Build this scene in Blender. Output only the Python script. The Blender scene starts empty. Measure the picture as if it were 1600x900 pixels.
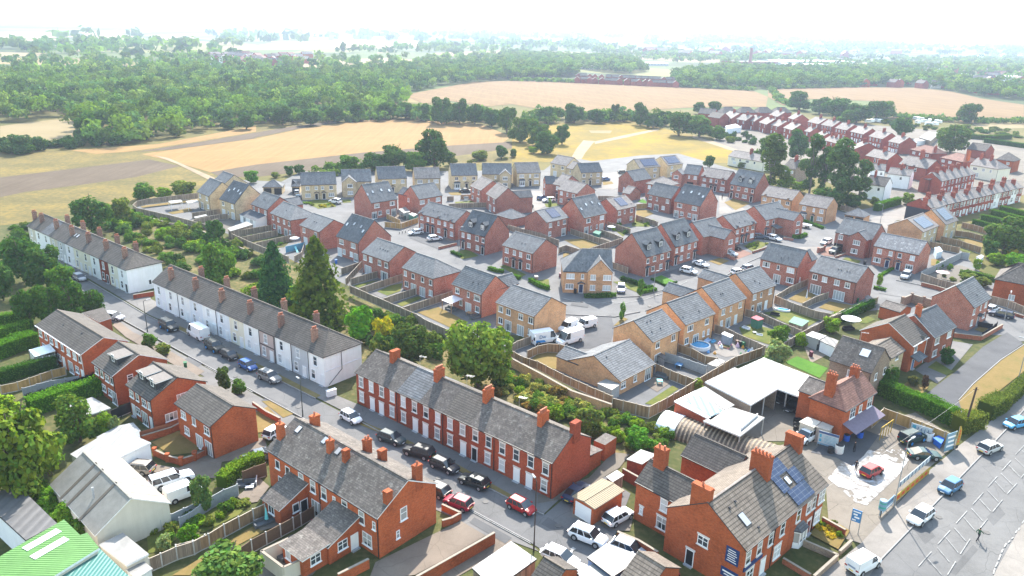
import bpy,math,random
import numpy as np
from mathutils import Vector,Matrix
from mathutils.geometry import delaunay_2d_cdt
random.seed(7);RNG=np.random.default_rng(7)
scene=bpy.context.scene
COL=scene.collection
# camera
CAM_H,FPX,HOR,ROLL=55.0,1190.0,42.0,math.radians(1.5)
PITCH=math.atan((450 - HOR)/FPX)
cF=Vector((0,math.cos(PITCH),-math.sin(PITCH)))
_r0=Vector((1,0,0));_u0=_r0.cross(cF)
cR=_r0*math.cos(ROLL)+_u0*math.sin(ROLL)
cU=-_r0*math.sin(ROLL)+_u0*math.cos(ROLL)
cam=bpy.data.objects.new('camera',bpy.data.cameras.new('camera'))
COL.objects.link(cam);scene.camera=cam
cam.data.sensor_fit='HORIZONTAL';cam.data.sensor_width=36.0
cam.data.lens=36.0*FPX/1600.0
cam.data.clip_start=0.5;cam.data.clip_end=60000
_m=Matrix((cR,cU,-cF)).transposed().to_4x4();_m.translation=Vector((0,0,CAM_H))
cam.matrix_world=_m
# light
SUN_EL,SUN_AZ=math.radians(40.5),math.radians(5.5)        # azimuth measured from +y towards +x
SKY_S,SUN_S,EXPO,HAZE_D=0.15,4.0,1.70,1.8e-4
w=bpy.data.worlds.new('World');scene.world=w;w.use_nodes=True
nt=w.node_tree;nt.nodes.clear()
wo=nt.nodes.new('ShaderNodeOutputWorld');bg=nt.nodes.new('ShaderNodeBackground')
sky=nt.nodes.new('ShaderNodeTexSky');sky.sky_type='NISHITA';sky.sun_disc=False
sky.sun_elevation=SUN_EL;sky.sun_rotation=SUN_AZ
sky.air_density=1.8;sky.dust_density=1.2;sky.ozone_density=1.0
bg.inputs[1].default_value=SKY_S
nt.links.new(sky.outputs[0],bg.inputs[0]);nt.links.new(bg.outputs[0],wo.inputs[0])
sl=bpy.data.lights.new('sun','SUN');sl.energy=SUN_S;sl.angle=math.radians(0.5);sl.color=(1.0,0.95,0.87)
so=bpy.data.objects.new('sun',sl);COL.objects.link(so)
sd=Vector((math.sin(SUN_AZ)*math.cos(SUN_EL),math.cos(SUN_AZ)*math.cos(SUN_EL),math.sin(SUN_EL)))
so.rotation_euler=sd.to_track_quat('Z','Y').to_euler();so.location=(0,0,200)
scene.view_settings.view_transform='Standard';scene.view_settings.look='None'
scene.view_settings.exposure=EXPO;scene.view_settings.gamma=1.0;scene.view_settings.use_curve_mapping=False
scene.render.engine='CYCLES'
cy=scene.cycles
cy.use_denoising=True;cy.max_bounces=6;cy.diffuse_bounces=3;cy.glossy_bounces=2
cy.transmission_bounces=3;cy.volume_bounces=1;cy.transparent_max_bounces=4;cy.sample_clamp_indirect=6
# pixel -> place
def ray(x,y):
    return cF+cR*((x - 800)/FPX)- cU*((y - 450)/FPX)
def G(x,y,z=0.0):
    d=ray(x,y);t=(z - CAM_H)/d.z
    return Vector((d.x*t,d.y*t,z))
def proj(p):
    v=Vector(p)- Vector((0,0,CAM_H));c=v.dot(cF)
    return 800+FPX*v.dot(cR)/c,450 - FPX*v.dot(cU)/c
def hill(x,y):
    """gently rolling land beyond the town, level around the houses"""
    d=max(0.0,y - 650.0)
    if d==0:return 0.0
    k=min(1.0,d/1500.0)
    t=min(1.0,max(0.0,y - 1500.0)/3500.0);t=t*t*(3 - 2*t)
    return k*(5*math.sin(x/310.0+1.3)*math.cos(y/420.0)+4*math.sin(x/710.0+y/530.0))+t*(19+7*math.sin(x/1500.0+0.8)+5*math.sin(x/640.0+y/900.0))
def GT(x,y):
    y=max(y,HOR+(x - 800)*0.0262+7.5);p=G(x,y)
    for i in range(6):
        z=hill(p.x,p.y);p=G(x,y,z)
        if p.y>12000:break
    return p
def height_at(b,ytop):
    """height of an upright thing standing at ground point b whose top shows at picture row ytop"""
    lo,hi=0.0,80.0
    for i in range(40):
        m=(lo+hi)/2
        if proj((b.x,b.y,b.z+m))[1]>ytop:lo=m
        else:hi=m
    return lo
CR8=dict(h1=(300,260),h2=(440,240),h3=(580,240),h4=(720,230),h5=(840,230),h6=(960,230),h7=(1080,230),h8=(1200,260),
 i1=(380,320),i2=(520,320),i3=(640,310),i4=(760,310),i5=(880,310),i6=(1000,310),i7=(1120,310),i8=(1260,320),
 j1=(540,370),j2=(680,400),j3=(800,380),j4=(940,380),j5=(1060,380),j6=(1200,370),j7=(1340,320),j8=(1440,320),
 k1=(760,430),k2=(880,470),k3=(1000,420),k4=(1040,500),k5=(1160,440),k6=(1300,440),k7=(1440,400),k8=(1260,510),
 u1=(1080,150),u2=(1220,150),u3=(1340,160),u4=(1440,190),u5=(1360,240),l7=(1000,560),l8=(840,780),m5=(1240,620),m6=(1380,640))
CR4=dict(A=(0,250),B=(280,230),C=(560,230),D=(840,230),E=(1080,230),F=(1280,230),
 a2=(0,440),b2=(280,440),c2=(560,440),d2=(840,440),e2=(1080,440),f2=(1280,440),
 a3=(0,660),b3=(280,660),c3=(560,660),d3=(840,660),e3=(1080,660),f3=(1280,660))
CR3=dict(q1=(0,0),q2=(400,0),q3=(800,0),q4=(1200,0))
def P(c,x,y):
    """a point measured in an enlarged detail of the survey photo -> photo pixel"""
    if c in CR8:o,s=CR8[c],7.5
    elif c in CR4:o,s=CR4[c],3.75
    else:o,s=CR3[c],3.0
    return (o[0]+x/s,o[1]+y/s)
# naming
def tag(o,label=None,cat=None,group=None,kind=None):
    if label:o['label']=label
    if cat:o['category']=cat
    if group:o['group']=group
    if kind:o['kind']=kind
    return o
def empty(name,loc,rz=0.0,label=None,cat=None,group=None):
    o=bpy.data.objects.new(name,None);COL.objects.link(o)
    o.location=loc;o.rotation_euler=(0,0,rz);o.empty_display_size=0.2
    return tag(o,label,cat,group)
def link(name,me,parent=None,loc=(0,0,0),rot=(0,0,0),mat=None,color=None,scale=None):
    o=bpy.data.objects.new(name,me);COL.objects.link(o)
    if parent:o.parent=parent
    o.location=loc;o.rotation_euler=rot
    if scale:o.scale=scale
    if mat is not None:
        o.material_slots[0].link='OBJECT';o.material_slots[0].material=mat
    if color:o.color=(*color,1)
    return o
# mesh builder
class MB:
    def __init__(s):s.v=[];s.f=[];s.m=[]
    def poly(s,pts,m=0):
        i=len(s.v);s.v+=[tuple(p) for p in pts];s.f.append(tuple(range(i,i+len(pts))));s.m.append(m)
    def box(s,x0,x1,y0,y1,z0,z1,m=0,mt=None,nobottom=False):
        a=[(x0,y0,z0),(x1,y0,z0),(x1,y1,z0),(x0,y1,z0),(x0,y0,z1),(x1,y0,z1),(x1,y1,z1),(x0,y1,z1)]
        for f in ((0,1,5,4),(1,2,6,5),(2,3,7,6),(3,0,4,7)):s.poly([a[k] for k in f],m)
        s.poly([a[k] for k in (4,5,6,7)],m if mt is None else mt)
        if not nobottom:s.poly([a[k] for k in (3,2,1,0)],m)
    def prism(s,base,h,m=0,mt=None):
        """base: list of (x,y,z) counter-clockwise, extruded by vector h"""
        h=Vector(h);b=[Vector(p) for p in base];t=[p+h for p in b];n=len(b)
        for i in range(n):
            j=(i+1) % n;s.poly([b[i],b[j],t[j],t[i]],m)
        s.poly(t,m if mt is None else mt);s.poly(b[::-1],m)
    def slab(s,quad,th,m=0,me=None):
        """a sheet of thickness th below the polygon quad (ccw seen from outside)"""
        q=[Vector(p) for p in quad];n=(q[1] - q[0]).cross(q[-1] - q[0]).normalized()
        lo=[p - n*th for p in q];k=len(q);me=m if me is None else me
        s.poly(q,m);s.poly(lo[::-1],me)
        for i in range(k):
            j=(i+1) % k;s.poly([lo[i],lo[j],q[j],q[i]],me)
    def cyl(s,p0,p1,r0,r1=None,n=8,m=0,caps=True):
        p0=Vector(p0);p1=Vector(p1);r1=r0 if r1 is None else r1
        d=(p1 - p0).normalized();a=d.orthogonal().normalized();b=d.cross(a)
        A=[p0+(a*math.cos(t)+b*math.sin(t))*r0 for t in [2*math.pi*i/n for i in range(n)]]
        B=[p1+(a*math.cos(t)+b*math.sin(t))*r1 for t in [2*math.pi*i/n for i in range(n)]]
        for i in range(n):
            j=(i+1) % n;s.poly([A[i],A[j],B[j],B[i]],m)
        if caps:s.poly(B,m);s.poly(A[::-1],m)
    def mesh(s,name,mats):
        me=bpy.data.meshes.new(name);me.from_pydata(s.v,[],s.f)
        for m in mats:me.materials.append(m)
        if len(mats)>1:me.polygons.foreach_set('material_index',s.m)
        uv=[]
        for f in s.f:
            p=[Vector(s.v[i]) for i in f]
            n=Vector((0,0,0))
            for i in range(len(p)):
                a,b=p[i],p[(i+1) % len(p)]
                n+=Vector(((a.y - b.y)*(a.z+b.z),(a.z - b.z)*(a.x+b.x),(a.x - b.x)*(a.y+b.y)))
            n=n.normalized() if n.length>1e-9 else Vector((0,0,1))
            if abs(n.z)>0.985:t,bt=Vector((1,0,0)),Vector((0,1,0))
            else:
                t=Vector((0,0,1)).cross(n).normalized();bt=n.cross(t)
            for q in p:uv+=[q.dot(t),q.dot(bt)]
        l=me.uv_layers.new(name='UVMap');l.data.foreach_set('uv',uv)
        me.update();return me
    def build(s,name,mats,parent=None,**k):
        return link(name,s.mesh(name,mats if isinstance(mats,(list,tuple)) else [mats]),parent,**k)
def lettering(txt,size,par,loc,mat,rot=(math.pi/2,0,0),name='lettering'):
    cu=bpy.data.curves.new('t','FONT');cu.body=txt;cu.size=size;cu.align_x='CENTER';cu.align_y='CENTER';cu.extrude=.004
    t=bpy.data.objects.new('t',cu);COL.objects.link(t);bpy.context.view_layer.update()
    me=bpy.data.meshes.new_from_object(t.evaluated_get(bpy.context.evaluated_depsgraph_get()));bpy.data.objects.remove(t);me.materials.clear();me.materials.append(mat)
    return link(name,me,par,loc,rot)
# materials
MATS={}
class N:
    def __init__(s,name):
        m=bpy.data.materials.new(name);m.use_nodes=True;s.m=m;s.t=m.node_tree
        s.b=s.t.nodes['Principled BSDF'];s.out=s.t.nodes['Material Output'];MATS[name]=m
        s.tc=None
    def n(s,typ,**k):
        q=s.t.nodes.new(typ)
        for a,v in k.items():setattr(q,a,v)
        return q
    def l(s,a,b):s.t.links.new(a,b)
    def coord(s,which='Object'):
        if not s.tc:s.tc=s.n('ShaderNodeTexCoord')
        return s.tc.outputs[which]
    def world(s):return s.n('ShaderNodeNewGeometry').outputs['Position']
    def noise(s,scale,co,detail=4,rough=0.55):
        q=s.n('ShaderNodeTexNoise');q.inputs['Scale'].default_value=scale
        q.inputs['Detail'].default_value=detail;q.inputs['Roughness'].default_value=rough
        s.l(co,q.inputs['Vector']);return q.outputs['Fac']
    def ramp(s,fac,stops):
        q=s.n('ShaderNodeValToRGB');e=q.color_ramp.elements
        while len(e)<len(stops):e.new(0.5)
        for i,(p,c) in enumerate(stops):e[i].position=p;e[i].color=(*c,1)
        s.l(fac,q.inputs[0]);return q.outputs[0]
    def mix(s,fac,a,b,mode='MIX'):
        q=s.n('ShaderNodeMix',data_type='RGBA',blend_type=mode)
        for v,i in ((fac,0),(a,6),(b,7)):
            if isinstance(v,(int,float)):q.inputs[i].default_value=v
            elif isinstance(v,tuple):q.inputs[i].default_value=(*v,1)
            else:s.l(v,q.inputs[i])
        return q.outputs[2]
    def math(s,op,a,b=None):
        q=s.n('ShaderNodeMath',operation=op)
        for i,v in enumerate((a,b)):
            if v is None:continue
            if isinstance(v,(int,float)):q.inputs[i].default_value=v
            else:s.l(v,q.inputs[i])
        return q.outputs[0]
    def bump(s,h,strength,dist=0.02):
        q=s.n('ShaderNodeBump');q.inputs['Strength'].default_value=strength;q.inputs['Distance'].default_value=dist
        s.l(h,q.inputs['Height']);s.l(q.outputs[0],s.b.inputs['Normal'])
    def fin(s,col=None,rough=0.8,spec=0.3,metal=0.0):
        if col is not None:
            if isinstance(col,tuple):s.b.inputs['Base Color'].default_value=(*col,1)
            else:s.l(col,s.b.inputs['Base Color'])
        if isinstance(rough,(int,float)):s.b.inputs['Roughness'].default_value=rough
        else:s.l(rough,s.b.inputs['Roughness'])
        s.b.inputs['Specular IOR Level'].default_value=spec;s.b.inputs['Metallic'].default_value=metal
        return s.m
def sc2(c,k):return tuple(x*k for x in c)
def sc(c,k):return tuple(min(1,x*k) for x in c)
def plain(name,col,rough=0.6,spec=0.3,metal=0.0,var=0.12,scale=3.0):
    if name in MATS:return MATS[name]
    m=N(name);f=m.noise(scale,m.coord(),5)
    return m.fin(m.ramp(f,[(0.3,sc(col,1 - var)),(0.7,sc(col,1+var))]),rough,spec,metal)
def brick(name,c,mortar=(0.42,0.38,0.34),var=0.28,soot=0.0):
    m=N(name);uv=m.coord('UV')
    b=m.n('ShaderNodeTexBrick');b.inputs['Scale'].default_value=1.0
    b.inputs['Brick Width'].default_value=0.235;b.inputs['Row Height'].default_value=0.075
    b.inputs['Mortar Size'].default_value=0.007;b.inputs['Bias'].default_value=0.0
    b.inputs['Color1'].default_value=(*sc(c,1 - var),1);b.inputs['Color2'].default_value=(*sc(c,1+var),1)
    b.inputs['Mortar'].default_value=(*mortar,1);m.l(uv,b.inputs['Vector'])
    info=m.n('ShaderNodeObjectInfo')
    off=m.n('ShaderNodeVectorMath',operation='ADD');m.l(uv,off.inputs[0]);m.l(info.outputs['Location'],off.inputs[1])
    big=m.noise(0.45,off.outputs[0],6,0.65);mid=m.noise(3.2,off.outputs[0],3)
    k=m.math('ADD',m.math('MULTIPLY',big,0.75),m.math('MULTIPLY',mid,0.45))
    col=m.mix(1.0,b.outputs[0],m.ramp(k,[(0.42,(0.66,0.64,0.64)),(0.62,(1.0,1.0,1.0)),(0.8,(1.16,1.12,1.08))]),'MULTIPLY')
    ov=m.mix(info.outputs['Random'],(0.80,0.80,0.82),(1.16,1.14,1.08));col=m.mix(1.0,col,ov,'MULTIPLY')
    if soot:
        s=m.noise(0.9,off.outputs[0],5,0.7);col=m.mix(m.math('MULTIPLY',m.ramp(s,[(0.5,(0,0,0)),(0.75,(1,1,1))]),soot),col,(0.07,0.045,0.04))
    m.bump(b.outputs['Fac'],-0.25,0.01)
    return m.fin(col,0.88,0.15)
def tiles(name,c,course=0.34,var=0.2,joint=0.45,rough=0.82,patch=None,rolls=0.0):
    c=sc(c,TK);m=N(name);uv=m.coord('UV');sx=m.n('ShaderNodeSeparateXYZ');m.l(uv,sx.inputs[0])
    b=m.n('ShaderNodeTexBrick');b.inputs['Scale'].default_value=1.0
    b.inputs['Brick Width'].default_value=0.33;b.inputs['Row Height'].default_value=course
    b.inputs['Mortar Size'].default_value=0.02;b.inputs['Mortar Smooth'].default_value=0.2
    b.inputs['Color1'].default_value=(*sc(c,1 - var),1);b.inputs['Color2'].default_value=(*sc(c,1+var),1)
    b.inputs['Mortar'].default_value=(*sc(c,0.72),1);m.l(uv,b.inputs['Vector'])
    saw=m.math('FRACT',m.math('DIVIDE',sx.outputs[1],course))
    lap_shade=m.math('GREATER_THAN',saw,0.76)  # shade under each course overlap, put into the tile colour as a dark line
    col=m.mix(m.math('MULTIPLY',lap_shade,joint),b.outputs[0],sc(c,0.3))
    info=m.n('ShaderNodeObjectInfo')
    off=m.n('ShaderNodeVectorMath',operation='ADD');m.l(uv,off.inputs[0]);m.l(info.outputs['Location'],off.inputs[1])
    big=m.noise(0.5,off.outputs[0],6,0.7)
    col=m.mix(1.0,col,m.ramp(big,[(0.3,(0.74,0.73,0.72)),(0.55,(1,1,1)),(0.75,(1.25,1.24,1.2))]),'MULTIPLY')
    st=m.n('ShaderNodeVectorMath',operation='MULTIPLY');st.inputs[1].default_value=(2.2,0.22,1);m.l(off.outputs[0],st.inputs[0])
    streak=m.noise(1.0,st.outputs[0],4,0.7)
    col=m.mix(1.0,col,m.ramp(streak,[(0.35,(0.84,0.84,0.83)),(0.65,(1.1,1.1,1.1))]),'MULTIPLY')
    if patch:
        q=m.noise(1.4,off.outputs[0],5,0.75);col=m.mix(m.ramp(q,[(0.56,(0,0,0)),(0.66,(0.8,0.8,0.8))]),col,patch)
    ov=m.mix(info.outputs['Random'],(0.9,0.9,0.91),(1.1,1.09,1.08));col=m.mix(1.0,col,ov,'MULTIPLY')
    h=saw
    if rolls:
        h=m.math('ADD',saw,m.math('MULTIPLY',m.math('SINE',m.math('MULTIPLY',sx.outputs[0],2*math.pi/0.3)),rolls))
    m.bump(h,0.7,0.03)
    return m.fin(col,rough,0.22)
GK,TK,LK=0.72,0.82,0.80      # overall reflectance of ground, tiles and leaves
def ground(name,stops,scale=0.25,fine=2.5,rough=0.95,fineamt=0.35,track=None):
    m=N(name);co=m.world();f=m.noise(scale,co,6,0.62);g=m.noise(fine,co,4,0.6)
    k=m.math('ADD',m.math('MULTIPLY',f,1 - fineamt),m.math('MULTIPLY',g,fineamt))
    stops=[(p_,sc(c_,GK)) for p_,c_ in stops];col=m.ramp(k,stops)
    if track:
        ang,gap,amt,tc=track;tc=sc(tc,GK)
        mp=m.n('ShaderNodeMapping');mp.inputs['Rotation'].default_value=(0,0,math.radians(ang));m.l(co,mp.inputs['Vector'])
        sx=m.n('ShaderNodeSeparateXYZ');m.l(mp.outputs[0],sx.inputs[0])
        fr=m.math('FRACT',m.math('DIVIDE',sx.outputs[0],gap));ln=m.math('LESS_THAN',fr,0.09)
        mp2=m.n('ShaderNodeMapping');mp2.inputs['Rotation'].default_value=(0,0,math.radians(ang));mp2.inputs['Scale'].default_value=(1.0,0.06,1);m.l(co,mp2.inputs['Vector'])
        st=m.noise(0.35,mp2.outputs[0],4,0.7)
        col=m.mix(1.0,col,m.ramp(st,[(0.3,(0.86,0.84,0.8)),(0.7,(1.1,1.1,1.1))]),'MULTIPLY')
        col=m.mix(m.math('MULTIPLY',ln,amt),col,tc)
    m.bump(g,0.3,0.1)
    return m.fin(col,rough,0.1)
def leafmat(name,c,var=0.35,trans=0.27):
    c=sc2(c,LK);m=N(name);info=m.n('ShaderNodeObjectInfo')
    at=m.n('ShaderNodeAttribute');at.attribute_name='tint'
    base=m.mix(1.0,info.outputs['Color'],c,'MULTIPLY')
    col=m.mix(1.0,base,at.outputs['Color'],'MULTIPLY')
    d=m.n('ShaderNodeBsdfDiffuse');t=m.n('ShaderNodeBsdfTranslucent')
    m.l(col,d.inputs[0]);tcol=m.mix(1.0,col,(1.05,1.25,0.45),'MULTIPLY');m.l(tcol,t.inputs[0])
    x=m.n('ShaderNodeMixShader');x.inputs[0].default_value=trans
    m.l(d.outputs[0],x.inputs[1]);m.l(t.outputs[0],x.inputs[2]);m.l(x.outputs[0],m.out.inputs[0])
    return m.m
BR_NEW=brick('brick_estate',(0.34,0.092,0.056),var=0.22)
BR_ORG=brick('brick_orange',(0.38,0.074,0.018),mortar=(0.26,0.16,0.11),var=0.2,soot=0.12)
BR_TER=brick('brick_terrace',(0.32,0.058,0.024),mortar=(0.20,0.11,0.085),var=0.22,soot=0.25)
BR_OLD=brick('brick_far_rows',(0.31,0.062,0.040),mortar=(.2,.12,.1),var=0.2,soot=0.15)
BR_BUF=brick('brick_buff',(0.56,0.285,0.125),var=0.18)
BR_STN=brick('stone_pale',(0.54,0.42,0.26),mortar=(0.5,0.44,0.34),var=0.25)
BR_GRY=brick('brick_weathered',(0.24,0.165,0.115),var=0.2,soot=0.4)
BR_WAL=brick('brick_wall',(0.30,0.085,0.045),mortar=(.26,.18,.14),var=0.25,soot=0.2)
BR_SOOT=brick('brick_sooty',(0.24,0.105,0.07),var=0.3,soot=0.5)
TL_EST=tiles('roof_grey_tile',(0.19,0.196,0.206),0.34)
TL_LIN=tiles('roof_grey_interlock',(0.205,0.21,0.22),0.40,joint=0.75)
TL_SLT=tiles('roof_slate_tile',(0.135,0.145,0.162),0.30)
TL_BRN=tiles('roof_brown_tile',(0.138,0.121,0.107),0.36,joint=0.75,var=0.15,rolls=0.3)
TL_TAN=tiles('roof_tan_tile',(0.22,0.182,0.15),0.42,joint=0.75,var=0.15,rolls=0.3)
TL_OLD=tiles('roof_old_slate',(0.155,0.134,0.120),0.26,joint=0.3,var=0.25,patch=(0.25,0.23,0.20))
TL_PAL=tiles('roof_pale_slate',(0.30,0.265,0.245),0.26,joint=0.25,var=0.2)
TL_PNK=tiles('roof_clay_tile',(0.28,0.145,0.115),0.3,joint=0.4,var=0.2)
TL_PAT=tiles('roof_patchy_tile',(0.21,0.215,0.23),0.34,patch=(0.46,0.44,0.43))
WHT=plain('white_upvc',(0.80,0.80,0.80),0.4,0.4,var=0.03)
STONE=plain('lintel_stone',(0.62,0.59,0.55),0.8,var=0.08)
FASC=plain('dark_fascia',(0.035,0.035,0.04),0.5)
FASCW=plain('white_fascia',(0.72,0.72,0.72),0.5)
GUT=plain('black_gutter',(0.025,0.025,0.028),0.45)
LEAD=plain('lead_flashing',(0.32,0.33,0.35),0.6)
POT=plain('chimney_clay',(0.36,0.13,0.075),0.85,var=0.25)
DOORS=dict(k=plain('door_black',(0.02,0.022,0.025),0.35),w=plain('door_white',(0.78,0.78,0.78),0.4,var=0.02),
 n=plain('door_navy',(0.02,0.035,0.09),0.35),g=plain('door_green',(0.03,0.09,0.05),0.35),b=plain('door_blue',(0.04,0.13,0.30),0.4),
 r=plain('door_maroon',(0.16,0.02,0.02),0.4),s=plain('door_grey',(0.30,0.36,0.40),0.5))
def glass(name,c,rough=0.08,spec=0.6,blind=False):
    m=N(name);info=m.n('ShaderNodeObjectInfo');col=m.mix(info.outputs['Random'],sc(c,0.55),sc(c,1.5))
    if blind:
        sx=m.n('ShaderNodeSeparateXYZ');m.l(m.coord(),sx.inputs[0]);r2=m.math('FRACT',m.math('MULTIPLY',info.outputs['Random'],7.31))
        up=m.math('GREATER_THAN',sx.outputs[2],m.math('ADD',m.math('MULTIPLY',r2,1.5),.35));side=m.math('GREATER_THAN',m.math('ABSOLUTE',sx.outputs[0]),m.math('ADD',m.math('MULTIPLY',info.outputs['Random'],.7),.22))
        col=m.mix(m.math('MAXIMUM',up,side),col,(.36,.355,.34))
    return m.fin(col,rough,spec)
GL_DARK=glass('window_glass',(0.045,0.055,0.065),blind=True)
GL_BLIND=glass('window_glass_blind',(0.42,0.43,0.44),0.12)
GL_CAR=glass('car_glass',(0.02,0.025,0.03),0.05,0.7)
SOLAR=None
_m2=N('solar_cells');_b=_m2.n('ShaderNodeTexBrick');_b.offset=0.0
for k_,v_ in (('Scale',1.0),('Brick Width',1.0),('Row Height',0.55),('Mortar Size',0.018)):_b.inputs[k_].default_value=v_
_b.inputs['Color1'].default_value=(0.016,0.026,0.065,1);_b.inputs['Color2'].default_value=(0.02,0.033,0.08,1);_b.inputs['Mortar'].default_value=(0.16,0.18,0.22,1)
_m2.l(_m2.coord('UV'),_b.inputs['Vector']);SOLAR=_m2.fin(_b.outputs[0],0.22,0.6)
# windows, doors, fittings
WT={  # width, height, sill height on the ground floor, on the upper floor, mullions, transom
 'W':(1.75,1.20,0.95,3.30,2,0),'w':(1.15,1.20,0.95,3.30,1,0),'s':(0.62,1.10,1.05,3.35,0,0),
 'f':(1.75,2.10,0.05,3.0,2,0),'p':(2.5,2.10,0.05,3.0,3,0),'t':(0.98,1.60,0.70,3.15,0,1),'T':(1.55,1.60,0.70,3.15,1,1),
 'm':(0.85,1.0,1.1,3.4,0,1),'v':(0.5,1.0,1.2,3.4,0,1),'o':(1.3,1.15,0.95,3.2,1,1),'x':(0.9,1.15,1.0,3.3,0,0)}
_wc={}
def window_meshes(t,lint):
    k=(t,lint)
    if k in _wc:return _wc[k]
    w_,h_,_,_,mu,tr=WT[t];b=0.075;f=MB()
    x0,x1=-w_/2,w_/2;y0,y1=-0.05,0.02
    f.box(x0,x0+b,y0,y1,0,h_);f.box(x1 - b,x1,y0,y1,0,h_)
    f.box(x0+b,x1 - b,y0,y1,h_ - b,h_);f.box(x0+b,x1 - b,y0,y1,0,b)
    for i in range(mu):
        x=x0+w_*(i+1)/(mu+1);f.box(x - 0.04,x+0.04,y0+.003,y1,b,h_ - b)
    if tr:f.box(x0+b,x1 - b,y0+.006,y1,h_*0.55,h_*0.55+0.07)
    g=MB();g.box(x0+b,x1 - b,-0.02,0.015,b,h_ - b)
    s=MB();s.box(x0 - 0.08,x1+0.08,-0.13,0.02,-0.10,-0.002)
    L=None
    if lint:
        L=MB();L.box(x0 - 0.12,x1+0.12,-0.035,0.02,h_+0.002,h_+0.20)
    _wc[k]=(f.mesh('window_frame',[WHT]),g.mesh('window_pane',[GL_DARK]),s.mesh('window_sill',[STONE if lint else WHT]),L.mesh('window_lintel',[STONE]) if L else None)
    return _wc[k]
def add_window(par,t,loc,rz=0.0,lint=False,blind=None,parts=True):
    f,g,s,L=window_meshes(t,lint)
    o=link('window',f,par,loc,(0,0,rz))
    if blind is None:blind=random.random()<0.38
    p=link('pane',g,o);p.material_slots[0].link='OBJECT';p.material_slots[0].material=GL_BLIND if blind else GL_DARK
    if parts:
        link('sill',s,o)
        if L:link('lintel',L,o)
    return o
_dc={}
def add_door(par,loc,rz=0.0,col='k',canopy=False,lint=False):
    if 'd' not in _dc:
        d=MB();d.box(-0.43,0.43,-0.03,0.02,0.02,2.02);d.box(-0.25,0.25,-0.045,-0.03,1.2,1.85)
        f=MB();f.box(-0.52,-0.43,-0.06,0.02,0,2.1);f.box(0.43,0.52,-0.06,0.02,0,2.1);f.box(-0.43,0.43,-0.06,0.02,2.02,2.1)
        c=MB();c.slab([(-0.85,-0.75,2.32),(0,-0.75,2.78),(0,0.02,2.78),(-0.85,0.02,2.32)],0.08)
        c.slab([(0,-0.75,2.78),(0.85,-0.75,2.32),(0.85,0.02,2.32),(0,0.02,2.78)],0.08)
        b=MB();b.box(-0.62,0.62,-0.04,0.02,2.1,2.32)
        st=MB();st.box(-0.5,0.5,-0.35,0,0,0.2)
        _dc['d']=(d.mesh('door_leaf',[DOORS['k']]),f.mesh('door_frame',[WHT]),c.mesh('door_canopy',[TL_SLT]),b.mesh('door_lintel',[STONE]),st.mesh('door_step',[LEAD]))
    d,f,c,b,st=_dc['d']
    o=link('door',d,par,loc,(0,0,rz),mat=DOORS[col])
    link('door_frame',f,o);link('door_step',st,o)
    if canopy:link('porch_canopy',c,o)
    if lint:link('lintel',b,o)
    return o
def add_garage(par,loc,rz,col='k',w_=2.4):
    g=MB();g.box(-w_/2,w_/2,-0.03,0.02,0.02,2.1)
    for i in range(5):g.box(-w_/2,w_/2,-0.045,-0.03,0.1+i*0.42,0.40+i*0.42)
    return g.build('garage_door',DOORS[col],par,loc=loc,rot=(0,0,rz))
_bay={}
def add_bay(par,loc,rz=0.0):
    if not _bay:
        f=MB();pts=[(-1.2,0),(-0.8,-0.6),(0.8,-0.6),(1.2,0)]
        for z0,z1 in ((0,0.75),(2.05,2.25)):f.prism([(x,y,z0) for x,y in pts],(0,0,z1 - z0))
        for x,y in pts[1:3]+[(0,-0.6)]:f.box(x - 0.06,x+0.06,y - 0.02,y+0.1,0.75,2.05)
        g=MB();g.prism([(-1.12,0,0.75),(-0.77,-0.54,0.75),(0.77,-0.54,0.75),(1.12,0,0.75)],(0,0,1.3))
        r=MB();a=[(-1.35,0.02,2.25),(-0.9,-0.75,2.25),(0.9,-0.75,2.25),(1.35,0.02,2.25)];t=[(-0.8,0.02,2.85),(0.8,0.02,2.85)]
        r.poly([a[1],a[2],t[1],t[0]]);r.poly([a[0],a[1],t[0]]);r.poly([a[2],a[3],t[1]]);r.poly(a[::-1])
        _bay['m']=(f.mesh('bay_frame',[WHT]),g.mesh('bay_pane',[GL_DARK]),r.mesh('bay_roof',[TL_SLT]))
    f,g,r=_bay['m'];o=link('bay_window',f,par,loc,(0,0,rz));link('pane',g,o);link('bay_roof',r,o);return o
_chim={}
def chimney(par,loc,rz=0.0,sz=(0.95,0.6,1.6),mat=None,pots=3,below=1.2):
    mat=mat or BR_TER;k=(sz,pots,mat.name,below)
    if k not in _chim:
        a,b,h=sz;m=MB();m.box(-a/2,a/2,-b/2,b/2,-below,h - 0.25)
        m.box(-a/2 - 0.06,a/2+0.06,-b/2 - 0.06,b/2+0.06,h - 0.25,h - 0.1);m.box(-a/2,a/2,-b/2,b/2,h - 0.1,h)
        p=MB();p.cyl((0,0,h),(0,0,h+0.42),0.13,0.10,8);p.cyl((0,0,h+0.36),(0,0,h+0.42),0.14,0.14,8)
        _chim[k]=(m.mesh('chimney',[mat]),p.mesh('chimney_pot',[POT]))
    c,p=_chim[k];o=link('chimney',c,par,loc,(0,0,rz))
    for i in range(pots):link('chimney_pot',p,o,((i - (pots - 1)/2)*sz[0]/max(pots,2)*0.95,0,0))
    return o
AER=None
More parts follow.
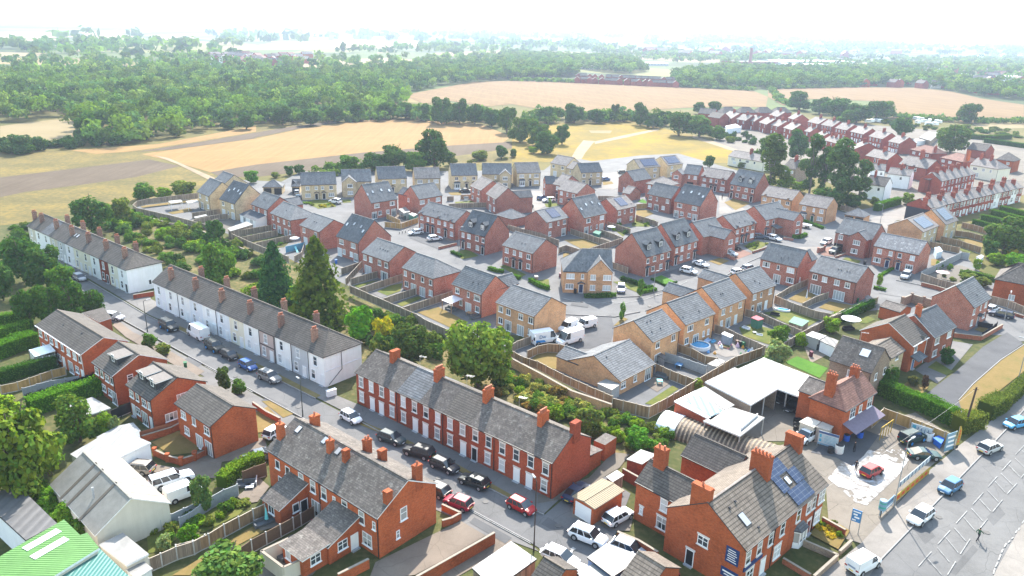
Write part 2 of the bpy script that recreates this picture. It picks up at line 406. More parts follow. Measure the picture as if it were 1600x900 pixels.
def aerial(par,loc,rz=0.0):
    global AER
    if AER is None:
        m=MB();m.cyl((0,0,-0.6),(0,0,1.5),0.022,n=5);m.cyl((-0.1,0,1.45),(1.1,0,1.5),0.018,n=5)
        for i in range(6):m.cyl((i*0.2,-0.28,1.46),(i*0.2,0.28,1.46),0.012,n=4)
        AER=m.mesh('aerial',[plain('aluminium',(0.6,0.6,0.6),0.4,metal=0.6)])
    return link('aerial',AER,par,loc,(0,0,rz))
_skl={}
def on_slope(u,t,D,e,r,back=False):
    v=t*D/2;z=e+t*(r - e);return (u,D - v if back else v,z)
def skylight(par,u,t,D,e,r,w_=0.75,h_=1.0):
    k=(w_,h_)
    if k not in _skl:
        f=MB();f.box(-w_/2,w_/2,-h_/2,h_/2,0,0.09);g=MB();g.box(-w_/2+.07,w_/2 - .07,-h_/2+.07,h_/2 - .07,0.06,0.10)
        _skl[k]=(f.mesh('skylight_frame',[FASC]),g.mesh('skylight_pane',[GL_BLIND]))
    f,g=_skl[k];a=math.atan2(r - e,D/2)
    o=link('skylight',f,par,on_slope(u,t,D,e,r),(a,0,0));link('pane',g,o);return o
def solar(par,u,t,D,e,r,w_,h_):
    m=MB();m.box(-w_/2,w_/2,-h_/2,h_/2,0.05,0.11)
    return m.build('solar_panel',SOLAR,par,loc=on_slope(u,t,D,e,r),rot=(math.atan2(r - e,D/2),0,0))
def tile_vent(par,u,t,D,e,r):
    if 'v' not in _skl:
        m=MB();m.prism([(-0.11,-0.1,0),(0.11,-0.1,0),(0.11,0.12,0),(-0.11,0.12,0)],(0,-0.05,0.14));_skl['v']=m.mesh('roof_vent',[FASC])
    return link('roof_vent',_skl['v'],par,on_slope(u,t,D,e,r),(math.atan2(r - e,D/2),0,0))
def dormer(par,u,D,e,r,roofm,w_=1.5,t0=0.22,h_=1.55,cheek=None,gable=True,win='w'):
    """upright window box standing out of the near slope"""
    sl_=(r - e)/(D/2);y0=t0*D/2;z0=e+t0*(r - e)
    cheek=cheek or FASC;m=MB();top=z0+h_
    yb=y0+(top - z0)/sl_
    for s in (-1,1):
        x=s*w_/2;tri=[(x,y0,z0 - 0.05),(x,yb,top),(x,y0,top)]
        m.poly(tri if s<0 else tri[::-1])
    m.poly([(-w_/2,y0,z0 - 0.05),(w_/2,y0,z0 - 0.05),(w_/2,y0,top),(-w_/2,y0,top)])
    if gable:m.poly([(-w_/2,y0,top),(w_/2,y0,top),(0,y0,top+w_*0.42)])
    o=m.build('dormer',cheek,par,loc=(u,0,0))
    q=MB()
    if gable:
        rz=top+w_*0.46;yr=min(y0+(rz - z0)/sl_,D/2);ye=y0+(top - z0)/sl_;ov=0.18
        zl=top - 0.1
        q.slab([(-w_/2 - ov,y0 - 0.15,zl),(0,y0 - 0.15,rz),(0,yr,rz),(-w_/2 - ov,ye,zl)],0.09,0,1)
        q.slab([(0,y0 - 0.15,rz),(w_/2+ov,y0 - 0.15,zl),(w_/2+ov,ye,zl),(0,yr,rz)],0.09,0,1)
    else:
        q.slab([(-w_/2 - .1,y0 - 0.15,top - .02),(w_/2+.1,y0 - 0.15,top - .02),(w_/2+.1,min(yb+0.4,D/2),top+0.1),(-w_/2 - .1,min(yb+0.4,D/2),top+0.1)],0.1,0,1)
    q.build('dormer_roof',[roofm,FASC if gable else FASCW],o)
    f,g,s,L=window_meshes(win,False)
    wh=link('window',f,o,(0,y0,z0+0.22));link('pane',g,wh)   # panes below the window
    return o
# houses
def frame_of(A,B,e,ang=None):
    a,b=G(*A,e),G(*B,e);L=(b - a).length;an=math.atan2(b.y - a.y,b.x - a.x)
    if ang is not None:
        mid=(a+b)/2;an=math.radians(ang);u=Vector((math.cos(an),math.sin(an),0));a=mid - u*L/2;a.z=e
    return a,L,an
FV={}
def facade(par,code,L,where,D,up_shift=0.0,lint=False,parts=True,style=None):
    """code 'upper | lower'; letters are openings, numbers their place along the wall"""
    for row,txt in enumerate(code.split('|')):
        for tk in txt.split():
            t=tk[0];s=tk[1:];col='k'
            if s and s[-1].isalpha():col=s[-1];s=s[:-1]
            fr=float(s)
            if where=='F':loc=[fr*L,0.22,0];rz=0.0
            elif where=='R':loc=[L - FV['R']+.01,fr*D,0];rz=math.pi/2
            elif where=='L':loc=[FV['L'] - .01,D - fr*D,0];rz=-math.pi/2
            else:loc=[L - fr*L,D - 0.22,0];rz=math.pi
            if t in WT:
                loc[2]=WT[t][2 if row else 3]+(0 if row else up_shift)
                add_window(par,t,loc,rz,lint,True if col=='B' else (False if col=='D' else None),parts)
            elif t=='d':add_door(par,loc,rz,col,canopy=(style=='estate'),lint=lint)
            elif t=='e':add_door(par,loc,rz,col)
            elif t=='g':add_garage(par,loc,rz,col)
            elif t=='b':add_bay(par,loc,rz)
def gable_body(w_,r_,x0,x1,y0,y1,e,r,verge=0.10,ov=0.24,hipL=0.0,hipR=0.0,gl=True,gr=True,th=0.13,base=0.0,zl=None):
    """walls (material 0) and roof (0 tile, 1 edge); the outline x0..x1, y0..y1 is that of the roof edge; ridge along x"""
    ym=(y0+y1)/2;sl_=(r - e)/((y1 - y0)/2)
    ex0,ex1=x0+(verge if gl else 0),x1 - (verge if gr else 0)
    if hipL:ex0=x0+ov
    if hipR:ex1=x1 - ov
    a,b=y0+ov,y1 - ov;ze=e+sl_*ov - th*1.1;zr=r - th*1.1
    if not w_ is None:
        w_.poly([(ex0,a,base),(ex1,a,base),(ex1,a,ze),(ex0,a,ze)])
        w_.poly([(ex1,b,base),(ex0,b,base),(ex0,b,ze),(ex1,b,ze)])
        if hipR:w_.poly([(ex1,a,base),(ex1,b,base),(ex1,b,ze),(ex1,a,ze)])
        else:w_.poly([(ex1,a,base),(ex1,b,base),(ex1,b,ze),(ex1,ym,zr),(ex1,a,ze)])
        if hipL:w_.poly([(ex0,b,base),(ex0,a,base),(ex0,a,ze),(ex0,b,ze)])
        else:w_.poly([(ex0,b,base),(ex0,a,base),(ex0,a,ze),(ex0,ym,zr),(ex0,b,ze)])
    rx0,rx1=x0+hipL,x1 - hipR
    n=[(x0,y0,e),(x1,y0,e),(rx1,ym,r),(rx0,ym,r)];f=[(x1,y1,e),(x0,y1,e),(rx0,ym,r),(rx1,ym,r)]
    def side(q):
        r_.poly(q,0)
        lo=[(p[0],p[1],p[2] - th) for p in q];r_.poly(lo[::-1],1)
        for i in range(len(q)):
            j=(i+1) % len(q)
            if max(q[i][2],q[j][2])<e+1e-6 or (abs(q[i][0] - q[j][0])<1e-6 and not (hipL or hipR)):r_.poly([lo[i],lo[j],q[j],q[i]],1)
    side(n);side(f)
    if hipL:side([(x0,y1,e),(x0,y0,e),(rx0,ym,r)])
    if hipR:side([(x1,y0,e),(x1,y1,e),(rx1,ym,r)])
    rid=[(rx0,ym,r),(rx1,ym,r)]
    c=0.11
    r_.box(rx0,rx1,ym - c,ym+c,r - 0.06,r+0.05,2)
    def hipcap(p,q):
        p,q=Vector(p),Vector(q);d=(q - p).normalized();s=d.cross(Vector((0,0,1))).normalized()*c;up=Vector((0,0,0.05))
        r_.poly([p - s+up*.2,p+s+up*.2,q+s+up,q - s+up],2)
    if hipL:hipcap((x0,y0,e),(rx0,ym,r));hipcap((x0,y1,e),(rx0,ym,r))
    if hipR:hipcap((x1,y0,e),(rx1,ym,r));hipcap((x1,y1,e),(rx1,ym,r))
def rot_mb(m,i0,f):
    for i in range(i0,len(m.v)):m.v[i]=f(m.v[i])
def make_house(frame,D,e,r,wall,roof,name,label,cat='house',group=None,F='',R='',Lf='',Bk='',hipL=0,hipR=0,wing=None,rear=None,gablets=(),
               dormers=(),sky=(),sol=None,vents=(),chim=(),gut=True,style='estate',lint=False,up=0.0,gl=True,gr=True,fascia=None,edge=None,ridge=None,
               pipes=(1,),verge=0.10,wingwall=None,fullpart=True,band=None):
    a,L,an=frame
    root=empty(name,(a.x,a.y,0),an,label,cat,group)
    w_,r_=MB(),MB()
    gable_body(w_,r_,0,L,0,D,e,r,hipL=hipL,hipR=hipR,gl=gl,gr=gr,verge=verge)
    sl_=(r - e)/(D/2);wing_w=MB()
    def cross(u0,u1,pr,back=False,rw=None,ww=None):
        half=(u1 - u0)/2;rw=rw or min(e+sl_*half,r - 0.05);yb=(rw - e)/sl_
        yb=max(min(yb,D/2),0.3);i0,j0=len(ww.v),len(r_.v)
        # built with its ridge along x then turned so the ridge runs front to back
        gable_body(ww,r_,0,pr+yb,0,u1 - u0,e,rw,gr=True,gl=True,verge=0.1)
        if not back:f=lambda p:(u0+p[1],-pr+p[0],p[2])
        else:f=lambda p:(u1 - p[1],D+pr - p[0],p[2])
        def g(p):
            q=f(p);return q
        # turning (x,y)->(y,x) mirrors, so go through a proper rotation instead
        if not back:h=lambda p:(u1 - p[1],-pr+p[0],p[2])
        else:h=lambda p:(u0+p[1],D+pr - p[0],p[2])
        rot_mb(ww,i0,h);rot_mb(r_,j0,h)
    if wing:cross(wing[0],wing[1],wing[2],False,wing[3] if len(wing)>3 else None,wing_w if wingwall else w_)
    if rear:cross(rear[0],rear[1],rear[2],True,rear[3] if len(rear)>3 else None,w_)
    for g in gablets:
        i0,j0=len(w_.v),len(r_.v);hw=0.95;rg=e+0.55;yb=(rg - e+0.35)/sl_
        gable_body(w_,r_,0,yb+0.1,0,2*hw,e - 0.35,rg,verge=0.06,ov=0.12,th=0.09,base=e - 0.6)
        h=lambda p:(g+hw - p[1],-0.04+p[0],p[2]);rot_mb(w_,i0,h);rot_mb(r_,j0,h)
    if style=='box' or not fullpart:pass
    w_.build('wall',wall,root)
    if wingwall:wing_w.build('wing_wall',wingwall,root)
    ed=edge or FASC
    r_.build('roof',[roof,ed,ridge or roof],root)
    if gut:
        q=MB();q.box(0.02,L - 0.02,-0.09,0.012,e - 0.15,e - 0.02)
        if not back_only(wing,L):q.build('gutter',fascia or GUT,root)
    for pfr in pipes:
        x=L - 0.22 if pfr==1 else (0.22 if pfr==0 else pfr*L)
        q=MB();q.cyl((x,0.17,0.05),(x,0.17,e - 0.1),0.05,n=6);q.build('downpipe',fascia or GUT,root)
    FV['R']=.24 if hipR else (verge if gr else 0);FV['L']=.24 if hipL else (verge if gl else 0)
    if F:facade(root,F,L,'F',D,up,lint,fullpart,style)
    if R:facade(root,R,L,'R',D,up,lint,fullpart,style)
    if Lf:facade(root,Lf,L,'L',D,up,lint,fullpart,style)
    if Bk:facade(root,Bk,L,'B',D,up,lint,fullpart,style)
    for u,t in sky:skylight(root,u*L,t,D,e,r)
    if sol:solar(root,sol[0]*L,sol[1],D,e,r,sol[2],sol[3])
    for u,t in vents:tile_vent(root,u*L,t,D,e,r)
    for d in dormers:dormer(root,d*L,D,e,r,roof)
    for c in chim:
        u,t,back=c[0],c[1],(c[2] if len(c)>2 else False);p=on_slope(u*L,t,D,e,r,back)
        kw=c[3] if len(c)>3 else {}
        chimney(root,p,kw.get('rz',math.pi/2),kw.get('sz',(0.95,0.6,1.7)),kw.get('mat',wall if wall in (BR_OLD,BR_TER,BR_ORG) else BR_TER),kw.get('pots',3))
    return root,L
def back_only(wing,L):return bool(wing) and wing[0]<=0.05 and wing[1]>=L - 0.05
def wing_windows(root,D,u0,u1,pr,code,L,up=0.0,lint=False):
    wd=u1 - u0
    for row,txt in enumerate(code.split('|')):
        for tk in txt.split():
            t=tk[0];s=tk[1:];col='k'
            if s and s[-1].isalpha():col=s[-1];s=s[:-1]
            loc=(u0+float(s)*wd,-pr+0.10,WT[t][2 if row else 3]+(0 if row else up) if t in WT else 0)
            if t in WT:add_window(root,t,loc,0,lint)
            elif t=='d':add_door(root,loc,0,col)
            elif t=='g':add_garage(root,loc,0,col)
# ground
GR_BASE=ground('meadow_ground',[(0.28,(0.075,0.095,0.025)),(0.5,(0.15,0.13,0.04)),(0.72,(0.25,0.19,0.07))],0.02,0.5)
m_=N('far_land');_mp=m_.n('ShaderNodeMapping');_mp.inputs['Scale'].default_value=(1/210,1/330,1);_mp.inputs['Rotation'].default_value=(0,0,.35);m_.l(m_.world(),_mp.inputs['Vector'])
_v=m_.n('ShaderNodeTexVoronoi');_v.inputs['Scale'].default_value=1.0;m_.l(_mp.outputs[0],_v.inputs['Vector']);_s=m_.n('ShaderNodeSeparateColor');m_.l(_v.outputs['Color'],_s.inputs[0])
_c=m_.ramp(_s.outputs[0],[(0,(.045,.065,.022)),(.3,(.085,.11,.035)),(.42,(.15,.15,.05)),(.55,(.21,.16,.07)),(.7,(.25,.20,.105)),(.72,(.08,.11,.035)),(1,(.055,.08,.03))]);m_.t.nodes[-1].color_ramp.interpolation='CONSTANT'
GR_LAND=m_.fin(m_.mix(1.0,_c,m_.ramp(m_.noise(.02,m_.world(),5),[(.3,(.8,.8,.8)),(.7,(1.15,1.15,1.15))]),'MULTIPLY'),.95,.1)
GR_WHEAT=ground('ripe_wheat',[(0.25,(0.29,0.172,0.066)),(0.75,(0.37,0.232,0.098))],0.03,0.6,track=(62,24,0.35,(0.34,0.24,0.09)))
GR_WHEAT2=ground('ripe_barley',[(0.25,(0.20,0.124,0.055)),(0.75,(0.26,0.166,0.078))],0.02,0.4,track=(-35,24,0.35,(0.36,0.25,0.11)))
GR_PALE=ground('cut_field',[(0.25,(0.255,0.195,0.095)),(0.75,(0.34,0.265,0.145))],0.02,0.4)
GR_SOIL=ground('bare_soil',[(0.3,(0.105,0.078,0.054)),(0.7,(0.165,0.125,0.09))],0.05,0.9,track=(62,3.0,0.15,(0.13,0.09,0.05)))
GR_SCRUB=ground('dry_scrub',[(0.3,(0.09,0.085,0.03)),(0.5,(0.17,0.135,0.05)),(0.62,(0.27,0.19,0.05)),(0.8,(0.22,0.165,0.08))],0.07,0.7,fineamt=0.5)
GR_YEL=ground('yellow_meadow',[(0.3,(0.16,0.14,0.04)),(0.48,(0.245,0.175,0.04)),(0.62,(0.35,0.235,0.022)),(0.8,(0.23,0.17,0.065))],0.035,0.35)
GR_ROUGH=ground('rough_ground',[(0.3,(0.045,0.07,0.018)),(0.5,(0.095,0.10,0.035)),(0.72,(0.20,0.16,0.07))],0.16,1.2,fineamt=0.5)
GR_LAWN=ground('lawn',[(0.3,(0.07,0.115,0.025)),(0.55,(0.16,0.165,0.04)),(0.75,(0.26,0.20,0.06))],0.3,2.0)
GR_DRY=ground('dry_lawn',[(0.3,(0.165,0.15,0.045)),(0.5,(0.235,0.165,0.06)),(0.75,(0.30,0.205,0.085))],0.3,2.0)
GR_LUSH=ground('green_lawn',[(0.3,(0.06,0.165,0.02)),(0.7,(0.11,0.235,0.03))],0.4,3.0)
def paving(name,c,crack=0.35,sc_=0.25):
    c=sc(c,GK);m=N(name);co=m.world();f=m.noise(sc_,co,7,0.68);g=m.noise(7,co,3);q=m.noise(0.06,co,3)
    k=m.math('ADD',m.math('MULTIPLY',f,0.7),m.math('MULTIPLY',g,0.3))
    col=m.ramp(k,[(0.3,sc(c,0.72)),(0.5,c),(0.7,sc(c,1.22))])
    col=m.mix(1.0,col,m.ramp(q,[(0.35,(0.85,0.85,0.86)),(0.65,(1.1,1.09,1.07))]),'MULTIPLY')
    v=m.n('ShaderNodeTexVoronoi',feature='DISTANCE_TO_EDGE');v.inputs['Scale'].default_value=0.22
    dist=m.n('ShaderNodeVectorMath',operation='ADD');nn=m.n('ShaderNodeTexNoise');nn.inputs['Scale'].default_value=0.5
    m.l(co,nn.inputs['Vector']);m.l(co,dist.inputs[0]);m.l(nn.outputs['Color'],dist.inputs[1]);m.l(dist.outputs[0],v.inputs['Vector'])
    cr=m.math('LESS_THAN',v.outputs['Distance'],0.006);col=m.mix(m.math('MULTIPLY',cr,crack),col,sc(c,0.35))
    m.bump(g,0.15,0.02);return m.fin(col,0.9,0.2)
GR_WEED=ground('weedy_ground',[(0.3,(0.05,0.075,0.02)),(0.48,(0.12,0.115,0.04)),(0.6,(0.24,0.18,0.08)),(0.8,(0.17,0.11,0.06))],0.2,1.5,fineamt=.5)
GR_VERGE=ground('worn_verge',[(0.3,(0.15,0.125,0.05)),(0.5,(0.24,0.185,0.075)),(0.75,(0.33,0.25,0.12))],0.4,2.0)
PV_ROAD=paving('asphalt_worn',(0.175,0.171,0.168));PV_NEW=paving('asphalt_estate',(0.185,0.182,0.18),0.15);PV_DARK=paving('asphalt_dark',(0.115,0.115,0.12),0.1)
PV_CONC=paving('concrete_yard',(0.225,0.195,0.16),0.6);PV_PATH=paving('pavement_slabs',(0.205,0.195,0.185),0.4);PV_TAN=paving('tan_drive',(0.235,0.19,0.15),0.3)
PV_RED=paving('red_block_paving',(0.26,0.145,0.11),0.1);PV_PALE=paving('pale_paving',(0.275,0.25,0.225),0.2);PV_TRACK=paving('dirt_track',(0.33,0.245,0.15),0.0);PV_YARD=paving('yard_ground',(0.19,0.165,0.135),0.2)
PV_PATCH=paving('asphalt_patch',(0.135,0.133,0.133),0.0);MANH=plain('cast_iron',(.09,.085,.08),.7)
PAINT=plain('road_paint',(0.26,0.255,0.245),0.85,var=0.4,scale=1.2);KERB=plain('kerb_stone',(0.24,0.23,0.22),0.9)
def terrain():
    ys=np.unique(np.concatenate([np.linspace(-60,700,20),np.linspace(700,3000,60),np.geomspace(3000,26000,50)]));nx=90
    vs,fs=[],[]
    for j,y in enumerate(ys):
        hw=500+max(y,0)*1.0
        for i in range(nx+1):
            x=-hw+2*hw*i/nx;vs.append((x,y,hill(x,y)))
    for j in range(len(ys)- 1):
        for i in range(nx):
            a=j*(nx+1)+i;fs.append((a,a+1,a+nx+2,a+nx+1))
    me=bpy.data.meshes.new('terrain');me.from_pydata(vs,[],fs);me.materials.append(GR_BASE);me.materials.append(GR_LAND)
    for p in me.polygons:
        if p.center.y>560:p.material_index=1
    me.polygons.foreach_set('use_smooth',[True]*len(me.polygons))
    return tag(link('terrain',me),kind='structure')
terrain()
_sn={}
def sheet(name,pts,mat,lvl,label=None,z=None):
    """a flat patch of ground lying lvl centimetres above the land, drawn through surveyed corner points"""
    _sn[lvl]=_sn.get(lvl,-1)+1;lvl=lvl*2+(_sn[lvl] % 30)*.063;W=[GT(*p) for p in pts];far_=max(p.y for p in W)>640
    if not far_:
        me=bpy.data.meshes.new(name);me.from_pydata([(p.x,p.y,lvl*0.01) for p in W],[],[tuple(range(len(W)))])
        me.update()
        if me.polygons[0].normal.z<0:me.flip_normals()
    else:
        step=max(12.0,(max(p.y for p in W)- 500)/22)
        co=[Vector((p.x,p.y)) for p in W];n=len(co);bd=[]
        for i in range(n):
            a,b=co[i],co[(i+1) % n];k=max(1,int((b - a).length/step))
            bd+=[a+(b - a)*t/k for t in range(k)]
        x0,x1=min(p.x for p in co),max(p.x for p in co);y0,y1=min(p.y for p in co),max(p.y for p in co)
        inner=[]
        if (x1 - x0)*(y1 - y0)/step**2<20000:
            X=x0
            while X<x1:
                Y=y0
                while Y<y1:
                    inner.append(Vector((X,Y)));Y+=step
                X+=step
        vs,_,fs,_,_,_=delaunay_2d_cdt(bd+inner,[],[list(range(len(bd)))],1,1e-4)
        off=0.1+lvl*0.02
        me=bpy.data.meshes.new(name);me.from_pydata([(v.x,v.y,hill(v.x,v.y)+off+max(0,v.y - 1500)*0.0006) for v in vs],[],[tuple(f) for f in fs]);me.update()
        if len(me.polygons) and me.polygons[0].normal.z<0:me.flip_normals()
    me.materials.append(mat);return tag(link(name,me),kind='structure',label=label)
def PP(c,*xy):return [P(c,xy[i],xy[i+1]) for i in range(0,len(xy),2)]
# fields and meadows, from near to far
sheet('wheat_field',PP('q1',660,722,1200,650)+PP('q2',230,600,560,558,900,572,1060,585,1195,640,1160,668,920,682,500,716,0,772)+PP('q1',985,808,850,768),GR_WHEAT,3)
sheet('ploughed_strip',PP('q1',985,806)+PP('q2',0,770,500,714,920,680,1180,664,1230,690,950,730,700,745,480,775,260,800,0,830)+PP('q1',1030,830),GR_SOIL,2)
sheet('ploughed_strip',PP('q1',0,832,700,748,845,778,640,830,430,860,120,900,0,925),GR_SOIL,2)
sheet('scrub_field',PP('q1',0,925,120,900,430,858,845,778,985,808,1060,850,940,880,640,960,300,1020,150,1060,0,1090),GR_SCRUB,1)
sheet('scrub_field',PP('q1',0,715,300,705,720,685,1100,620,1200,600)+PP('q2',200,575,240,596,0,648)+PP('q1',660,718,730,745,300,800,0,832),GR_SCRUB,1)
sheet('wheat_strip',PP('q1',330,705,740,676,1200,590,1200,618,900,668,600,712,450,722),GR_WHEAT,3)
sheet('ploughed_strip',PP('q1',640,712,900,672,1200,622)+PP('q2',140,598,340,570,420,572,230,598,0,645)+PP('q1',1190,650,800,702),GR_SOIL,4)
sheet('pale_field',PP('q1',0,592,120,575,400,545,490,538,440,580,350,640,260,672,100,695,0,700),GR_PALE,2)
sheet('barley_field',PP('q2',690,446,860,415,1020,384)+PP('q3',0,380,250,382,400,386,640,402,900,416,1130,426,1200,455,1190,505,1050,500,850,505,560,520,200,525,0,490)+PP('q2',1080,500,880,470,790,490),GR_WHEAT2,3)
sheet('barley_field',PP('q4',0,420,200,412,420,410,700,412,860,430,1000,463,1200,492,1200,572,900,570,700,560,580,552,590,480,380,470,200,465,70,495,0,455),GR_WHEAT2,3)
sheet('barley_field',PP('q4',960,580,1200,575,1200,600,1000,608),GR_PALE,3)
sheet('yellow_meadow',PP('q3',200,580,560,568,740,610,850,635,1035,700,1010,765,860,760,620,790,430,815,320,760,0,760,0,640),GR_YEL,2)
sheet('yellow_meadow',PP('q2',820,745,1000,730,1200,690)+PP('q3',0,690,250,640,330,660,290,740,0,770)+PP('q2',900,770),GR_SCRUB,1)
sheet('dirt_path',PP('q3',275,745,325,748,345,715,388,662,335,658,300,700),PV_TRACK,4)
sheet('dirt_path',PP('q3',385,664,570,625,690,602,690,610,580,636,390,676),PV_TRACK,4)
sheet('dirt_path',PP('q3',850,635,960,668,1060,705,1050,712,940,678,845,646),PV_TRACK,4)
sheet('dirt_path',PP('q1',720,728,790,742,1010,836,990,850,830,770),PV_TRACK,6)
sheet('pond_patch',PP('q3',360,612,470,612,460,626,370,624),GR_PALE,4)
FARF=(PP('q1',0,150,268,150,262,190,0,196),PP('q1',380,155,520,150,690,180,600,198,450,186),PP('q1',740,170,915,175,900,190,760,186),PP('q1',0,245,220,250,180,265,0,266),PP('q1',230,276,335,276,330,290,235,288),
          PP('q1',1000,220,1200,214)+PP('q2',60,205,430,186,870,206,700,226,0,236)+PP('q1',1050,231),PP('q2',550,152,640,150,640,162,560,164),PP('q3',350,190,630,190,600,214,450,210),PP('q3',700,190,840,196,820,206,710,202),PP('q3',140,185,240,184,230,197,150,196),
          PP('q4',480,208,750,205,1050,196,1000,210,600,220),PP('q4',690,355,880,362,870,372,700,366),PP('q1',310,228,380,228,375,242,320,240),PP('q1',420,470,520,468,500,500,440,490),PP('q2',270,510,330,505,320,535,285,532),PP('q3',800,240,870,240,860,252,805,250))
for f in FARF:
    sheet('distant_field',f,GR_PALE,6)
# town floor
sheet('town_ground',[(-250,470),(-60,360),(60,345),(170,320),(215,318),(330,352),(560,455),(650,492),(792,546),(955,625),(1069,607),(1195,546),(1368,466),(1480,420),(1640,470),(1800,640),(1900,960),(1500,1100),(300,1100),(-250,1100)],GR_ROUGH,1)
sheet('estate_road',[(207,323),(267,338),(325,354),(416,388),(547,448),(649,492),(704,518),(792,546),(955,623),(1013,639),(1069,607),(1152,559),(1229,533),(1317,490),(1400,482),(1480,522),(1560,524),(1660,520),(1660,478),(1545,440),(1500,390),(1440,360),(1400,345),(1480,318),(1400,318),(1320,332),(1200,290),(1150,266),(1060,240),(1000,243),(925,252),(880,243),(850,266),(640,268),(470,268),(440,284),(345,280),(310,303),(213,316)],PV_NEW,2)
sheet('far_street',PP('u1',250,560,1200,760,1200,300,380,240) ,PV_YARD,2)
sheet('far_street',[(1130,232),(1240,262),(1400,330),(1640,300),(1640,225),(1560,225),(1480,205),(1240,185),(1180,195)],PV_YARD,3)
sheet('back_lane',[(1325,352),(1365,340),(1420,322),(1470,318),(1440,340),(1400,345),(1385,358)],PV_PALE,5)
# main street of the terraces
kerbR=[(100,418),(139,440),(232,495),(280,517),(493,624),(553,655),(798,782),(850,806),(905,760),(940,742),(985,772),(960,840),(1000,870),(1060,905)]
kerbL=[(920,905),(829,849),(741,801),(560,702),(395,612),(320,571),(163,485),(60,428)]
sheet('street',kerbR+[(1080,960),(940,960)]+kerbL,PV_ROAD,5)
sheet('pavement',[(139,436),(190,462),(232,466),(512,606),(522,620),(553,652),(493,621),(280,514),(232,492)],PV_PATH,6)
sheet('pavement',PP('b2',850,640,1040,720)+[(548,628),(700,692),(866,772),(905,752),(850,804),(798,779),(553,652),(500,624)],PV_PATH,6)
sheet('pavement',[(36,374),(120,412),(205,452),(236,466),(232,492),(139,436),(60,400),(15,380)],PV_PATH,6)
sheet('verge',PP('b2',0,262,180,345,470,490,830,672,800,688,560,565,380,470,0,288),GR_VERGE,8)
sheet('verge',PP('c3',20,0,250,90,560,240,900,432,880,446,540,262,280,126,10,20),GR_VERGE,8)
sheet('pavement',PP('a2',640,230,800,330,1200,560)+PP('b2',0,560,180,650,430,760,600,860)+[(470,690),(600,760),(720,815),(741,804),(560,705),(395,615),(320,574),(163,487)],PV_PATH,4)
sheet('brick_drive',PP('a2',690,230,780,300,850,330,980,400,1200,530,1150,560,1000,480,740,330,660,260),PV_TAN,6)
sheet('dry_garden',PP('b2',450,770,520,735,590,810,500,885,455,890),GR_DRY,6)
sheet('dry_verge',PP('b2',485,705,545,700,672,778,610,802),GR_DRY,6)
sheet('lane',PP('b3',0,270,120,215,240,140,330,95,500,95,520,160,500,200,250,235,230,330,0,330)+PP('a3',900,420,760,330,840,240),PV_TAN,5)
sheet('pavement',PP('c3',560,500,690,530,1030,735,1060,760,900,700,800,650,745,668,600,582),PV_PATH,4)
sheet('lane',PP('c3',480,905,640,765,800,668,900,695,680,850,560,920),PV_TAN,4)
sheet('scrub_slope',[(100,362),(170,325),(205,325),(260,345),(330,362),(416,398),(547,455),(649,498),(792,560),(955,640),(1010,655),(1060,690),(960,720),(900,660),(560,560),(505,525),(240,412),(200,360)],GR_WEED,2)
sheet('tan_drive',PP('c3',600,582,745,668,480,820,330,900,60,930,100,825),PV_TAN,6)
sheet('alley',PP('d3',0,430,300,330,440,180,540,190,480,270,380,330,260,420,120,460,0,480),PV_YARD,6)
sheet('concrete_yard',PP('d3',210,440,450,500,560,560,540,640,460,640,330,600,200,560),PV_CONC,6)
sheet('concrete_yard',PP('e2',300,700,650,680,700,800,900,900,1100,760,1200,800)+[(1430,645),(1500,690),(1440,742),(1392,800),(1345,850),(1296,835),(1290,760),(1235,690),(1160,690)],PV_CONC,4)
# main road, bottom right
sheet('main_road',[(1373,879),(1504,743),(1533,713),(1573,671),(1660,575),(1900,575),(1900,1000),(1552,897),(1540,1100),(1290,1000)],PV_ROAD,5)
sheet('pavement',[(1200,960),(1310,878),(1345,850),(1392,800),(1445,742),(1500,696),(1545,662),(1600,600),(1650,560),(1660,575),(1573,671),(1533,713),(1504,743),(1373,879),(1300,990)],PV_PALE,7)
sheet('pavement',[(1552,900),(1592,828),(1640,750),(1900,700),(1900,1100),(1545,1100)],PV_PALE,7)
sheet('private_drive',PP('f2',585,700,690,610,800,530,960,385,1100,300,1195,365,1060,460,900,600,815,690,845,790,780,800),PV_DARK,6)
sheet('drive_verge',PP('f2',815,700,900,605,1060,465,1200,372,1210,520,1060,640,960,690,930,800,850,800),GR_DRY,6)
sheet('front_drive',PP('f2',560,520,660,450,780,350,900,370,800,490,740,560,690,600),PV_PATH,5)
sheet('side_road',PP('f2',330,0,560,40,900,120,1330,250,1330,360,1150,350,960,250,700,130,350,70),PV_NEW,5)
for i,(c,xy) in enumerate((('b2',(60,440,140,480,110,505,30,460)),('b2',(520,680,640,735,600,760,480,700)),('c3',(420,290,560,350,520,380,390,310)),('c3',(680,560,900,680,860,715,650,590)),('d3',(60,560,190,640,150,670,20,600)),('f3',(560,640,620,600,680,670,620,720)),('f3',(980,560,1050,490,1090,540,1020,610)),('f3',(760,880,900,720,930,750,800,900)),('j3',(700,690,900,720,890,760,690,730)),('j4',(560,600,780,540,800,570,580,640)))):sheet('road_patch',PP(c,*xy),PV_PATCH,5)
for c,x,y in (('b2',330,560),('b2',700,740),('c3',640,415),('c3',745,470),('c3',470,330),('d3',120,610),('f3',700,560),('f3',980,650),('j3',820,690),('j4',640,610),('i7',640,760),('j4',560,745)):p_=G(*P(c,x,y));m_=MB();m_.cyl((0,0,.0),(0,0,.155),.38,n=12);tag(m_.build('manhole_cover',MANH,None,loc=p_),kind='structure')
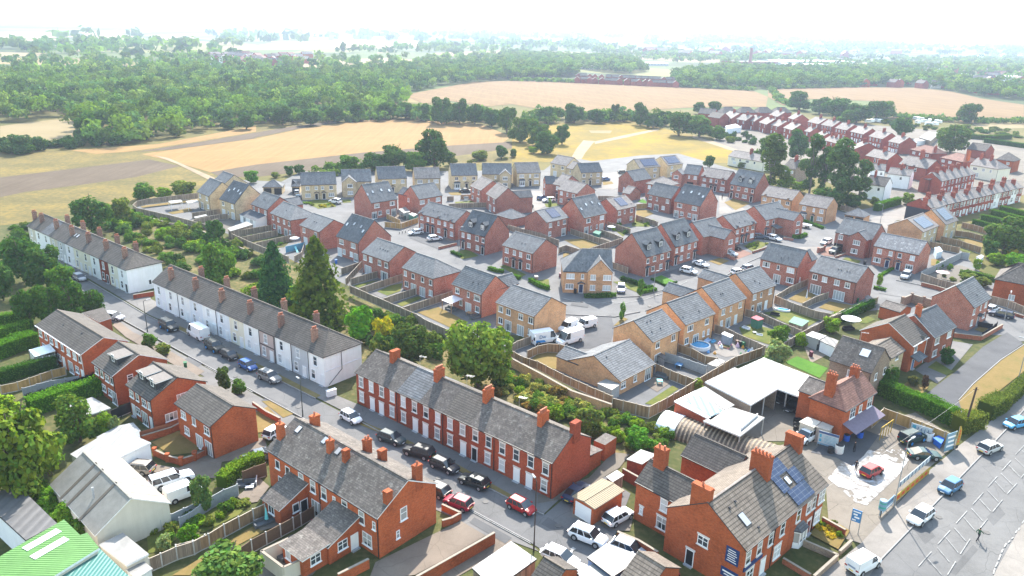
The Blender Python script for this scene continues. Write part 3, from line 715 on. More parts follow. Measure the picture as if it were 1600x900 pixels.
# lawns and patios of the estate
for c,xy,mt in (('A',(815,272,1175,226,1178,240,840,282),GR_DRY),('A',(985,308,1110,282,1130,300,1010,320),GR_DRY),('j1',(90,578,240,540,400,508,150,602),GR_LAWN),('j1',(370,645,530,575,668,548,640,640,490,694),GR_LAWN),('j1',(600,792,740,735,860,700,890,730,660,822),GR_LAWN),
                  ('c2',(345,182,470,152,640,238,545,275),GR_DRY),('i5',(10,490,250,472,420,545,240,610),GR_DRY),('i5',(0,650,60,640,110,670,0,700),GR_DRY),('i5',(860,135,1000,140,1060,182,940,230,850,190),GR_DRY),('j6',(240,732,440,620,560,690,400,785),GR_DRY),('j6',(590,835,720,760,1000,810,830,895),GR_DRY),
                  ('k5',(-40,540,100,500,340,560,500,720,300,740,0,640),GR_LAWN),('k5',(250,370,560,310,930,440,690,575,420,450),GR_LAWN),('C',(545,622,640,598,705,640,610,658),GR_LAWN),('C',(830,700,860,690,985,750,940,765),GR_LAWN),('h7',(385,650,500,605,690,660,520,742),GR_DRY),
                  ('e2',(548,476,620,440,800,510,752,568),GR_LUSH),('j4',(575,425,700,378,880,462,760,508),GR_LUSH),('d2',(-60,480,0,425,80,402,190,418,175,480,125,520),GR_DRY),('d2',(628,718,790,612,825,632,690,728),GR_LAWN),('f2',(555,132,600,130,655,160,590,182),GR_DRY),('f2',(635,505,685,468,785,530,745,552),GR_LAWN),
                  ('f2',(435,645,520,588,640,620,570,698),GR_DRY),('h2',(250,575,420,540,620,560,640,625,430,650,380,625),GR_LAWN),('h2',(700,545,810,540,815,575,720,580),GR_LAWN),('h5',(0,570,60,570,60,620,0,625),GR_LAWN),('h5',(80,665,210,655,270,690,100,705),GR_LAWN),('h5',(760,405,870,405,890,430,770,450),GR_DRY),
                  ('j3',(0,310,60,330,130,400,40,430),GR_LAWN),('j3',(300,440,430,425,440,520,330,500),GR_LAWN),('j4',(130,455,240,450,420,500,600,590,460,600,200,490),GR_LAWN),('i6',(805,740,930,700,1050,735,930,785),GR_DRY),('i8',(420,640,470,620,640,660,610,690),GR_LAWN),('k7',(-60,590,0,580,110,620,0,665),GR_DRY),
                  ('k7',(620,870,690,815,790,850,720,900),GR_DRY),('j7',(860,640,1000,640,900,715,860,715),GR_DRY),('j8',(505,400,720,455,715,505,500,440),GR_DRY),('h3',(900,460,1050,450,1060,490,940,490),GR_DRY),('h3',(980,570,1170,555,1180,580,990,590),GR_LAWN),('h4',(0,640,150,630,160,655,0,660),GR_LAWN),('k2',(590,300,700,195,760,220,640,290),GR_DRY),
                  ('i7',(310,560,480,495,600,540,430,630),GR_LAWN),('h6',(270,640,330,610,380,640,370,665),GR_LUSH),('k6',(250,470,420,410,510,450,400,500),GR_LAWN)):
    sheet('lawn',PP(c,*xy),mt,5)
for c,xy,mt in (('i1',(0,390,330,305,640,345,480,500,270,525),GR_ROUGH),('h1',(0,545,330,500,560,600,430,770,0,650),PV_YARD),('h1',(430,780,930,690,1010,800,1190,890,600,900),GR_ROUGH),('i5',(250,385,340,350,700,455,545,500),PV_TAN),('i5',(505,300,560,280,790,362,700,450),GR_LAWN),('i5',(800,330,860,200,1110,275,1000,335),GR_LAWN),('i5',(420,520,540,505,590,545,500,620,380,570),PV_YARD),('h3',(170,760,330,690,550,745,540,780,340,830),PV_TAN),('k1',(120,680,480,725,400,800,240,840),GR_ROUGH),('k7',(0,205,200,100,470,115,850,250,480,345),PV_YARD),('j8',(130,440,300,430,690,540,560,570),GR_LAWN),('j8',(235,380,420,400,690,505,640,560,160,440),GR_ROUGH),('j8',(430,250,770,300,760,380,410,310),GR_ROUGH),('i3',(100,330,150,375,470,500,545,505,520,470,200,360),PV_TAN),('k4',(460,290,620,190,800,260,860,420,700,440,480,350),PV_PALE),('c2',(395,155,520,125,720,200,640,225,545,175),PV_PATH),('d2',(620,600,720,540,780,560,770,600,700,650),PV_TAN),('h4',(790,520,940,515,1000,690,880,750,800,700),PV_PALE),('h5',(760,310,950,295,960,470,880,500,700,490,770,440),PV_PALE),
                  ('i3',(0,330,90,330,470,510,560,520,340,600,0,470),PV_DARK),('i8',(130,560,250,500,330,500,460,560,330,610,200,600),PV_RED),('i7',(80,600,200,560,420,650,200,730,150,720),PV_RED),('j4',(700,370,930,280,1120,390,890,450),PV_DARK),('h7',(330,570,430,580,390,650,480,740,600,710,640,740,330,790),PV_PALE),('j6',(-40,60,230,130,600,120,650,200,480,230,300,190),PV_PALE),
                  ('j1',(290,655,370,640,490,690,420,720),PV_PATH),('i2',(20,700,250,670,260,720,90,745),PV_PALE),('k5',(720,760,900,700,1060,830,800,960),PV_TAN),('k4',(160,420,300,440,470,560,380,650,120,560),PV_YARD),('k2',(200,380,360,200,560,170,600,330,560,480,320,560,120,560),PV_DARK)):
    sheet('patio',PP(c,*xy),mt,4)
# gardens of the near houses
sheet('lawn',PP('b3',60,575,330,458,410,480,350,545,140,650,60,620),GR_LAWN,5)
sheet('lawn',PP('b3',-40,900,440,608,500,640,350,720,60,900),GR_DRY,5)
sheet('lawn',PP('a3',890,120,1040,50,1180,130,1150,180,1000,195),GR_DRY,5)
sheet('patio',PP('b3',340,440,470,330,530,380,460,470,400,480),PV_TAN,6)
sheet('patio',PP('b3',440,600,600,560,800,490,840,520,560,620,480,640),PV_YARD,6)
sheet('patio',PP('b3',480,750,640,670,860,590,900,760,780,900,400,960),PV_CONC,4)
sheet('garden_bed',PP('a3',860,660,960,610,1050,560,1200,500,1200,560,940,760,870,770),GR_LAWN,4)
sheet('garden_bed',PP('e3',690,660,780,560,930,640,860,750),GR_DRY,9)
sheet('foam_patch',PP('e3',800,330,900,220,1000,170,1200,150,1290,200,1200,330,1100,420,1030,490,960,470,880,400),PV_CONC,6)
# the new estate
HOUSES={}
def estate(key,A,B,D,pitch,wall,roof,label,e=5.0,ang=None,name='brick_house',group='houses of the new estate',**k):
    fr=frame_of(P(*A),P(*B),e,ang);r=e+math.tan(math.radians(pitch))*D/2
    root,L=make_house(fr,D,e,r,wall,roof,name,label,'house',group,**k)
    HOUSES[key]=(root,L,D,e,r);return root
SEMI_R='w.1 w.32 w.64 w.88 | p.2 p.8'
DET_R='W.16 s.5 W.84 | o.15 f.5 w.85'
VS=((.42,.52),(.5,.52),(.58,.52))
S='stone_house';B='buff_brick_house'
estate('E1',('h1',90,290),('h1',160,355),9.0,40,BR_STN,TL_EST,'tan stone house with plain gable, far left corner of the estate by the fenced gardens',ang=-46,name=S,F='w.2 w.75 | f.3 w.8')
estate('E1b',('h1',250,180),('h1',330,232),8.5,36,BR_STN,TL_EST,'pale stone house with whitish roof half hidden behind the far left stone gable',ang=-46,name=S)
estate('E2',('h1',315,380),('h1',497,440),10.2,44,BR_STN,TL_SLT,'tall tan stone house with four skylights and a broad blank gable',name=S,F='w.22 w.8 | f.2 s.5 f.8',sky=((.2,.5),(.42,.62),(.7,.6),(.9,.52)))
r_=estate('E3',('h1',685,440),('h1',878,510),8.6,36,BR_NEW,TL_EST,'red brick house with a white lean-to garden room on its back wall',F='w.15 s.45 w.85 | f.2',rear=(4.5,9.4,3.0),vents=VS[:2])
estate('E4',('i1',310,95),('i1',550,185),8.6,32,BR_NEW,TL_EST,'hip roofed red brick house with four rear windows beside the cul-de-sac',F='x.12 x.38 x.66 x.9 | w.15 f.4 f.72 w.92',hipR=4.2,vents=((.5,.5),))
estate('E5',('i1',655,235),('i1',890,320),9.0,29,BR_NEW,TL_EST,'red brick semi with the blue garden fence and slide behind it',F='w.2 w.78 | f.25 w.75',vents=((.4,.5),(.52,.5)))
estate('E6',('h2',225,370),('h2',645,358),8.6,38,BR_STN,TL_LIN,'pair of stone semis with two dark doors facing the cul-de-sac',name=S,F='w.18 m.42B m.6 w.84 | W.18B d.42k d.63k W.84',vents=((.45,.35),(.56,.35)),pipes=(.5,))
rt=estate('E7',('h2',700,330),('h2',1055,325),8.6,38,BR_STN,TL_EST,'stone house with a broad front gable beside the pair of stone semis',name=S,wing=(0.1,5.0,1.6),F='w.85 |');wing_windows(rt,8.6,.1,5.0,1.6,'W.55 | W.55B',9)
estate('E8',('h3',80,300),('h3',420,288),8.4,40,BR_STN,TL_LIN,'stone house under a pale grey roof in front of the large dark tree',name=S,F='w.2 w.55 w.85 | w.2 d.5')
estate('E9',('h3',510,293),('h3',815,287),8.0,38,BR_STN,TL_PAL,'small stone house with a nearly white roof and two roof vents',name=S,F='W.2B s.55B W.82B | d.5',vents=((.45,.25),(.56,.25)))
estate('E10',('h3',940,258),('h4',200,328),8.4,40,BR_STN,TL_LIN,'stone house with a white bay window right of the nearly white roof',name=S,F='w.2 w.5B w.85 | b.22 d.58k d.85k')
rt=estate('E11',('h4',250,315),('h4',600,320),8.4,38,BR_STN,TL_EST,'stone house with a projecting gable on its right, behind two red houses',name=S,wing=(6.0,10.4,1.5),F='s.45 | d.45');wing_windows(rt,8.4,6.0,10.4,1.5,'W.5 | W.5B',10)
estate('E12',('h4',660,305),('h4',940,298),8.2,38,BR_STN,TL_PAL,'stone house with a white bay, dark door and nearly white roof by the pale drive',name=S,F='W.2B s.55 W.82B | b.22 d.57k W.82B')
estate('E13',('h5',180,180),('h5',305,222),8.6,33,BR_STN,TL_PAL,'outermost stone house beside the pale track into the meadow',ang=-44,name=S,F='w.2 w.75 | f.3 w.8')
estate('E14',('h5',345,240),('h5',415,262),7.0,33,BR_STN,TL_PAL,'narrow stone wing with a white roof squeezed behind the dark roofed stone house',ang=-50,name=S,F='s.5 |')
estate('E15',('h5',510,300),('h5',765,288),7.2,39,BR_STN,TL_SLT,'dark roofed stone house with a dark door beside the pale yard',name=S,F='w.15 s.48 w.8 | w.15 d.45k w.8',vents=((.45,.25),))
rt=estate('E16',('h5',200,428),('h5',258,458),9.6,32,BR_NEW,TL_PAL,'L shaped red brick house beside the two cars parked on the lawn edge',ang=-46,F='w.5B | d.5k')
estate('E16b',('h5',95,430),('h5',212,430),5.6,38,BR_NEW,TL_SLT,'dark roofed side wing of the L shaped red house',name='house_wing',F='| ',Lf='w.5B | W.5B')
estate('E17',('h5',288,485),('h5',405,550),9.0,31,BR_NEW,TL_PAL,'red brick house with a white roof between the L shaped house and the skylight house',ang=-47,F='w.2B s.5 w.8 | w.2 d.6w')
estate('E18',('h5',545,830),('h5',815,770),10.0,44,BR_NEW,TL_EST,'tall red brick house with four skylights and a blank left gable, mid estate',ang=44,F='W.22 W.8 | f.15 s.35 s.6 f.8',sky=((.1,.42),(.38,.58),(.66,.62),(.9,.48)))
estate('E19',('i4',705,283),('i4',970,222),8.4,31,BR_NEW,TL_EST,'red brick house with blue solar panels behind the brick semis of the car park road',F='w.2 s.55 w.82 | w.18 f.8',sol=(.55,.56,3.6,3.3))
estate('E20',('h5',935,738),('h5',1160,688),9.0,30,BR_NEW,TL_PAL,'red brick house with grey solar panels beside the tall skylight house',ang=44,F='w.15 s.42 w.78 | f.16 w.78',sol=(.5,.56,3.6,3.4),vents=((.05,.3),(.85,.25)))
estate('E21',('h4',125,450),('h4',215,510),8.6,34,BR_NEW,TL_PAL,'white roofed red house, left of two set side by side behind the stone bays',ang=-62,F='w.25 w.75 | w.2 f.7')
estate('E22',('h4',303,540),('h4',398,612),8.0,40,BR_NEW,TL_PAL,'red brick house with a dark roofed wing behind, right of two set side by side',ang=-68,F='w.25 w.75 | f.4 w.8',R='| ',rear=(4.6,9.0,4.5))
estate('E23',('h4',435,785),('h4',570,850),6.4,30,BR_NEW,TL_EST,'square red brick garage with a pyramid roof behind the dormer house',e=2.6,ang=-46,name='brick_garage',hipL=3.1,hipR=3.1,pipes=())
estate('E24',('h6',232,400),('h6',440,365),7.4,40,BR_NEW,TL_EST,'plain red brick house with a bare side wall beside the pale yard',F='| ',Lf='| s.4B')
estate('E25',('h6',300,245),('h6',545,225),8.6,33,BR_STN,TL_PAL,'stone house at the meadow edge with a dark sheet of solar panels, left of two',name=S,F='W.75B | w.75',sol=(.58,.52,7.0,3.6))
estate('E26',('h6',640,215),('h6',795,190),8.8,33,BR_STN,TL_PAL,'stone house at the meadow edge with solar panels over its whole roof, right of two',ang=36,name=S,F='w.3 | w.3',sol=(.5,.52,6.6,3.8))
rt=estate('E27',('h6',800,312),('h6',990,325),8.0,37,BR_NEW,TL_LIN,'red brick house with a front gable at the top of the estate',ang=-30,wing=(-3.6,0.6,2.6),F='s.4 w.8B | g.5');wing_windows(rt,8,-3.6,.6,2.6,'W.45B | W.45',6)
estate('E28',('h7',110,335),('h7',420,385),8.6,32,BR_NEW,TL_PAL,'red brick semis with a white roof and two little gables',F='w.15B x.4 x.6 w.85 | W.15 d.42k d.58k W.85B',gablets=(1.6,8.9))
estate('E29',('h7',450,430),('h7',750,485),9.6,45,BR_NEW,TL_EST,'tall red brick semis with two blue dormers below the poplar trees',F='x.1 w.36 w.66 x.9 | d.1k w.33 W.62B d.88k',dormers=(.33,.73))
estate('E30',('h7',820,560),('h8',285,400),9.0,30,BR_BUF,TL_PAL,'buff brick semis with a white roof and two little gables',name=B,F='w.12 x.4 x.6 w.86 | w.15 d.4 d.6 w.85',gablets=(1.4,9.2),vents=((.45,.4),(.52,.4)))
estate('E31',('h8',362,440),('h8',690,498),8.8,32,BR_BUF,TL_PAL,'buff brick house with a white roof, bay window and green door',name=B,F='w.2B s.55 w.82 | b.2 d.53g W.8')
estate('E32',('i8',440,110),('i8',680,150),6.6,30,BR_BUF,TL_EST,'buff brick double garage with a pyramid roof at the lane end',e=2.5,name='brick_garage',hipL=2.9,hipR=2.9,F='| g.27k g.76k',pipes=())
estate('E33',('h6',380,545),('h6',665,605),7.8,41,BR_NEW,TL_EST,'red brick house with french doors onto a small dry garden',F='w.15 s.42 w.85 | o.15 f.42 w.7',vents=())
estate('E34',('h6',697,630),('h6',1008,692),10.4,43,BR_NEW,TL_SLT,'tall red brick house with four skylights and a broad blank right gable',F='W.22 W.78 | f.12 w.33 w.62 f.82',sky=((.15,.52),(.42,.62),(.72,.6),(.9,.5)))
estate('E35',('h6',362,422),('h6',600,465),9.0,30,BR_NEW,TL_PAL,'white hip roofed red house hidden behind the house with french doors',hipL=4.2,hipR=4.2,F='w.2 | ')
estate('E36',('h6',85,530),('h6',180,550),6.4,32,BR_NEW,TL_PAL,'small red brick garage with a white gabled roof',e=2.5,name='brick_garage',pipes=())
estate('E37',('h2',1050,580),('h3',312,532),9.8,44,BR_NEW,TL_EST,'tall red brick house with skylights and a blank left gable beside the cul-de-sac',F='W.22 W.8 | f.12 w.33 w.62 f.85',sky=((.03,.45),(.25,.55),(.58,.58),(.85,.5)))
estate('E38',('h3',560,535),('h3',838,488),8.2,40,BR_NEW,TL_EST,'red brick house with a dark side wing behind the terrace of three',F='W.15B s.42 W.82B | w.2',Lf='x.35B | ',rear=(0,4.4,2.6))
estate('E39',('i3',95,170),('i3',530,285),8.8,31,BR_NEW,TL_EST,'terrace of three red brick houses with three little gables facing the car park',name='brick_terrace',F='w.1 x.27 x.4 w.57 x.73 w.9 | w.1 d.26k d.4k w.56 d.74k w.9',gablets=(1.4,8.5,13.4),style='estate',vents=((.3,.45),(.42,.45),(.62,.4),(.7,.4)))
estate('E40',('i3',585,370),('i3',880,450),9.4,45,BR_NEW,TL_SLT,'tall red brick semis with two dormers beside the small car park',F='x.12 w.36 w.68 x.92 | d.12k w.36 w.7 d.9k',dormers=(.33,.8))
estate('E41',('i4',180,545),('i4',545,648),9.2,30,BR_NEW,TL_EST,'low hedged red brick semis left of the buff house with the navy door',F='w.15 x.4 x.6 w.85 | w.15 d.38k d.6k w.85',vents=((.48,.42),(.58,.42)))
estate('E42',('i2',35,365),('i2',295,453),10.2,44,BR_NEW,TL_SLT,'tall red brick house with four skylights above the dark conifers',F='W.22 W.75 | f.12 w.32 w.65 f.85',sky=((.12,.55),(.38,.64),(.7,.62),(.88,.48)))
estate('E43',('i2',335,555),('i2',655,668),9.2,30,BR_NEW,TL_EST,'red brick semis with two sets of patio doors behind the long back fence',F=SEMI_R,vents=((.42,.5),(.52,.5),(.6,.5),(.68,.5)))
estate('E44',('j1',655,360),('j1',1025,492),8.2,33,BR_NEW,TL_LIN,'hip ended red brick semis with small fenced lawns behind',F='x.1 x.35 x.65 x.9 | w.13 f.36 f.64 w.9',hipR=4.0)
estate('E45',('j2',190,325),('j2',540,455),7.6,40,BR_NEW,TL_LIN,'red brick house with a white patio awning on its back wall',F='w.18 s.55 W.84 | x.3 f.55 w.85',rear=(4.6,8.9,3.2),Lf='',R='| ',vents=((.55,.4),(.72,.4)))
estate('E46',('k1',105,315),('k1',560,485),9.2,30,BR_BUF,TL_LIN,'buff brick semis behind the white work vans',name=B,F='w.13 w.33 w.65 w.9 | w.13 f.33D f.65 w.9')
rt=estate('E47',('j3',595,330),('j3',1185,345),9.4,40,BR_BUF,TL_EST,'buff brick corner house with a front gable, navy door and clipped hedge',name=B,hipL=4.4,wing=(5.2,11.0,0.35,7.9),F='W.16B s.4 | W.15B d.38n',vents=((.4,.3),));wing_windows(rt,9.4,5.2,11.0,.35,'w.25B W.78B | w.25B W.78B',11)
estate('E48',('i5',975,690),('i6',370,605),9.6,45,BR_NEW,TL_EST,'tall dormered red brick semis with a broad blank gable, left of two matching pairs',F='x.1 w.36 w.66 x.92 | d.1k w.33 w.64 d.9k',dormers=(.22,.68))
estate('E49',('i6',415,570),('i6',688,488),9.6,46,BR_NEW,TL_EST,'tall dormered red brick semis behind two white cars, right of two matching pairs',F='x.1 w.33 w.64 x.9 | d.1k w.33 w.64 d.9k',dormers=(.22,.68))
rt=estate('E50',('i6',745,455),('i6',1010,390),8.2,38,BR_NEW,TL_LIN,'red brick house with a big front gable next to the tall dormer pairs',wing=(2.6,8.0,4.6),F='| ');wing_windows(rt,8.2,2.6,8.0,4.6,'W.55 | W.55B',9)
estate('E51',('i7',215,355),('i7',475,285),8.6,33,BR_NEW,TL_LIN,'red brick semis with two little gables and a planted front garden',F='w.15B x.38 x.6 w.85 | W.15B d.38k d.58k W.85',gablets=(1.5,9.4),vents=((.35,.3),(.6,.3)))
rt=estate('E52',('i7',575,255),('i7',860,190),8.8,36,BR_NEW,TL_LIN,'red brick house with a projecting side wing and canopy near the flatbed truck',F='w.12 x.36 | d.08 f.4',wing=(6.2,11.6,5.0));wing_windows(rt,8.8,6.2,11.6,5.0,'W.5B | W.5B',11)
rt=estate('E53',('i8',335,320),('i8',770,410),9.4,36,BR_NEW,TL_EST,'red brick house with an open black garage door and a wide front gable',F='w.17B | g.14k',wing=(4.3,9.4,2.0));wing_windows(rt,9.4,4.3,9.4,2.0,'W.5 | W.45',10)
estate('E54',('j7',185,480),('j7',720,590),9.0,31,BR_NEW,TL_PAT,'red brick semis with a patchy pale roof and two navy doors with white surrounds',F='w.15B x.4 x.6 w.87B | W.13 d.36n d.6n W.84',pipes=(.5,))
e55=estate('E55',('j7',770,320),('j7',958,243),9.6,30,BR_BUF,TL_PAL,'stone fronted house with an orange brick gable and two blocks of solar panels',name=S,F='w.2B x.5 w.8B | w.2 f.7',sol=(.5,.5,7.2,3.8))
e56=estate('E56',('j7',1035,235),('j7',1185,178),9.2,38,BR_BUF,TL_PAL,'stone fronted house with solar panels beside the black painted terrace gable',name=S,F='w.2B w.75 | w.25 f.7',sol=(.5,.55,5.6,4.0))
for k_ in ('E55','E56'):m=MB();L_=HOUSES[k_][1];m.box(.1,L_ - .1,.205,.245,0,4.95);m.build('stone_front',BR_STN,HOUSES[k_][0])
estate('E57',('i7',505,705),('i7',950,810),7.6,41,BR_NEW,TL_EST,'red brick house with three upper windows backing onto the brick planter',F='W.18 s.5 W.82 | f.5 W.84',R='| s.3B',rear=(4.8,9.2,3.2),vents=((.5,.3),(.66,.4)))
estate('E58',('j6',485,400),('j6',1040,540),9.2,31,BR_NEW,TL_LIN,'red brick semis with two wide white patio doors and dry lawns',F='w.13 w.34 w.6B w.82 | p.18 p.68',vents=((.5,.5),(.56,.5),(.68,.5),(.74,.5)))
estate('E59',('k2',1050,485),('k3',480,710),8.6,32,BR_BUF,TL_LIN,'buff brick house next to the bungalow, first of four in a stepped row',name=B,F='w.22 w.78 | f.25',vents=((.2,.35),(.5,.35),(.3,.75),(.42,.75)))
estate('E60',('k3',535,660),('k3',888,522),9.2,33,BR_BUF,TL_LIN,'buff brick house with a blue paddling pool behind, second of the stepped row',name=B,F='W.2 w.75 | w.12 f.42 s.68 s.84',vents=((.1,.3),(.62,.3)))
estate('E61',('k3',940,468),('j5',805,640),9.0,35,BR_BUF,TL_LIN,'buff brick house with a small shed behind, third of the stepped row',name=B,F='w.17 s.45 w.8 | x.15 f.4 e.68w',rear=(0,4.2,4.6),vents=((.35,.5),(.42,.5)))
estate('E62',('j5',870,590),('j5',1150,490),9.0,35,BR_BUF,TL_LIN,'buff brick house with a white paddling pool behind, last of the stepped row',name=B,F='w.15 s.42 w.8 | x.12 f.4 e.68w',rear=(0,4.2,4.6),vents=((.4,.45),(.5,.3)))
estate('E63',('d2',485,585),('d2',692,478),11.0,26,BR_BUF,TL_LIN,'buff brick bungalow with a wide grey roof above the retaining wall',e=2.6,name='brick_bungalow',up=-9,F='| o.12 x.45 f.82',Lf='| ',rear=(0.0,5.0,2.4),vents=((.2,.8),))
estate('E64',('k7',620,610),('k7',820,490),8.2,41,BR_NEW,TL_LIN,'red brick house with a small railed front garden at the road corner',F='w.12B s.5B w.8B | w.12B d.5n w.82',vents=((.5,.35),),pipes=(1,))
# garages, lean-tos
for k,A,B_,lab in (('h1',('h1',820,243),('h1',1060,243),'stone double garage with a pyramid roof and two open bays holding white cars'),('h2',('h2',110,385),('h2',215,385),'small pyramid roofed garage beside the pair of stone semis')):
    estate('G'+k,A,B_,6.0,32,BR_STN,TL_EST,lab,e=2.5,name='stone_garage',group='garages',hipL=2.9,hipR=2.9,F='| g.26k g.76k' if k=='h1' else '| g.5k',pipes=())
# older houses, east and west of the estate
def old(key,A,B,D,pitch,wall,roof,name,label,e=5.0,ang=None,cat='house',**k):
    fr=frame_of(P(*A),P(*B),e,ang);r=e+math.tan(math.radians(pitch))*D/2
    k.setdefault('style','old');root,L=make_house(fr,D,e,r,wall,roof,name,label,cat,k.pop('group',None),**k)
    HOUSES[key]=(root,L,D,e,r);return root
old('E65',('f2',552,380),('f2',645,325),9.4,32,BR_ORG,TL_BRN,'detached_house','brown tiled brick house with a white verge, lean-to porch and blue door',fascia=FASCW,edge=FASCW,ang=42,F='w.3 | d.3b',gablets=(4.6,))
old('E66',('f2',680,330),('f2',808,262),8.4,36,BR_WAL,TL_SLT,'detached_house','brick house with a dark slate roof, white verges and a red chimney',edge=FASCW,F='W.2 W.75 | W.2 d.6',chim=((.1,.95,False,dict(mat=BR_ORG)),))
old('E67',('k6',550,285),('k6',800,360),5.0,18,BR_ORG,TL_OLD,'brick_garage','flat looking brick garage with an old grey roof behind the brown tiled house',e=2.6,cat='garage',pipes=())
old('E68',('k8',265,385),('k8',765,548),7.6,40,BR_GRY,TL_OLD,'detached_house','weathered brown house with a plain grey roof, one large skylight and an aerial',F='x.52 |',R='x.3 x.75 | w.2 d.75w',sky=(),e=5.2)
old('E69',('k8',1000,375),('k8',1165,275),5.6,28,BR_STN,TL_TAN,'house_extension','cream tiled extension with a climber, between the weathered and the brown tiled house',e=4.4,ang=42,F='w.5 |',pipes=())
old('E70',('e2',905,762),('e2',1090,648),5.6,40,BR_ORG,TL_PNK,'detached_house','hipped house with a pink clay roof and shop awning above the car wash yard',e=5.2,hipL=2.6,F='T.3D x.55 T.85D | ',chim=((.12,.85,True,dict(mat=BR_ORG,sz=(1.3,.7,2.3))),(.8,.95,True,dict(mat=BR_ORG,sz=(1.2,.7,1.3)))))
old('E70b',('e2',655,628),('e2',728,690),6.0,24,BR_ORG,TL_OLD,'house_extension','two storey brick rear extension with a grey roof next to the open fronted workshop',e=5.0,F='s.7 | d.75w',ang=-46,pipes=(.9,))
old('E71',('k7',850,268),('k7',1350,360),10,34,BR_ORG,TL_OLD,'detached_house','brick house with a white band under its hipped grey roof at the right edge',hipL=4.6,hipR=4.6,F='| w.5')
# row of 1970s houses on the left
old('N1',('a2',205,255),('a2',470,430),7.6,26,BR_ORG,TL_BRN,'brick_terrace','long brick block of four houses with ribbed brown roof and a white conservatory',fascia=FASCW,edge=FASCW,ridge=TL_TAN,F='o.07 x.2 o.32 x.44 x.57 o.7 o.83 x.94 | o.1 f.2 o.45 d.55w f.7 o.84 d.95w',vents=((.35,.6),(.7,.7)))
old('N2',('a2',535,470),('a2',655,555),8.5,27,BR_ORG,TL_BRN,'detached_house','brick house with one flat roofed dormer and brown tiles',edge=FASCW,F='o.14 x.4 o.65 x.88 | d.15w o.4 o.7 f.88',R='m.3 |')
old('N3',('a2',735,600),('a2',875,700),8.5,27,BR_ORG,TL_BRN,'detached_house','brick house with two flat roofed dormers on its rear roof',F='o.15 x.4 o.68 x.9 | d.15w o.35 f.62 d.9w',R='W.55D | W.32 d.75w')
old('N4',('a2',1020,710),('b2',180,850),6.9,27,BR_ORG,TL_BRN,'detached_house','orange brick house with a broad blank gable beside the curved garden wall',F='o.2 x.5 o.85 | o.25 f.6 f.85')
DFELT=plain('dormer_felt',(.17,.15,.135),.85)
def flat_dormer(key,u,w_,**k):
    root,L,D,e,r=HOUSES[key];dormer(root,u*L,D,e,r,DFELT,w_=w_,t0=0.36,h_=1.15,cheek=FASC,gable=False,win='x')
flat_dormer('N2',.62,3.0);flat_dormer('N3',.28,2.6);flat_dormer('N3',.72,2.6)
root,L,D,e,r=HOUSES['E68'];skylight(root,.66*L,.62,D,e,r,1.5,1.5);aerial(root,(L*.42,D/2,r),0.4)
# big near brick house and its rear rooms
old('N5',('b3',505,155),('b3',1160,565),9.0,30,BR_ORG,TL_OLD,'brick_terrace','long red brick house with a tall plain gable, four small chimneys and skylights',e=5.3,fascia=GUT,edge=FASCW,
    F='x.1D x.2D t.33 t.44 t.54 v.63 t.72 t.86 v.96 | t.12 f.46 f.66 T.9',R='t.42B | v.32B',lint=False,style='plain',sky=((.1,.78),(.33,.86),(.47,.8)),pipes=(.5,1),
    chim=((.03,.42,False,dict(sz=(.8,.8,1.9),mat=BR_ORG,pots=1)),(.42,.72,False,dict(sz=(.75,.6,1.5),mat=BR_ORG,pots=1)),(.56,.72,False,dict(sz=(.75,.6,1.4),mat=BR_ORG,pots=0)),
          (.98,.42,False,dict(sz=(.8,.7,1.3),mat=BR_ORG,pots=0)),(.98,.62,True,dict(sz=(1.0,.7,2.0),mat=BR_ORG,pots=1)),(.55,.55,True,dict(sz=(.9,.7,1.7),mat=BR_ORG,pots=2)),(.68,.55,True,dict(sz=(.9,.7,1.4),mat=BR_ORG,pots=0)),(.12,.75,True,dict(sz=(1.1,.7,1.4),mat=BR_ORG,pots=1))))
root,L,D,e,r=HOUSES['N5']
def lean_to(par,u0,u1,depth,ze,zt,wall,roofm,F='',name='rear_extension',D=None,label=None):
    """single storey room under a roof sloping down from the house wall"""
    m=MB();r_=MB();y1=0.23;y0=y1 - depth
    m.poly([(u0,y0,0),(u1,y0,0),(u1,y0,ze),(u0,y0,ze)]);m.poly([(u1,y0,0),(u1,y1,0),(u1,y1,zt),(u1,y0,ze)]);m.poly([(u0,y1,0),(u0,y0,0),(u0,y0,ze),(u0,y1,zt)])
    s=(zt - ze)/depth
    r_.slab([(u0 - .12,y0 - .25,ze - .25*s+.1),(u1+.12,y0 - .25,ze - .25*s+.1),(u1+.12,y1,zt+.1),(u0 - .12,y1,zt+.1)],.12,0,1)
    o=m.build(name,wall,par);r_.build('roof',[roofm,FASCW],o)
    for tk in F.split():
        t,fr=tk[0],float(tk[1:])
        loc=(u0+fr*(u1 - u0),y0 - .0,WT[t][2] if t in WT else 0)
        if t in WT:add_window(o,t,loc)
        elif t=='d':add_door(o,loc,0,'w')
    return o
x1=lean_to(root,4.6,8.2,3.9,2.3,3.9,BR_ORG,TL_OLD,'w.5');add_window(x1,'x',(8.2,-1.6,1.0),math.pi/2);add_door(x1,(8.2,-.5,0),math.pi/2,'k')
x2=lean_to(root,13.2,17.6,4.2,2.3,3.9,BR_ORG,TL_OLD,'');add_window(x2,'o',(17.6,-2.2,1.0),math.pi/2);add_door(x2,(17.6,-.6,0),math.pi/2,'w')
m=MB();m.box(13.6,17.3,-7.0,-4.0,0,2.35);x3=m.build('rear_extension',BR_ORG,root);m=MB();m.slab([(13.4,-7.3,2.42),(17.6,-7.3,2.42),(17.6,-3.8,2.65),(13.4,-3.8,2.65)],.14,0,1);m.build('roof',[TL_OLD,FASCW],x3);add_window(x3,'o',(17.3,-5.5,.95),math.pi/2);add_window(x3,'x',(14.6,-7.0,.95))
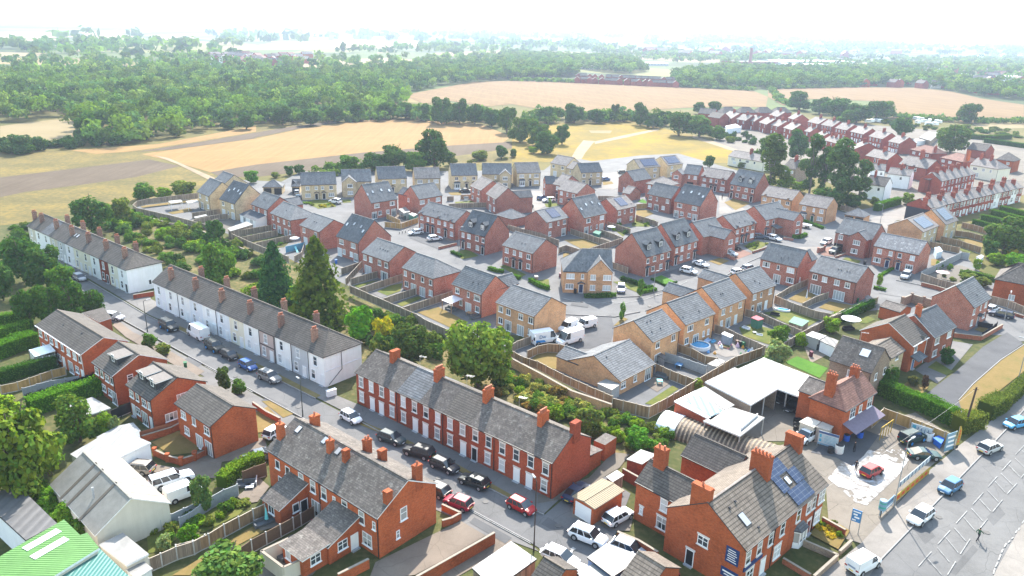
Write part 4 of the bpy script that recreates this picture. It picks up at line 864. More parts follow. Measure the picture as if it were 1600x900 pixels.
# white lean-to garden room of the estate house
root,L,D,e,r=HOUSES['E3'];lean_to(root,-.6,8.6,3.4,2.3,3.2,WHT,TL_SLT,'f.3 f.75',name='garden_room')
root,L,D,e,r=HOUSES['E65'];m=MB();m.slab([(.2,-1.3,2.5),(4.0,-1.3,2.5),(4.0,.2,3.1),(.2,.2,3.1)],.12);m.build('porch_roof',TL_SLT,root)
root,L,D,e,r=HOUSES['E52'];m=MB();m.slab([(3.2,-2.0,2.5),(6.1,-2.0,2.5),(6.1,.2,3.0),(3.2,.2,3.0)],.12);m.build('porch_roof',TL_LIN,root)
# terraces, one house at a time
def terrace(A,B,n,D,pitch,e,units,ang=None,hipL=0,hipR=0,group='',style='old',lint=False,full=True,roof=TL_BRN):
    fr=frame_of(P(*A),P(*B),e,ang);a,L,an=fr;w_=L/n;u=Vector((math.cos(an),math.sin(an),0));r=e+math.tan(math.radians(pitch))*D/2
    out=[]
    for i in range(n):
        q=units(i)
        f=(a+u*(w_*i+0.004),w_ - 0.008,an)
        k=dict(style=style,lint=lint,fullpart=full,group=group,verge=(0.0 if 0<i<n - 1 else 0.0),pipes=())
        k.update(q.pop('kw',{}))
        rt,_=make_house(f,D,e,r,q['wall'],q.get('roof',roof),q.get('name','terraced_house'),q['label'],'house',hipL=hipL if i==0 else 0,hipR=hipR if i==n - 1 else 0,**k)
        out.append((rt,w_,D,e,r))
    return out
def render_mat(name,c):
    if name in MATS:return MATS[name]
    m=N(name);f=m.noise(0.6,m.coord(),6,0.7);g=m.noise(6,m.coord(),3)
    st=m.n('ShaderNodeVectorMath',operation='MULTIPLY');st.inputs[1].default_value=(1.5,1.5,0.15);m.l(m.coord(),st.inputs[0]);s=m.noise(1.3,st.outputs[0],4,0.7)
    col=m.mix(1.0,m.ramp(f,[(0.3,sc(c,.93)),(0.65,c)]),m.ramp(s,[(0.3,(.93,.925,.91)),(0.6,(1,1,1))]),'MULTIPLY')
    m.bump(g,0.2,0.01);return m.fin(col,0.9,0.15)
RW=render_mat('render_white',(0.86,0.86,0.86));RB=render_mat('render_bluish',(0.76,0.79,0.84));RC=render_mat('render_cream',(0.78,0.73,0.60))
RG=render_mat('render_grey',(0.50,0.52,0.55));RP=render_mat('render_pinkish',(0.50,0.40,0.37));RBE=render_mat('render_beige',(0.58,0.54,0.46));RL=render_mat('render_lilac',(0.80,0.79,0.84))
ch=lambda u,t,back=False,**k:(u,t,back,dict(sz=k.get('sz',(.95,.6,1.9)),mat=k.get('mat',BR_SOOT),pots=k.get('pots',3),rz=k.get('rz',math.pi/2)))
W2=[(RL,'lilac white terraced house at the left end of the nearer white terrace'),(RW,'white terraced house, second from the left of the nearer white terrace'),(RW,'white terraced house beside the black van, third in the nearer white terrace'),
 (RB,'faintly blue terraced house, fourth from the left of the nearer white terrace'),(RW,'white terraced house behind the tall white van, left half of the nearer terrace'),(RB,'pale blue terraced house between two white ones, midway along the nearer terrace'),
 (RC,'cream terraced house with a yellow sign, midway along the nearer white terrace'),(RW,'white terraced house touching the pinkish house on its left side'),(RW,'white terraced house touching the pinkish house on its left side'),
 (RP,'pinkish brown terraced house with dark window trim in the white terrace'),(RW,'white terraced house between the pinkish and the grey house'),(RG,'grey rendered terraced house next to the white end house'),(RW,'white end house with a hipped roof and a black drainpipe on its side wall')]
W2=W2[:8]+W2[9:]
def u2(i):
    wall,lab=W2[i]
    kw=dict(F='t.45 | t.3 d.78w',pipes=(0,) if i in (2,5,9,10,11) else (),chim=[ch(.02,.45)] if i in (1,3,5,7,9,11) else [])
    if i in (2,4,6,8,10):kw['chim']=[ch(.02,.6,True)]
    if i==11:kw['R']='|'
    return dict(wall=wall,label=lab,kw=kw)
WT2=terrace(('A',890,712),('b2',845,445),12,8.0,34,5.4,u2,hipR=3.6,group='white terraced houses, nearer row')
rt,w_,D,e,r=WT2[-1]
m=MB();m.cyl((w_ - .18,3.6,e - .2),(w_ - .18,3.6,2.2),.05,n=6);m.cyl((w_ - .18,3.6,2.2),(w_ - .18,.9,.3),.05,n=6);m.build('drainpipe',GUT,rt)
m=MB();m.box(w_ - .24,w_ - .19,.25,7.7,2.7,2.8);m.build('string_course',RB,rt)
rt=WT2[8][0];m=MB()
for z in (2.55,4.95):m.box(.1,w_ - .1,.18,.235,z,z+.16)
m.box(.05,.17,.18,.235,.1,5.0);m.box(w_ - .17,w_ - .05,.18,.235,.1,5.0);m.build('dark_trim',FASC,rt)
W1=[(RBE,'stone grey end house at the far end of the farther white terrace'),(RW,'white terraced house next to the grey far end house'),(RW,'white terraced house with a pale roof patch, third in the farther terrace'),(RBE,'beige house behind the dark green trees in the farther terrace'),
 (RG,'grey white house between beige and cream ones in the farther terrace'),(RL,'off white house with two skylights in the farther terrace'),(RC,'cream house left of its cream neighbour in the farther terrace'),(RC,'cream house left of the white one with blue trim'),
 (RW,'white house with blue painted window trim in the farther terrace'),(BR_TER,'only dark brick house in the farther white terrace'),(RC,'yellowish cream house between the brick house and the white end house'),(RW,'white end house with a hipped roof beside the red garden wall')]
def u1(i):
    wall,lab=W1[i];kw=dict(F='t.45 | t.3 d.75'+('k' if i in (9,11) else 'w'),chim=[ch(.0,.55),] if i % 2 or i==0 else [])
    if i in (2,4,6,8,10):kw['chim']=kw['chim']+[ch(.5,.6,True)]
    if i==5:kw['sky']=((.3,.6),(.6,.6))
    if i==11:kw['R']='| s.6D'
    return dict(wall=wall,label=lab,roof=TL_EST if i==2 else TL_BRN,kw=kw)
WT1=terrace(('A',155,385),('A',735,645),12,8.0,32,5.4,u1,hipR=3.6,group='white terraced houses, farther row')
RTL=['red brick terraced house at the left end, across an alley from the white end house','red terraced house with the first ridge chimney, second from the alley','red terraced house under the smooth bluish tile strip','red terraced house with a narrow old slate roof left of the ribbed brown strip','red terraced house under the ribbed brown tile strip','red terraced house with a black front door',
 'red terraced house with paired white doors behind the black hatchback','red brick end house with a tall plain side wall by the narrow lane']
def ut(i):
    dr='w';F='t.25 t.75 | t.25 d.78'+dr if i % 2==0 else 't.25 t.75 | d.22'+('k' if i==5 else 'w')+' t.72'
    kw=dict(F=F,lint=True,pipes=(1,) if i % 2 else (),chim=[ch(.0,.94,mat=BR_ORG,sz=(1.5,.75,1.5),pots=5 if i>1 else 0)] if i in (1,3,5,7) else [])
    if i==7:kw['chim']=kw['chim']+[ch(.97,.9,True,mat=BR_TER,sz=(1.3,.8,1.6),pots=0)]
    return dict(wall=BR_TER,label=RTL[i],roof={2:TL_LIN,4:TL_BRN}.get(i,TL_OLD),kw=kw)
RT=terrace(('b2',1028,530),('d3',88,240),8,8.4,30,5.3,ut,group='red brick terraced houses by the street')
rt,w_,D,e,r=RT[-1];m=MB();m.box(w_ - 2.2,w_ - .1,D - .3,D+2.6,0,2.3);o=m.build('rear_outhouse',BR_ORG,rt);m=MB();m.slab([(w_ - 2.35,D - .2,2.75),(w_+.05,D - .2,2.75),(w_+.05,D+2.7,2.3),(w_ - 2.35,D+2.7,2.3)][::1],.1);m.build('roof',TL_OLD,o)
m=MB();m.box(w_ - 2.0,w_ - .2,D+3.6,D+6.4,0,2.5,0,1);o=m.build('outbuilding',[BR_ORG,TL_OLD]);o.matrix_world=rt.matrix_basis;tag(o,'small orange brick outhouse with a flat grey top behind the red end house','outbuilding')
for i in (2,4,6):aerial(RT[i][0],(.5,RT[i][2]/2,RT[i][4]+.4),.3)
# houses on the main road, bottom right
fr=frame_of(P('e3',325,755),P('e3',805,360),5.6);a,L,an=fr;uu=Vector((math.cos(an),math.sin(an),0));La=L*0.56
rr=5.6+math.tan(math.radians(33))*9.9/2
fa,_=make_house((a,La - .006,an),9.9,5.6,rr,BR_ORG,TL_TAN,'brick_shop_house','big brick corner house with dark blue business signs on its side wall','house','brick houses on the main road',style='old',lint=True,verge=0.02,
    F='t.1 t.32 t.55 t.8 | T.18 d.45w T.75',Lf='o.5 |',chim=(ch(.04,.8,True,mat=BR_ORG,sz=(2.2,.8,2.0),pots=1),ch(.98,.92,mat=BR_ORG,sz=(2.3,.8,2.3),pots=5)),sky=(),up=.2,pipes=(.62,),ridge=TL_PAL)
skylight(fa,.27*La,.42,9.9,5.6,rr,1.0,1.5)
add_door(fa,(.02,6.3,.0),-math.pi/2,'k',lint=True)
for u_,t_ in ((.2,.72),(.33,.75),(.36,.18)):tile_vent(fa,u_*La,t_,9.9,5.6,rr)
fb,_=make_house((a+uu*La,L - La,an),9.9,5.6,rr,BR_ORG,TL_TAN,'terraced_house','brick house with a block of blue solar panels over its brown roof','house','brick houses on the main road',style='old',lint=True,verge=0.02,
    F='t.2 t.5 t.66 T.9 | b.3 d.6r T.86',chim=(ch(.97,.95,mat=BR_ORG,sz=(2.0,.8,1.6),pots=0),),up=.2,pipes=(.72,))
Lb=L - La
for (su,st,sw,sh) in ((.25,.80,3.5,1.75),(.13,.50,1.4,1.75),(.53,.50,1.8,1.75),(.36,.19,3.9,1.8)):solar(fb,su*Lb,st,9.9,5.6,rr,sw,sh)
solar_w=skylight(fb,.31*Lb,.50,9.9,5.6,rr,.8,1.0)
# blue signs on the side wall: white lines of small lettering on dark blue
SIGNB=plain('sign_navy',(0.02,0.045,0.14),0.5,var=.05);SIGNW=plain('sign_white',(0.85,0.85,0.85),0.5,var=.02)
def sign_board(name,label,par,loc,rot,w_,h_,bg,fg,lines,cat='sign',frame=None):
    m=MB();m.box(-w_/2,w_/2,-0.05,0,0,h_);o=m.build(name,bg,par,loc=loc,rot=rot)
    if label:tag(o,label,cat)
    for i,(txt,z,hh,x) in enumerate(lines):
        lettering(txt,hh*1.35,o,(x,-.056,z),fg)
    return o
s1=sign_board('wall_sign',None,fa,(.02,1.45,3.2),(0,0,-math.pi/2),1.5,1.9,SIGNB,SIGNW,[])
b_=MB()
for i in range(6):b_.box(-.55+.08*(i % 2),.55 - .1*(i % 3),-0.06,-0.052,.25+i*.26,.33+i*.26)
b_.build('lettering',SIGNW,s1)
s2=sign_board('wall_sign',None,fa,(.02,1.5,1.3),(0,0,-math.pi/2),2.0,1.1,SIGNB,SIGNW,[])
b_=MB();b_.box(-.8,.8,-.06,-.052,.6,.78);b_.box(-.6,.6,-.06,-.052,.3,.42);b_.build('lettering',SIGNW,s2)
m=MB();m.box(.3,4.0,.1,.24,2.75,3.2);m.build('shop_fascia',SIGNB,fa)
# rear wings of those houses
old('FRw1',('d3',570,345),('d3',905,524),5.4,36,BR_ORG,TL_BRN,'house_wing','rear wing of the corner house with a ribbed dark roof and a big chimney',e=5.2,F='t.52 | v.14 T.52',ang=-46,lint=True,chim=(ch(.2,.95,mat=BR_ORG,sz=(1.5,.9,2.3),pots=2,rz=0),))
old('FRw2',('d3',845,185),('d3',1130,337),5.6,36,BR_ORG,TL_BRN,'house_wing','second rear wing with a ribbed brown roof beside the arched rusty shed',e=5.0,F='T.85 |',ang=-46)
# far terraces and semis, top right
def t1(i):
    kw=dict(F='t.15 T.7 | T.3 d.8w',chim=[ch(.02,.93 if i % 2 else .55,mat=BR_OLD,sz=(1.3,.7,1.5),pots=2)],up=.1)
    if i in (2,5,9):kw['sky']=((.5,.45),)
    w_=RW if i in (10,13) else BR_OLD
    lab='brick terraced house in the long pale roofed terrace above the striped hedges'
    if i==0:lab='end house of the long terrace whose gable wall is painted black';kw['gl']=True
    if i in (10,13):lab='white rendered house in the long pale roofed terrace' if i==10 else 'second white rendered house, farther along the long pale roofed terrace'
    return dict(wall=w_,label=lab,roof=TL_PAL,kw=kw)
T1=terrace(('F',655,357),('F',1200,235),15,7.8,31,5.3,t1,group='houses of the long far terrace',full=False)
rt,w_,D,e,r=T1[0];m=MB();m.box(-.07,-.005,.25,D - .25,0,4.6);m.build('painted_gable',plain('black_paint',(.03,.035,.05),.7),rt)
def t2(i):return dict(wall=BR_OLD,roof=TL_PAL,label='brick cottage in the short terrace with five matching chimneys',kw=dict(F='t.3 t.72 | T.35 d.8w',chim=[ch(.5,.9,mat=BR_OLD,sz=(1.3,.8,1.9),pots=3)]))
terrace(('u4',235,702),('u4',640,612),5,8.0,33,5.2,t2,group='cottages of the short far terrace',full=False)
FAR=[]
def far(A,B,D=9.0,pitch=32,label='',name='brick_house',wall=BR_OLD,roof=TL_PAL,e=5.2,ang=None,F='t.15 t.38 t.62 t.85 | T.2 d.42w d.58w T.8',group='brick semis of the far rows',chimney_=True,**k):
    fr=frame_of(P(*A),P(*B),e,ang);r=e+math.tan(math.radians(pitch))*D/2
    kw=dict(chim=[ch(.5,.93,mat=BR_OLD,sz=(1.4,.8,1.8),pots=3)] if chimney_ else [])
    kw.update(k);rt,L=make_house(fr,D,e,r,wall,roof,name,label,'house',group,F=F,fullpart=False,style='old',**kw);FAR.append((rt,L));return rt
L1='red brick semi with one big chimney in the far row below the field'
for i,(A,B) in enumerate(((('u2',310,300),('u2',440,330)),(('u2',465,335),('u2',600,362)),(('u2',630,375),('u2',770,402)),(('u2',810,415),('u2',965,450)),(('u3',125,395),('u3',290,430)),(('u3',355,455),('u3',490,485)))):far(A,B,10,label=L1)
L2='small pale roofed brick house in the rows nearest the trees'
for A,B in ((('u1',360,230),('u1',470,265)),(('u1',525,270),('u1',640,290)),(('u1',655,280),('u1',740,300)),(('u1',790,305),('u1',880,335)),(('u1',925,335),('u1',1020,360)),(('u1',1075,370),('u1',1170,395)),(('u1',910,220),('u1',1010,245)),(('u1',1130,255),('u1',1200,275)),(('u2',25,370),('u2',130,400))):far(A,B,10,label=L2,group='small brick houses of the far rows',F='t.2 t.75 | t.2 d.6w')
L3='brown roofed semi facing the wheat field, behind the pale roofed rows'
for i in range(4):far(('u1',372+i*208,196),('u1',558+i*208,196),9,36,L3,group='brown roofed semis by the wheat field',roof=TL_OLD,F='',chimney_=False,hipL=3,hipR=3)
far(('u1',80,200),('u1',270,215),9,34,'brown roofed house at the left end, partly behind green trees',roof=TL_OLD,F='',chimney_=False)
far(('u1',190,240),('u1',330,262),9,34,'dark roofed house with a white caravan awning in front',roof=TL_OLD,F='',chimney_=False)
far(('u2',270,410),('u2',340,425),8,32,'narrow pale roofed house wedged between the tall trees and the far row',F='t.5 |')
far(('u2',370,470),('u2',445,500),9,32,'small brick house with one short chimney left of the four chimney block',F='t.5 |')
far(('u2',495,515),('u2',750,582),8,32,'pale roofed brick block carrying four chimneys behind the poplars',name='brick_terrace',chim=[ch(.3,.8,mat=BR_OLD),ch(.5,.8,mat=BR_OLD),ch(.7,.8,mat=BR_OLD),ch(.1,.8,mat=BR_OLD)])
far(('u2',775,605),('u2',850,628),14,24,'brick house with a very broad plain red gable right of the poplars',F='t.5 |')
far(('u3',90,622),('u3',350,675),9,32,'brick house with a dark framed window box in the middle of the far rows',wall=BR_OLD,F='t.45 t.6 |')
far(('u3',480,718),('u3',815,780),10,33,'brick semis with a tall central chimney and two brick gablets',F='t.3 t.6 |',gablets=(3,7),chim=[ch(.5,.95,mat=BR_OLD,sz=(1.5,1.0,3.2))])
far(('u3',610,548),('u3',870,602),9,30,'hip roofed house with orange pink tiles above the short terrace',roof=TL_PNK,hipL=4,hipR=4,F='W.2 W.5 W.8 | T.3 d.5w',chim=[ch(.95,.5,mat=BR_OLD)])
far(('u4',215,418),('u4',485,475),9,30,'hip roofed house with a salmon roof, tall round stack and white bays',roof=TL_PNK,hipL=4,hipR=4,F='W.15B W.45B W.8B | T.2B T.5B T.8B',chim=[ch(.96,.6,mat=BR_ORG,sz=(1.2,1.0,3.0))])
far(('u4',565,503),('u4',900,560),9,32,'cream rendered house with a red brick bay and two chimneys',wall=RC,hipR=4,F='W.2D w.5 x.75 | T.3',chim=[ch(.15,.9,mat=BR_OLD,sz=(1.2,.8,2)),ch(.5,.9,mat=BR_OLD,sz=(1.2,.8,2))])
far(('u4',870,440),('u4',1080,467),9,34,'orange brick house with a wide dark hipped roof at the right edge',wall=BR_ORG,roof=TL_OLD,hipL=3,hipR=4,F='w.7 |',chimney_=False)
far(('u4',530,318),('u4',750,348),9,32,'low dark roofed brick building behind the cream house',roof=TL_OLD,F='',chimney_=False,e=4)
far(('u5',-70,352),('u5',175,388),8,34,'white rendered house with a white gable above the clipped green hedge',wall=RW,roof=TL_OLD,F='x.3D x.7D |',chim=[ch(.3,.9,mat=BR_OLD)],name='rendered_house')
far(('u5',200,232),('u5',472,265),7,30,'low pale roofed white cottage behind the white gabled house',wall=RW,F='x.6D |',name='rendered_house')
far(('u5',0,185),('u5',180,200),7,30,'white cottage with two dark windows half hidden by the poplars',wall=RW,F='x.4D x.75D |',name='rendered_house')
far(('u5',610,290),('u5',700,310),7,32,'narrow brick house with a bare orange gable at the end of the short terrace',F='',chimney_=False)
far(('u1',430,702),('u1',850,775),8,30,'low cream and dark semis with a pale roof below the yellow meadow',e=4.0,up=-.9,wall=RC,F='W.15B x.35 W.55D x.75D | W.2 d.5w',name='rendered_house')
far(('u2',20,835),('u2',170,862),9,34,'brown brick house behind the bright shrubs beside the poplars',wall=BR_GRY,roof=TL_OLD,F='w.3B w.75B |')
# vehicles
def carpaint():
    m=N('car_paint');i=m.n('ShaderNodeObjectInfo');f=m.noise(1.5,m.coord(),4)
    c=m.mix(1.0,i.outputs['Color'],m.ramp(f,[(0.3,(.92,.92,.92)),(0.7,(1,1,1))]),'MULTIPLY')
    m.b.inputs['Coat Weight'].default_value=0.12;m.b.inputs['Coat Roughness'].default_value=0.08
    return m.fin(c,0.45,0.4)
CARP=carpaint();TYRE=plain('tyre_rubber',(0.018,0.018,0.018),0.9);RIM=plain('alloy_rim',(0.30,0.30,0.30),0.5,metal=0.1);TRIM=plain('black_trim',(0.02,0.02,0.022),0.6)
LAMP=plain('headlamp_glass',(0.30,0.31,0.33),0.1,0.6);TAIL=plain('tail_lamp',(0.35,0.01,0.01),0.2,0.5);PLY=plain('plate_yellow',(0.75,0.52,0.05),0.5);PLW=plain('plate_white',(0.8,0.8,0.78),0.5)
# x: front positive. lower body stations (x, top, half width, bottom); cabin: belt x0,x1 ; roof x0,x1 ; roof height
CARS={
 'hatch':dict(L=3.75,W=1.66,H=1.47,belt=.86,hood=.84,wb=2.35,cab=(-1.80,1.12),roof=(-1.42,.38),wr=.30),
 'mid':dict(L=4.25,W=1.78,H=1.46,belt=.88,hood=.84,wb=2.6,cab=(-2.02,1.15),roof=(-1.55,.35),wr=.32),
 'suv':dict(L=4.45,W=1.84,H=1.64,belt=1.0,hood=.98,wb=2.66,cab=(-2.12,1.15),roof=(-1.72,.45),wr=.36),
 'offroad':dict(L=4.5,W=1.88,H=1.82,belt=1.1,hood=1.06,wb=2.6,cab=(-2.2,1.0),roof=(-2.08,.55),wr=.38),
 'estate':dict(L=4.75,W=1.82,H=1.48,belt=.88,hood=.84,wb=2.75,cab=(-2.3,1.15),roof=(-1.85,.3),wr=.32),
 'saloon':dict(L=4.7,W=1.82,H=1.40,belt=.90,hood=.86,wb=2.8,cab=(-1.75,1.1),roof=(-.95,.3),wr=.33),
 'coupe':dict(L=4.35,W=1.86,H=1.28,belt=.86,hood=.78,wb=2.5,cab=(-1.75,.9),roof=(-.75,.1),wr=.34),
 'smallvan':dict(L=4.4,W=1.82,H=1.85,belt=1.05,hood=1.0,wb=2.75,cab=(-2.18,1.35),roof=(-2.12,.75),wr=.32,van=.15),
 'van':dict(L=5.6,W=2.02,H=2.45,belt=1.15,hood=1.1,wb=3.4,cab=(-2.78,2.1),roof=(-2.72,1.4),wr=.35,van=.75),
 'pickup':dict(L=5.2,W=1.86,H=1.80,belt=1.05,hood=1.02,wb=3.1,cab=(-2.5,1.15),roof=(-2.42,.5),wr=.38),
}
_cm={}
def car_meshes(t):
    if t in _cm:return _cm[t]
    s=CARS[t];L,W,H=s['L']/2,s['W']/2,s['H'];bt,hd,wr=s['belt'],s['hood'],s['wr'];c0,c1=s['cab'];r0,r1=s['roof']
    st=[(-L,bt*.72,W*.80,.40),(-L+.06,bt*.97,W*.90,.30),(-L+.35,bt,W*.97,.24),(c0+.3,bt,W,.22),(0,bt,W,.20),(c1 - .25,bt,W,.22),(c1+.05,hd,W*.98,.22),(L - .35,hd*.90,W*.95,.24),(L - .1,hd*.78,W*.88,.28),(L,hd*.58,W*.76,.36)]
    st.sort(key=lambda q:q[0]);b=MB();rings=[]
    for x,zt,hw,zb in st:
        rings.append([(x,-hw*.80,zb),(x,-hw*.97,zb+.10),(x,-hw,zb+(zt - zb)*.5),(x,-hw*.975,zt - .10),(x,-hw*.90,zt),(x,0,zt+.03),(x,hw*.90,zt),(x,hw*.975,zt - .10),(x,hw,zb+(zt - zb)*.5),(x,hw*.97,zb+.10),(x,hw*.80,zb)])
    for i in range(len(rings)- 1):
        A,B=rings[i],rings[i+1]
        for j in range(len(A)- 1):b.poly([A[j],B[j],B[j+1],A[j+1]])
        b.poly([A[-1],B[-1],B[0],A[0]])
    b.poly(rings[0][::-1]);b.poly(rings[-1])
    wx=s['wb']/2
    for x in (-wx,wx):
        for sd_ in (-1,1):# dark wheel arch lips
            y=sd_*(W*.985);b.cyl((x,y - sd_*.12,wr+.02),(x,y+sd_*.012,wr+.02),wr+.07,n=14,m=1)
    # roof skin and pillars over the glasshouse
    tw=W*(.80 if not s.get('van') else .90);bw=W*.92;rh=H
    van=s.get('van');zr=rh - .05
    P0=[(c0,-bw,bt - .02),(c1,-bw,bt - .02),(r1,-tw,zr),(r0,-tw,zr)]
    def lerp(a,c,k):return tuple(a[i]+(c[i] - a[i])*k for i in range(3))
    b.poly([(r0,-tw,zr),(r1,-tw,zr),(r1 - .1,-tw*.86,rh),(r0+.1,-tw*.86,rh)]);b.poly([(r1,tw,zr),(r0,tw,zr),(r0+.1,tw*.86,rh),(r1 - .1,tw*.86,rh)])
    b.poly([(r1,-tw,zr),(r1,tw,zr),(r1 - .1,tw*.86,rh),(r1 - .1,-tw*.86,rh)]);b.poly([(r0,tw,zr),(r0,-tw,zr),(r0+.1,-tw*.86,rh),(r0+.1,tw*.86,rh)])
    b.poly([(r0+.1,-tw*.86,rh),(r1 - .1,-tw*.86,rh),(r1 - .1,tw*.86,rh),(r0+.1,tw*.86,rh)])
    def strip(p,q,w_,sy):
        p,q=Vector(p),Vector(q);dx=Vector((w_/2,0,0));o=Vector((0,.015*sy,.0));f=[p - dx+o,p+dx+o,q+dx*.8+o,q - dx*.8+o];b.poly(f if sy<0 else f[::-1])
    for sy in (-1,1):
        strip((c1 - .03,sy*bw,bt - .02),(r1 - .02,sy*tw,zr),.09,sy);strip((c0+.06,sy*bw,bt - .02),(r0+.06,sy*tw,zr),.14,sy)
        mid=(c0+c1)/2;ks=[.52] if t in ('coupe',) else ([.34,.62] if not van else [])
        for k in ks:strip((c0+(c1 - c0)*k,sy*bw,bt - .02),(r0+(r1 - r0)*k,sy*tw,zr),.09,sy)
        if van:# blank panelled side behind the cab
            q=[(c0,sy*bw,bt - .05),(van,sy*bw,bt - .05),(min(van,r1),sy*tw,zr),(r0,sy*tw,zr)];q=[(x,y+sy*.02,z) for x,y,z in q];b.poly(q if sy<0 else q[::-1])
        strip((c0+.2,sy*bw,bt+.015),(c0+.2,sy*bw,bt+.016),.01,sy)
    if van:b.poly([(c0 - .02,bw,bt - .05),(c0 - .02,-bw,bt - .05),(r0 - .02,-tw,zr),(r0 - .02,tw,zr)])
    b.box(L - .14,L - .005+.02,-W*.42,W*.42,.30,.46,1);b.box(-L - .015,-L+.1,-W*.6,W*.6,.30,.42,1)
    for sy in (-1,1):b.box(c1 - .45,c1 - .25,sy*W*1.0 - .1+.1*sy,sy*W*1.0+.1+.1*sy,bt+.02,bt+.17,0)
    if t in ('suv','offroad','estate','pickup'):
        for sy in (-1,1):b.box(r0+.3,r1 - .2,sy*tw*.8 - .02,sy*tw*.8+.02,rh+.03,rh+.07,1)
    body=b.mesh('car_body',[CARP,TRIM])
    body.polygons.foreach_set('use_smooth',[True]*len(body.polygons))
    g=MB();Lo=[(c0,-bw,bt - .03),(c1,-bw,bt - .03),(c1,bw,bt - .03),(c0,bw,bt - .03)];Up=[(r0,-tw,zr),(r1,-tw,zr),(r1,tw,zr),(r0,tw,zr)]
    for i in range(4):j=(i+1) % 4;g.poly([Lo[i],Lo[j],Up[j],Up[i]])
    gm=g.mesh('car_windows',[GL_CAR])
    tm=MB();tm.cyl((0,-.10,0),(0,.10,0),wr,n=18);tyre=tm.mesh('car_tyre',[TYRE])
    rm=MB();rm.cyl((0,.085,0),(0,.112,0),wr*.64,n=12)
    for k in range(5):
        a=2*math.pi*k/5;rm.box(-.03,.03,.112,.12,0,wr*.6)
        i0=len(rm.v)- 24;rot_mb(rm,i0,lambda p:(p[0]*math.cos(a)+p[2]*math.sin(a),p[1],-p[0]*math.sin(a)+p[2]*math.cos(a)))
    rim=rm.mesh('car_rim',[RIM])
    h=MB();h.box(-.14,.012,-.15,.15,-.05,.06);hl=h.mesh('car_headlight',[LAMP]);tl=h.mesh('car_taillight',[TAIL])
    p=MB();p.box(-.012,.012,-.26,.26,-.055,.055);py=p.mesh('rear_plate',[PLY]);pw=p.mesh('front_plate',[PLW])
    _cm[t]=(body,gm,tyre,rim,hl,tl,py,pw);return _cm[t]
def car(t,loc,ang,col,label,group=None,name='parked_car',cat='car'):
    s=CARS[t];body,gm,tyre,rim,hl,tl,py,pw=car_meshes(t)
    root=empty(name,loc,ang,label,cat,group)
    link('body',body,root,color=col);link('windows',gm,root)
    L,W,wr,wx=s['L']/2,s['W']/2,s['wr'],s['wb']/2
    for x in (-wx,wx):
        for sy in (-1,1):
            q=link('wheel',tyre,root,(x,sy*(W - .075),wr),(0,0,0 if sy>0 else math.pi));link('rim',rim,q)
    for sy in (-1,1):
        link('headlight',hl,root,(L - .10,sy*W*.66,s['hood']*.70));link('taillight',tl,root,(-L+.09,sy*W*.74,s['belt']*.82))
    link('number_plate',py,root,(-L - .02,0,.52 if not s.get('van') else .6));link('number_plate',pw,root,(L+.022,0,.40))
    return root
def car_px(t,p,q,col,label,group=None,**k):
    """p: picture point of the middle of the rear at ground level, q: the same for the front"""
    a,b=G(*p),G(*q);m_=(a+b)/2;z=k.pop('z',.13)
    return car(t,(m_.x,m_.y,z),math.atan2(b.y - a.y,b.x - a.x),col,label,group,**k)
WH=(.80,.80,.80);BK=(.012,.013,.015);SV=(.42,.43,.45);GY=(.10,.105,.11);RD=(.36,.008,.010);CR=(.26,.006,.03);BL=(.02,.10,.33);LB=(.045,.155,.29);NV=(.012,.03,.07);GN=(.012,.035,.03)
st_g='cars parked along the terrace street'
def C(t,c,x0,y0,x1,y1,col,label,group=None,**k):return car_px(t,P(c,x0,y0),P(c,x1,y1),col,label,group,**k)
# terrace street
C('offroad','a2',960,265,1025,298,(.02,.025,.025),'black boxy van like car parked on the verge below the white terrace',st_g)
C('van','b2',160,355,68,300,WH,'tall white delivery van parked outside the white terrace',st_g,name='parked_van',cat='van')
C('offroad','b2',172,382,250,425,(.025,.03,.025),'dark green off roader right behind the tall white van',st_g)
C('hatch','b2',262,432,330,468,BK,'black hatchback between the dark off roader and the blue hatchback',st_g)
C('hatch','b2',365,492,445,534,BL,'bright blue hatchback in front of the white terrace',st_g)
C('suv','b2',485,560,578,602,(.22,.22,.21),'silver grey crossover parked below the grey and white houses',st_g)
C('hatch','b2',965,795,1050,842,WH,'small white hatchback at the left end of the red terrace',st_g)
C('mid','c3',140,95,250,135,(.03,.05,.055),'dark teal hatchback, first of the dark cars outside the red terrace',st_g)
C('suv','c3',415,215,295,180,BK,'black four by four with roof rails outside the red terrace',st_g)
C('mid','c3',445,250,565,302,(.015,.018,.025),'blue black hatchback between the four by four and the roof rack car',st_g)
C('mid','c3',740,395,615,345,(.012,.02,.02),'dark hatchback with a silver roof rack outside the red terrace',st_g)
C('hatch','c3',900,490,1010,545,RD,'bright red small car outside the end of the red terrace',st_g)
C('hatch','c3',640,518,530,475,CR,'crimson hatchback parked beside the low garden wall',st_g)
C('mid','c3',500,440,400,395,BK,'black car almost hidden behind the big brick gable',st_g)
C('saloon','d3',180,475,275,395,NV,'dark blue saloon in the lane beside the red end house',st_g)
C('suv','d3',215,665,375,728,WH,'white crossover in the middle of the street junction',None,name='moving_car')
C('mid','d3',420,605,520,550,WH,'white hatchback beside the tan roofed garage',None)
C('mid','d3',65,790,200,850,WH,'white and dark hatchback at the bottom of the street',st_g)
C('mid','d3',215,905,330,960,WH,'white car mostly hidden behind the grey flat roof',st_g)
C('mid','d3',480,745,590,790,SV,'silver car peeping out behind the grey flat roof',st_g)
C('hatch','d3',720,925,800,965,CR,'dark red car just showing at the bottom edge by the brick corner house',st_g)
C('hatch','A',440,690,500,722,SV,'silver car below the farther white terrace',st_g)
C('hatch','A',400,665,440,690,(.03,.03,.035),'dark car tucked behind the silver one below the farther white terrace',st_g)
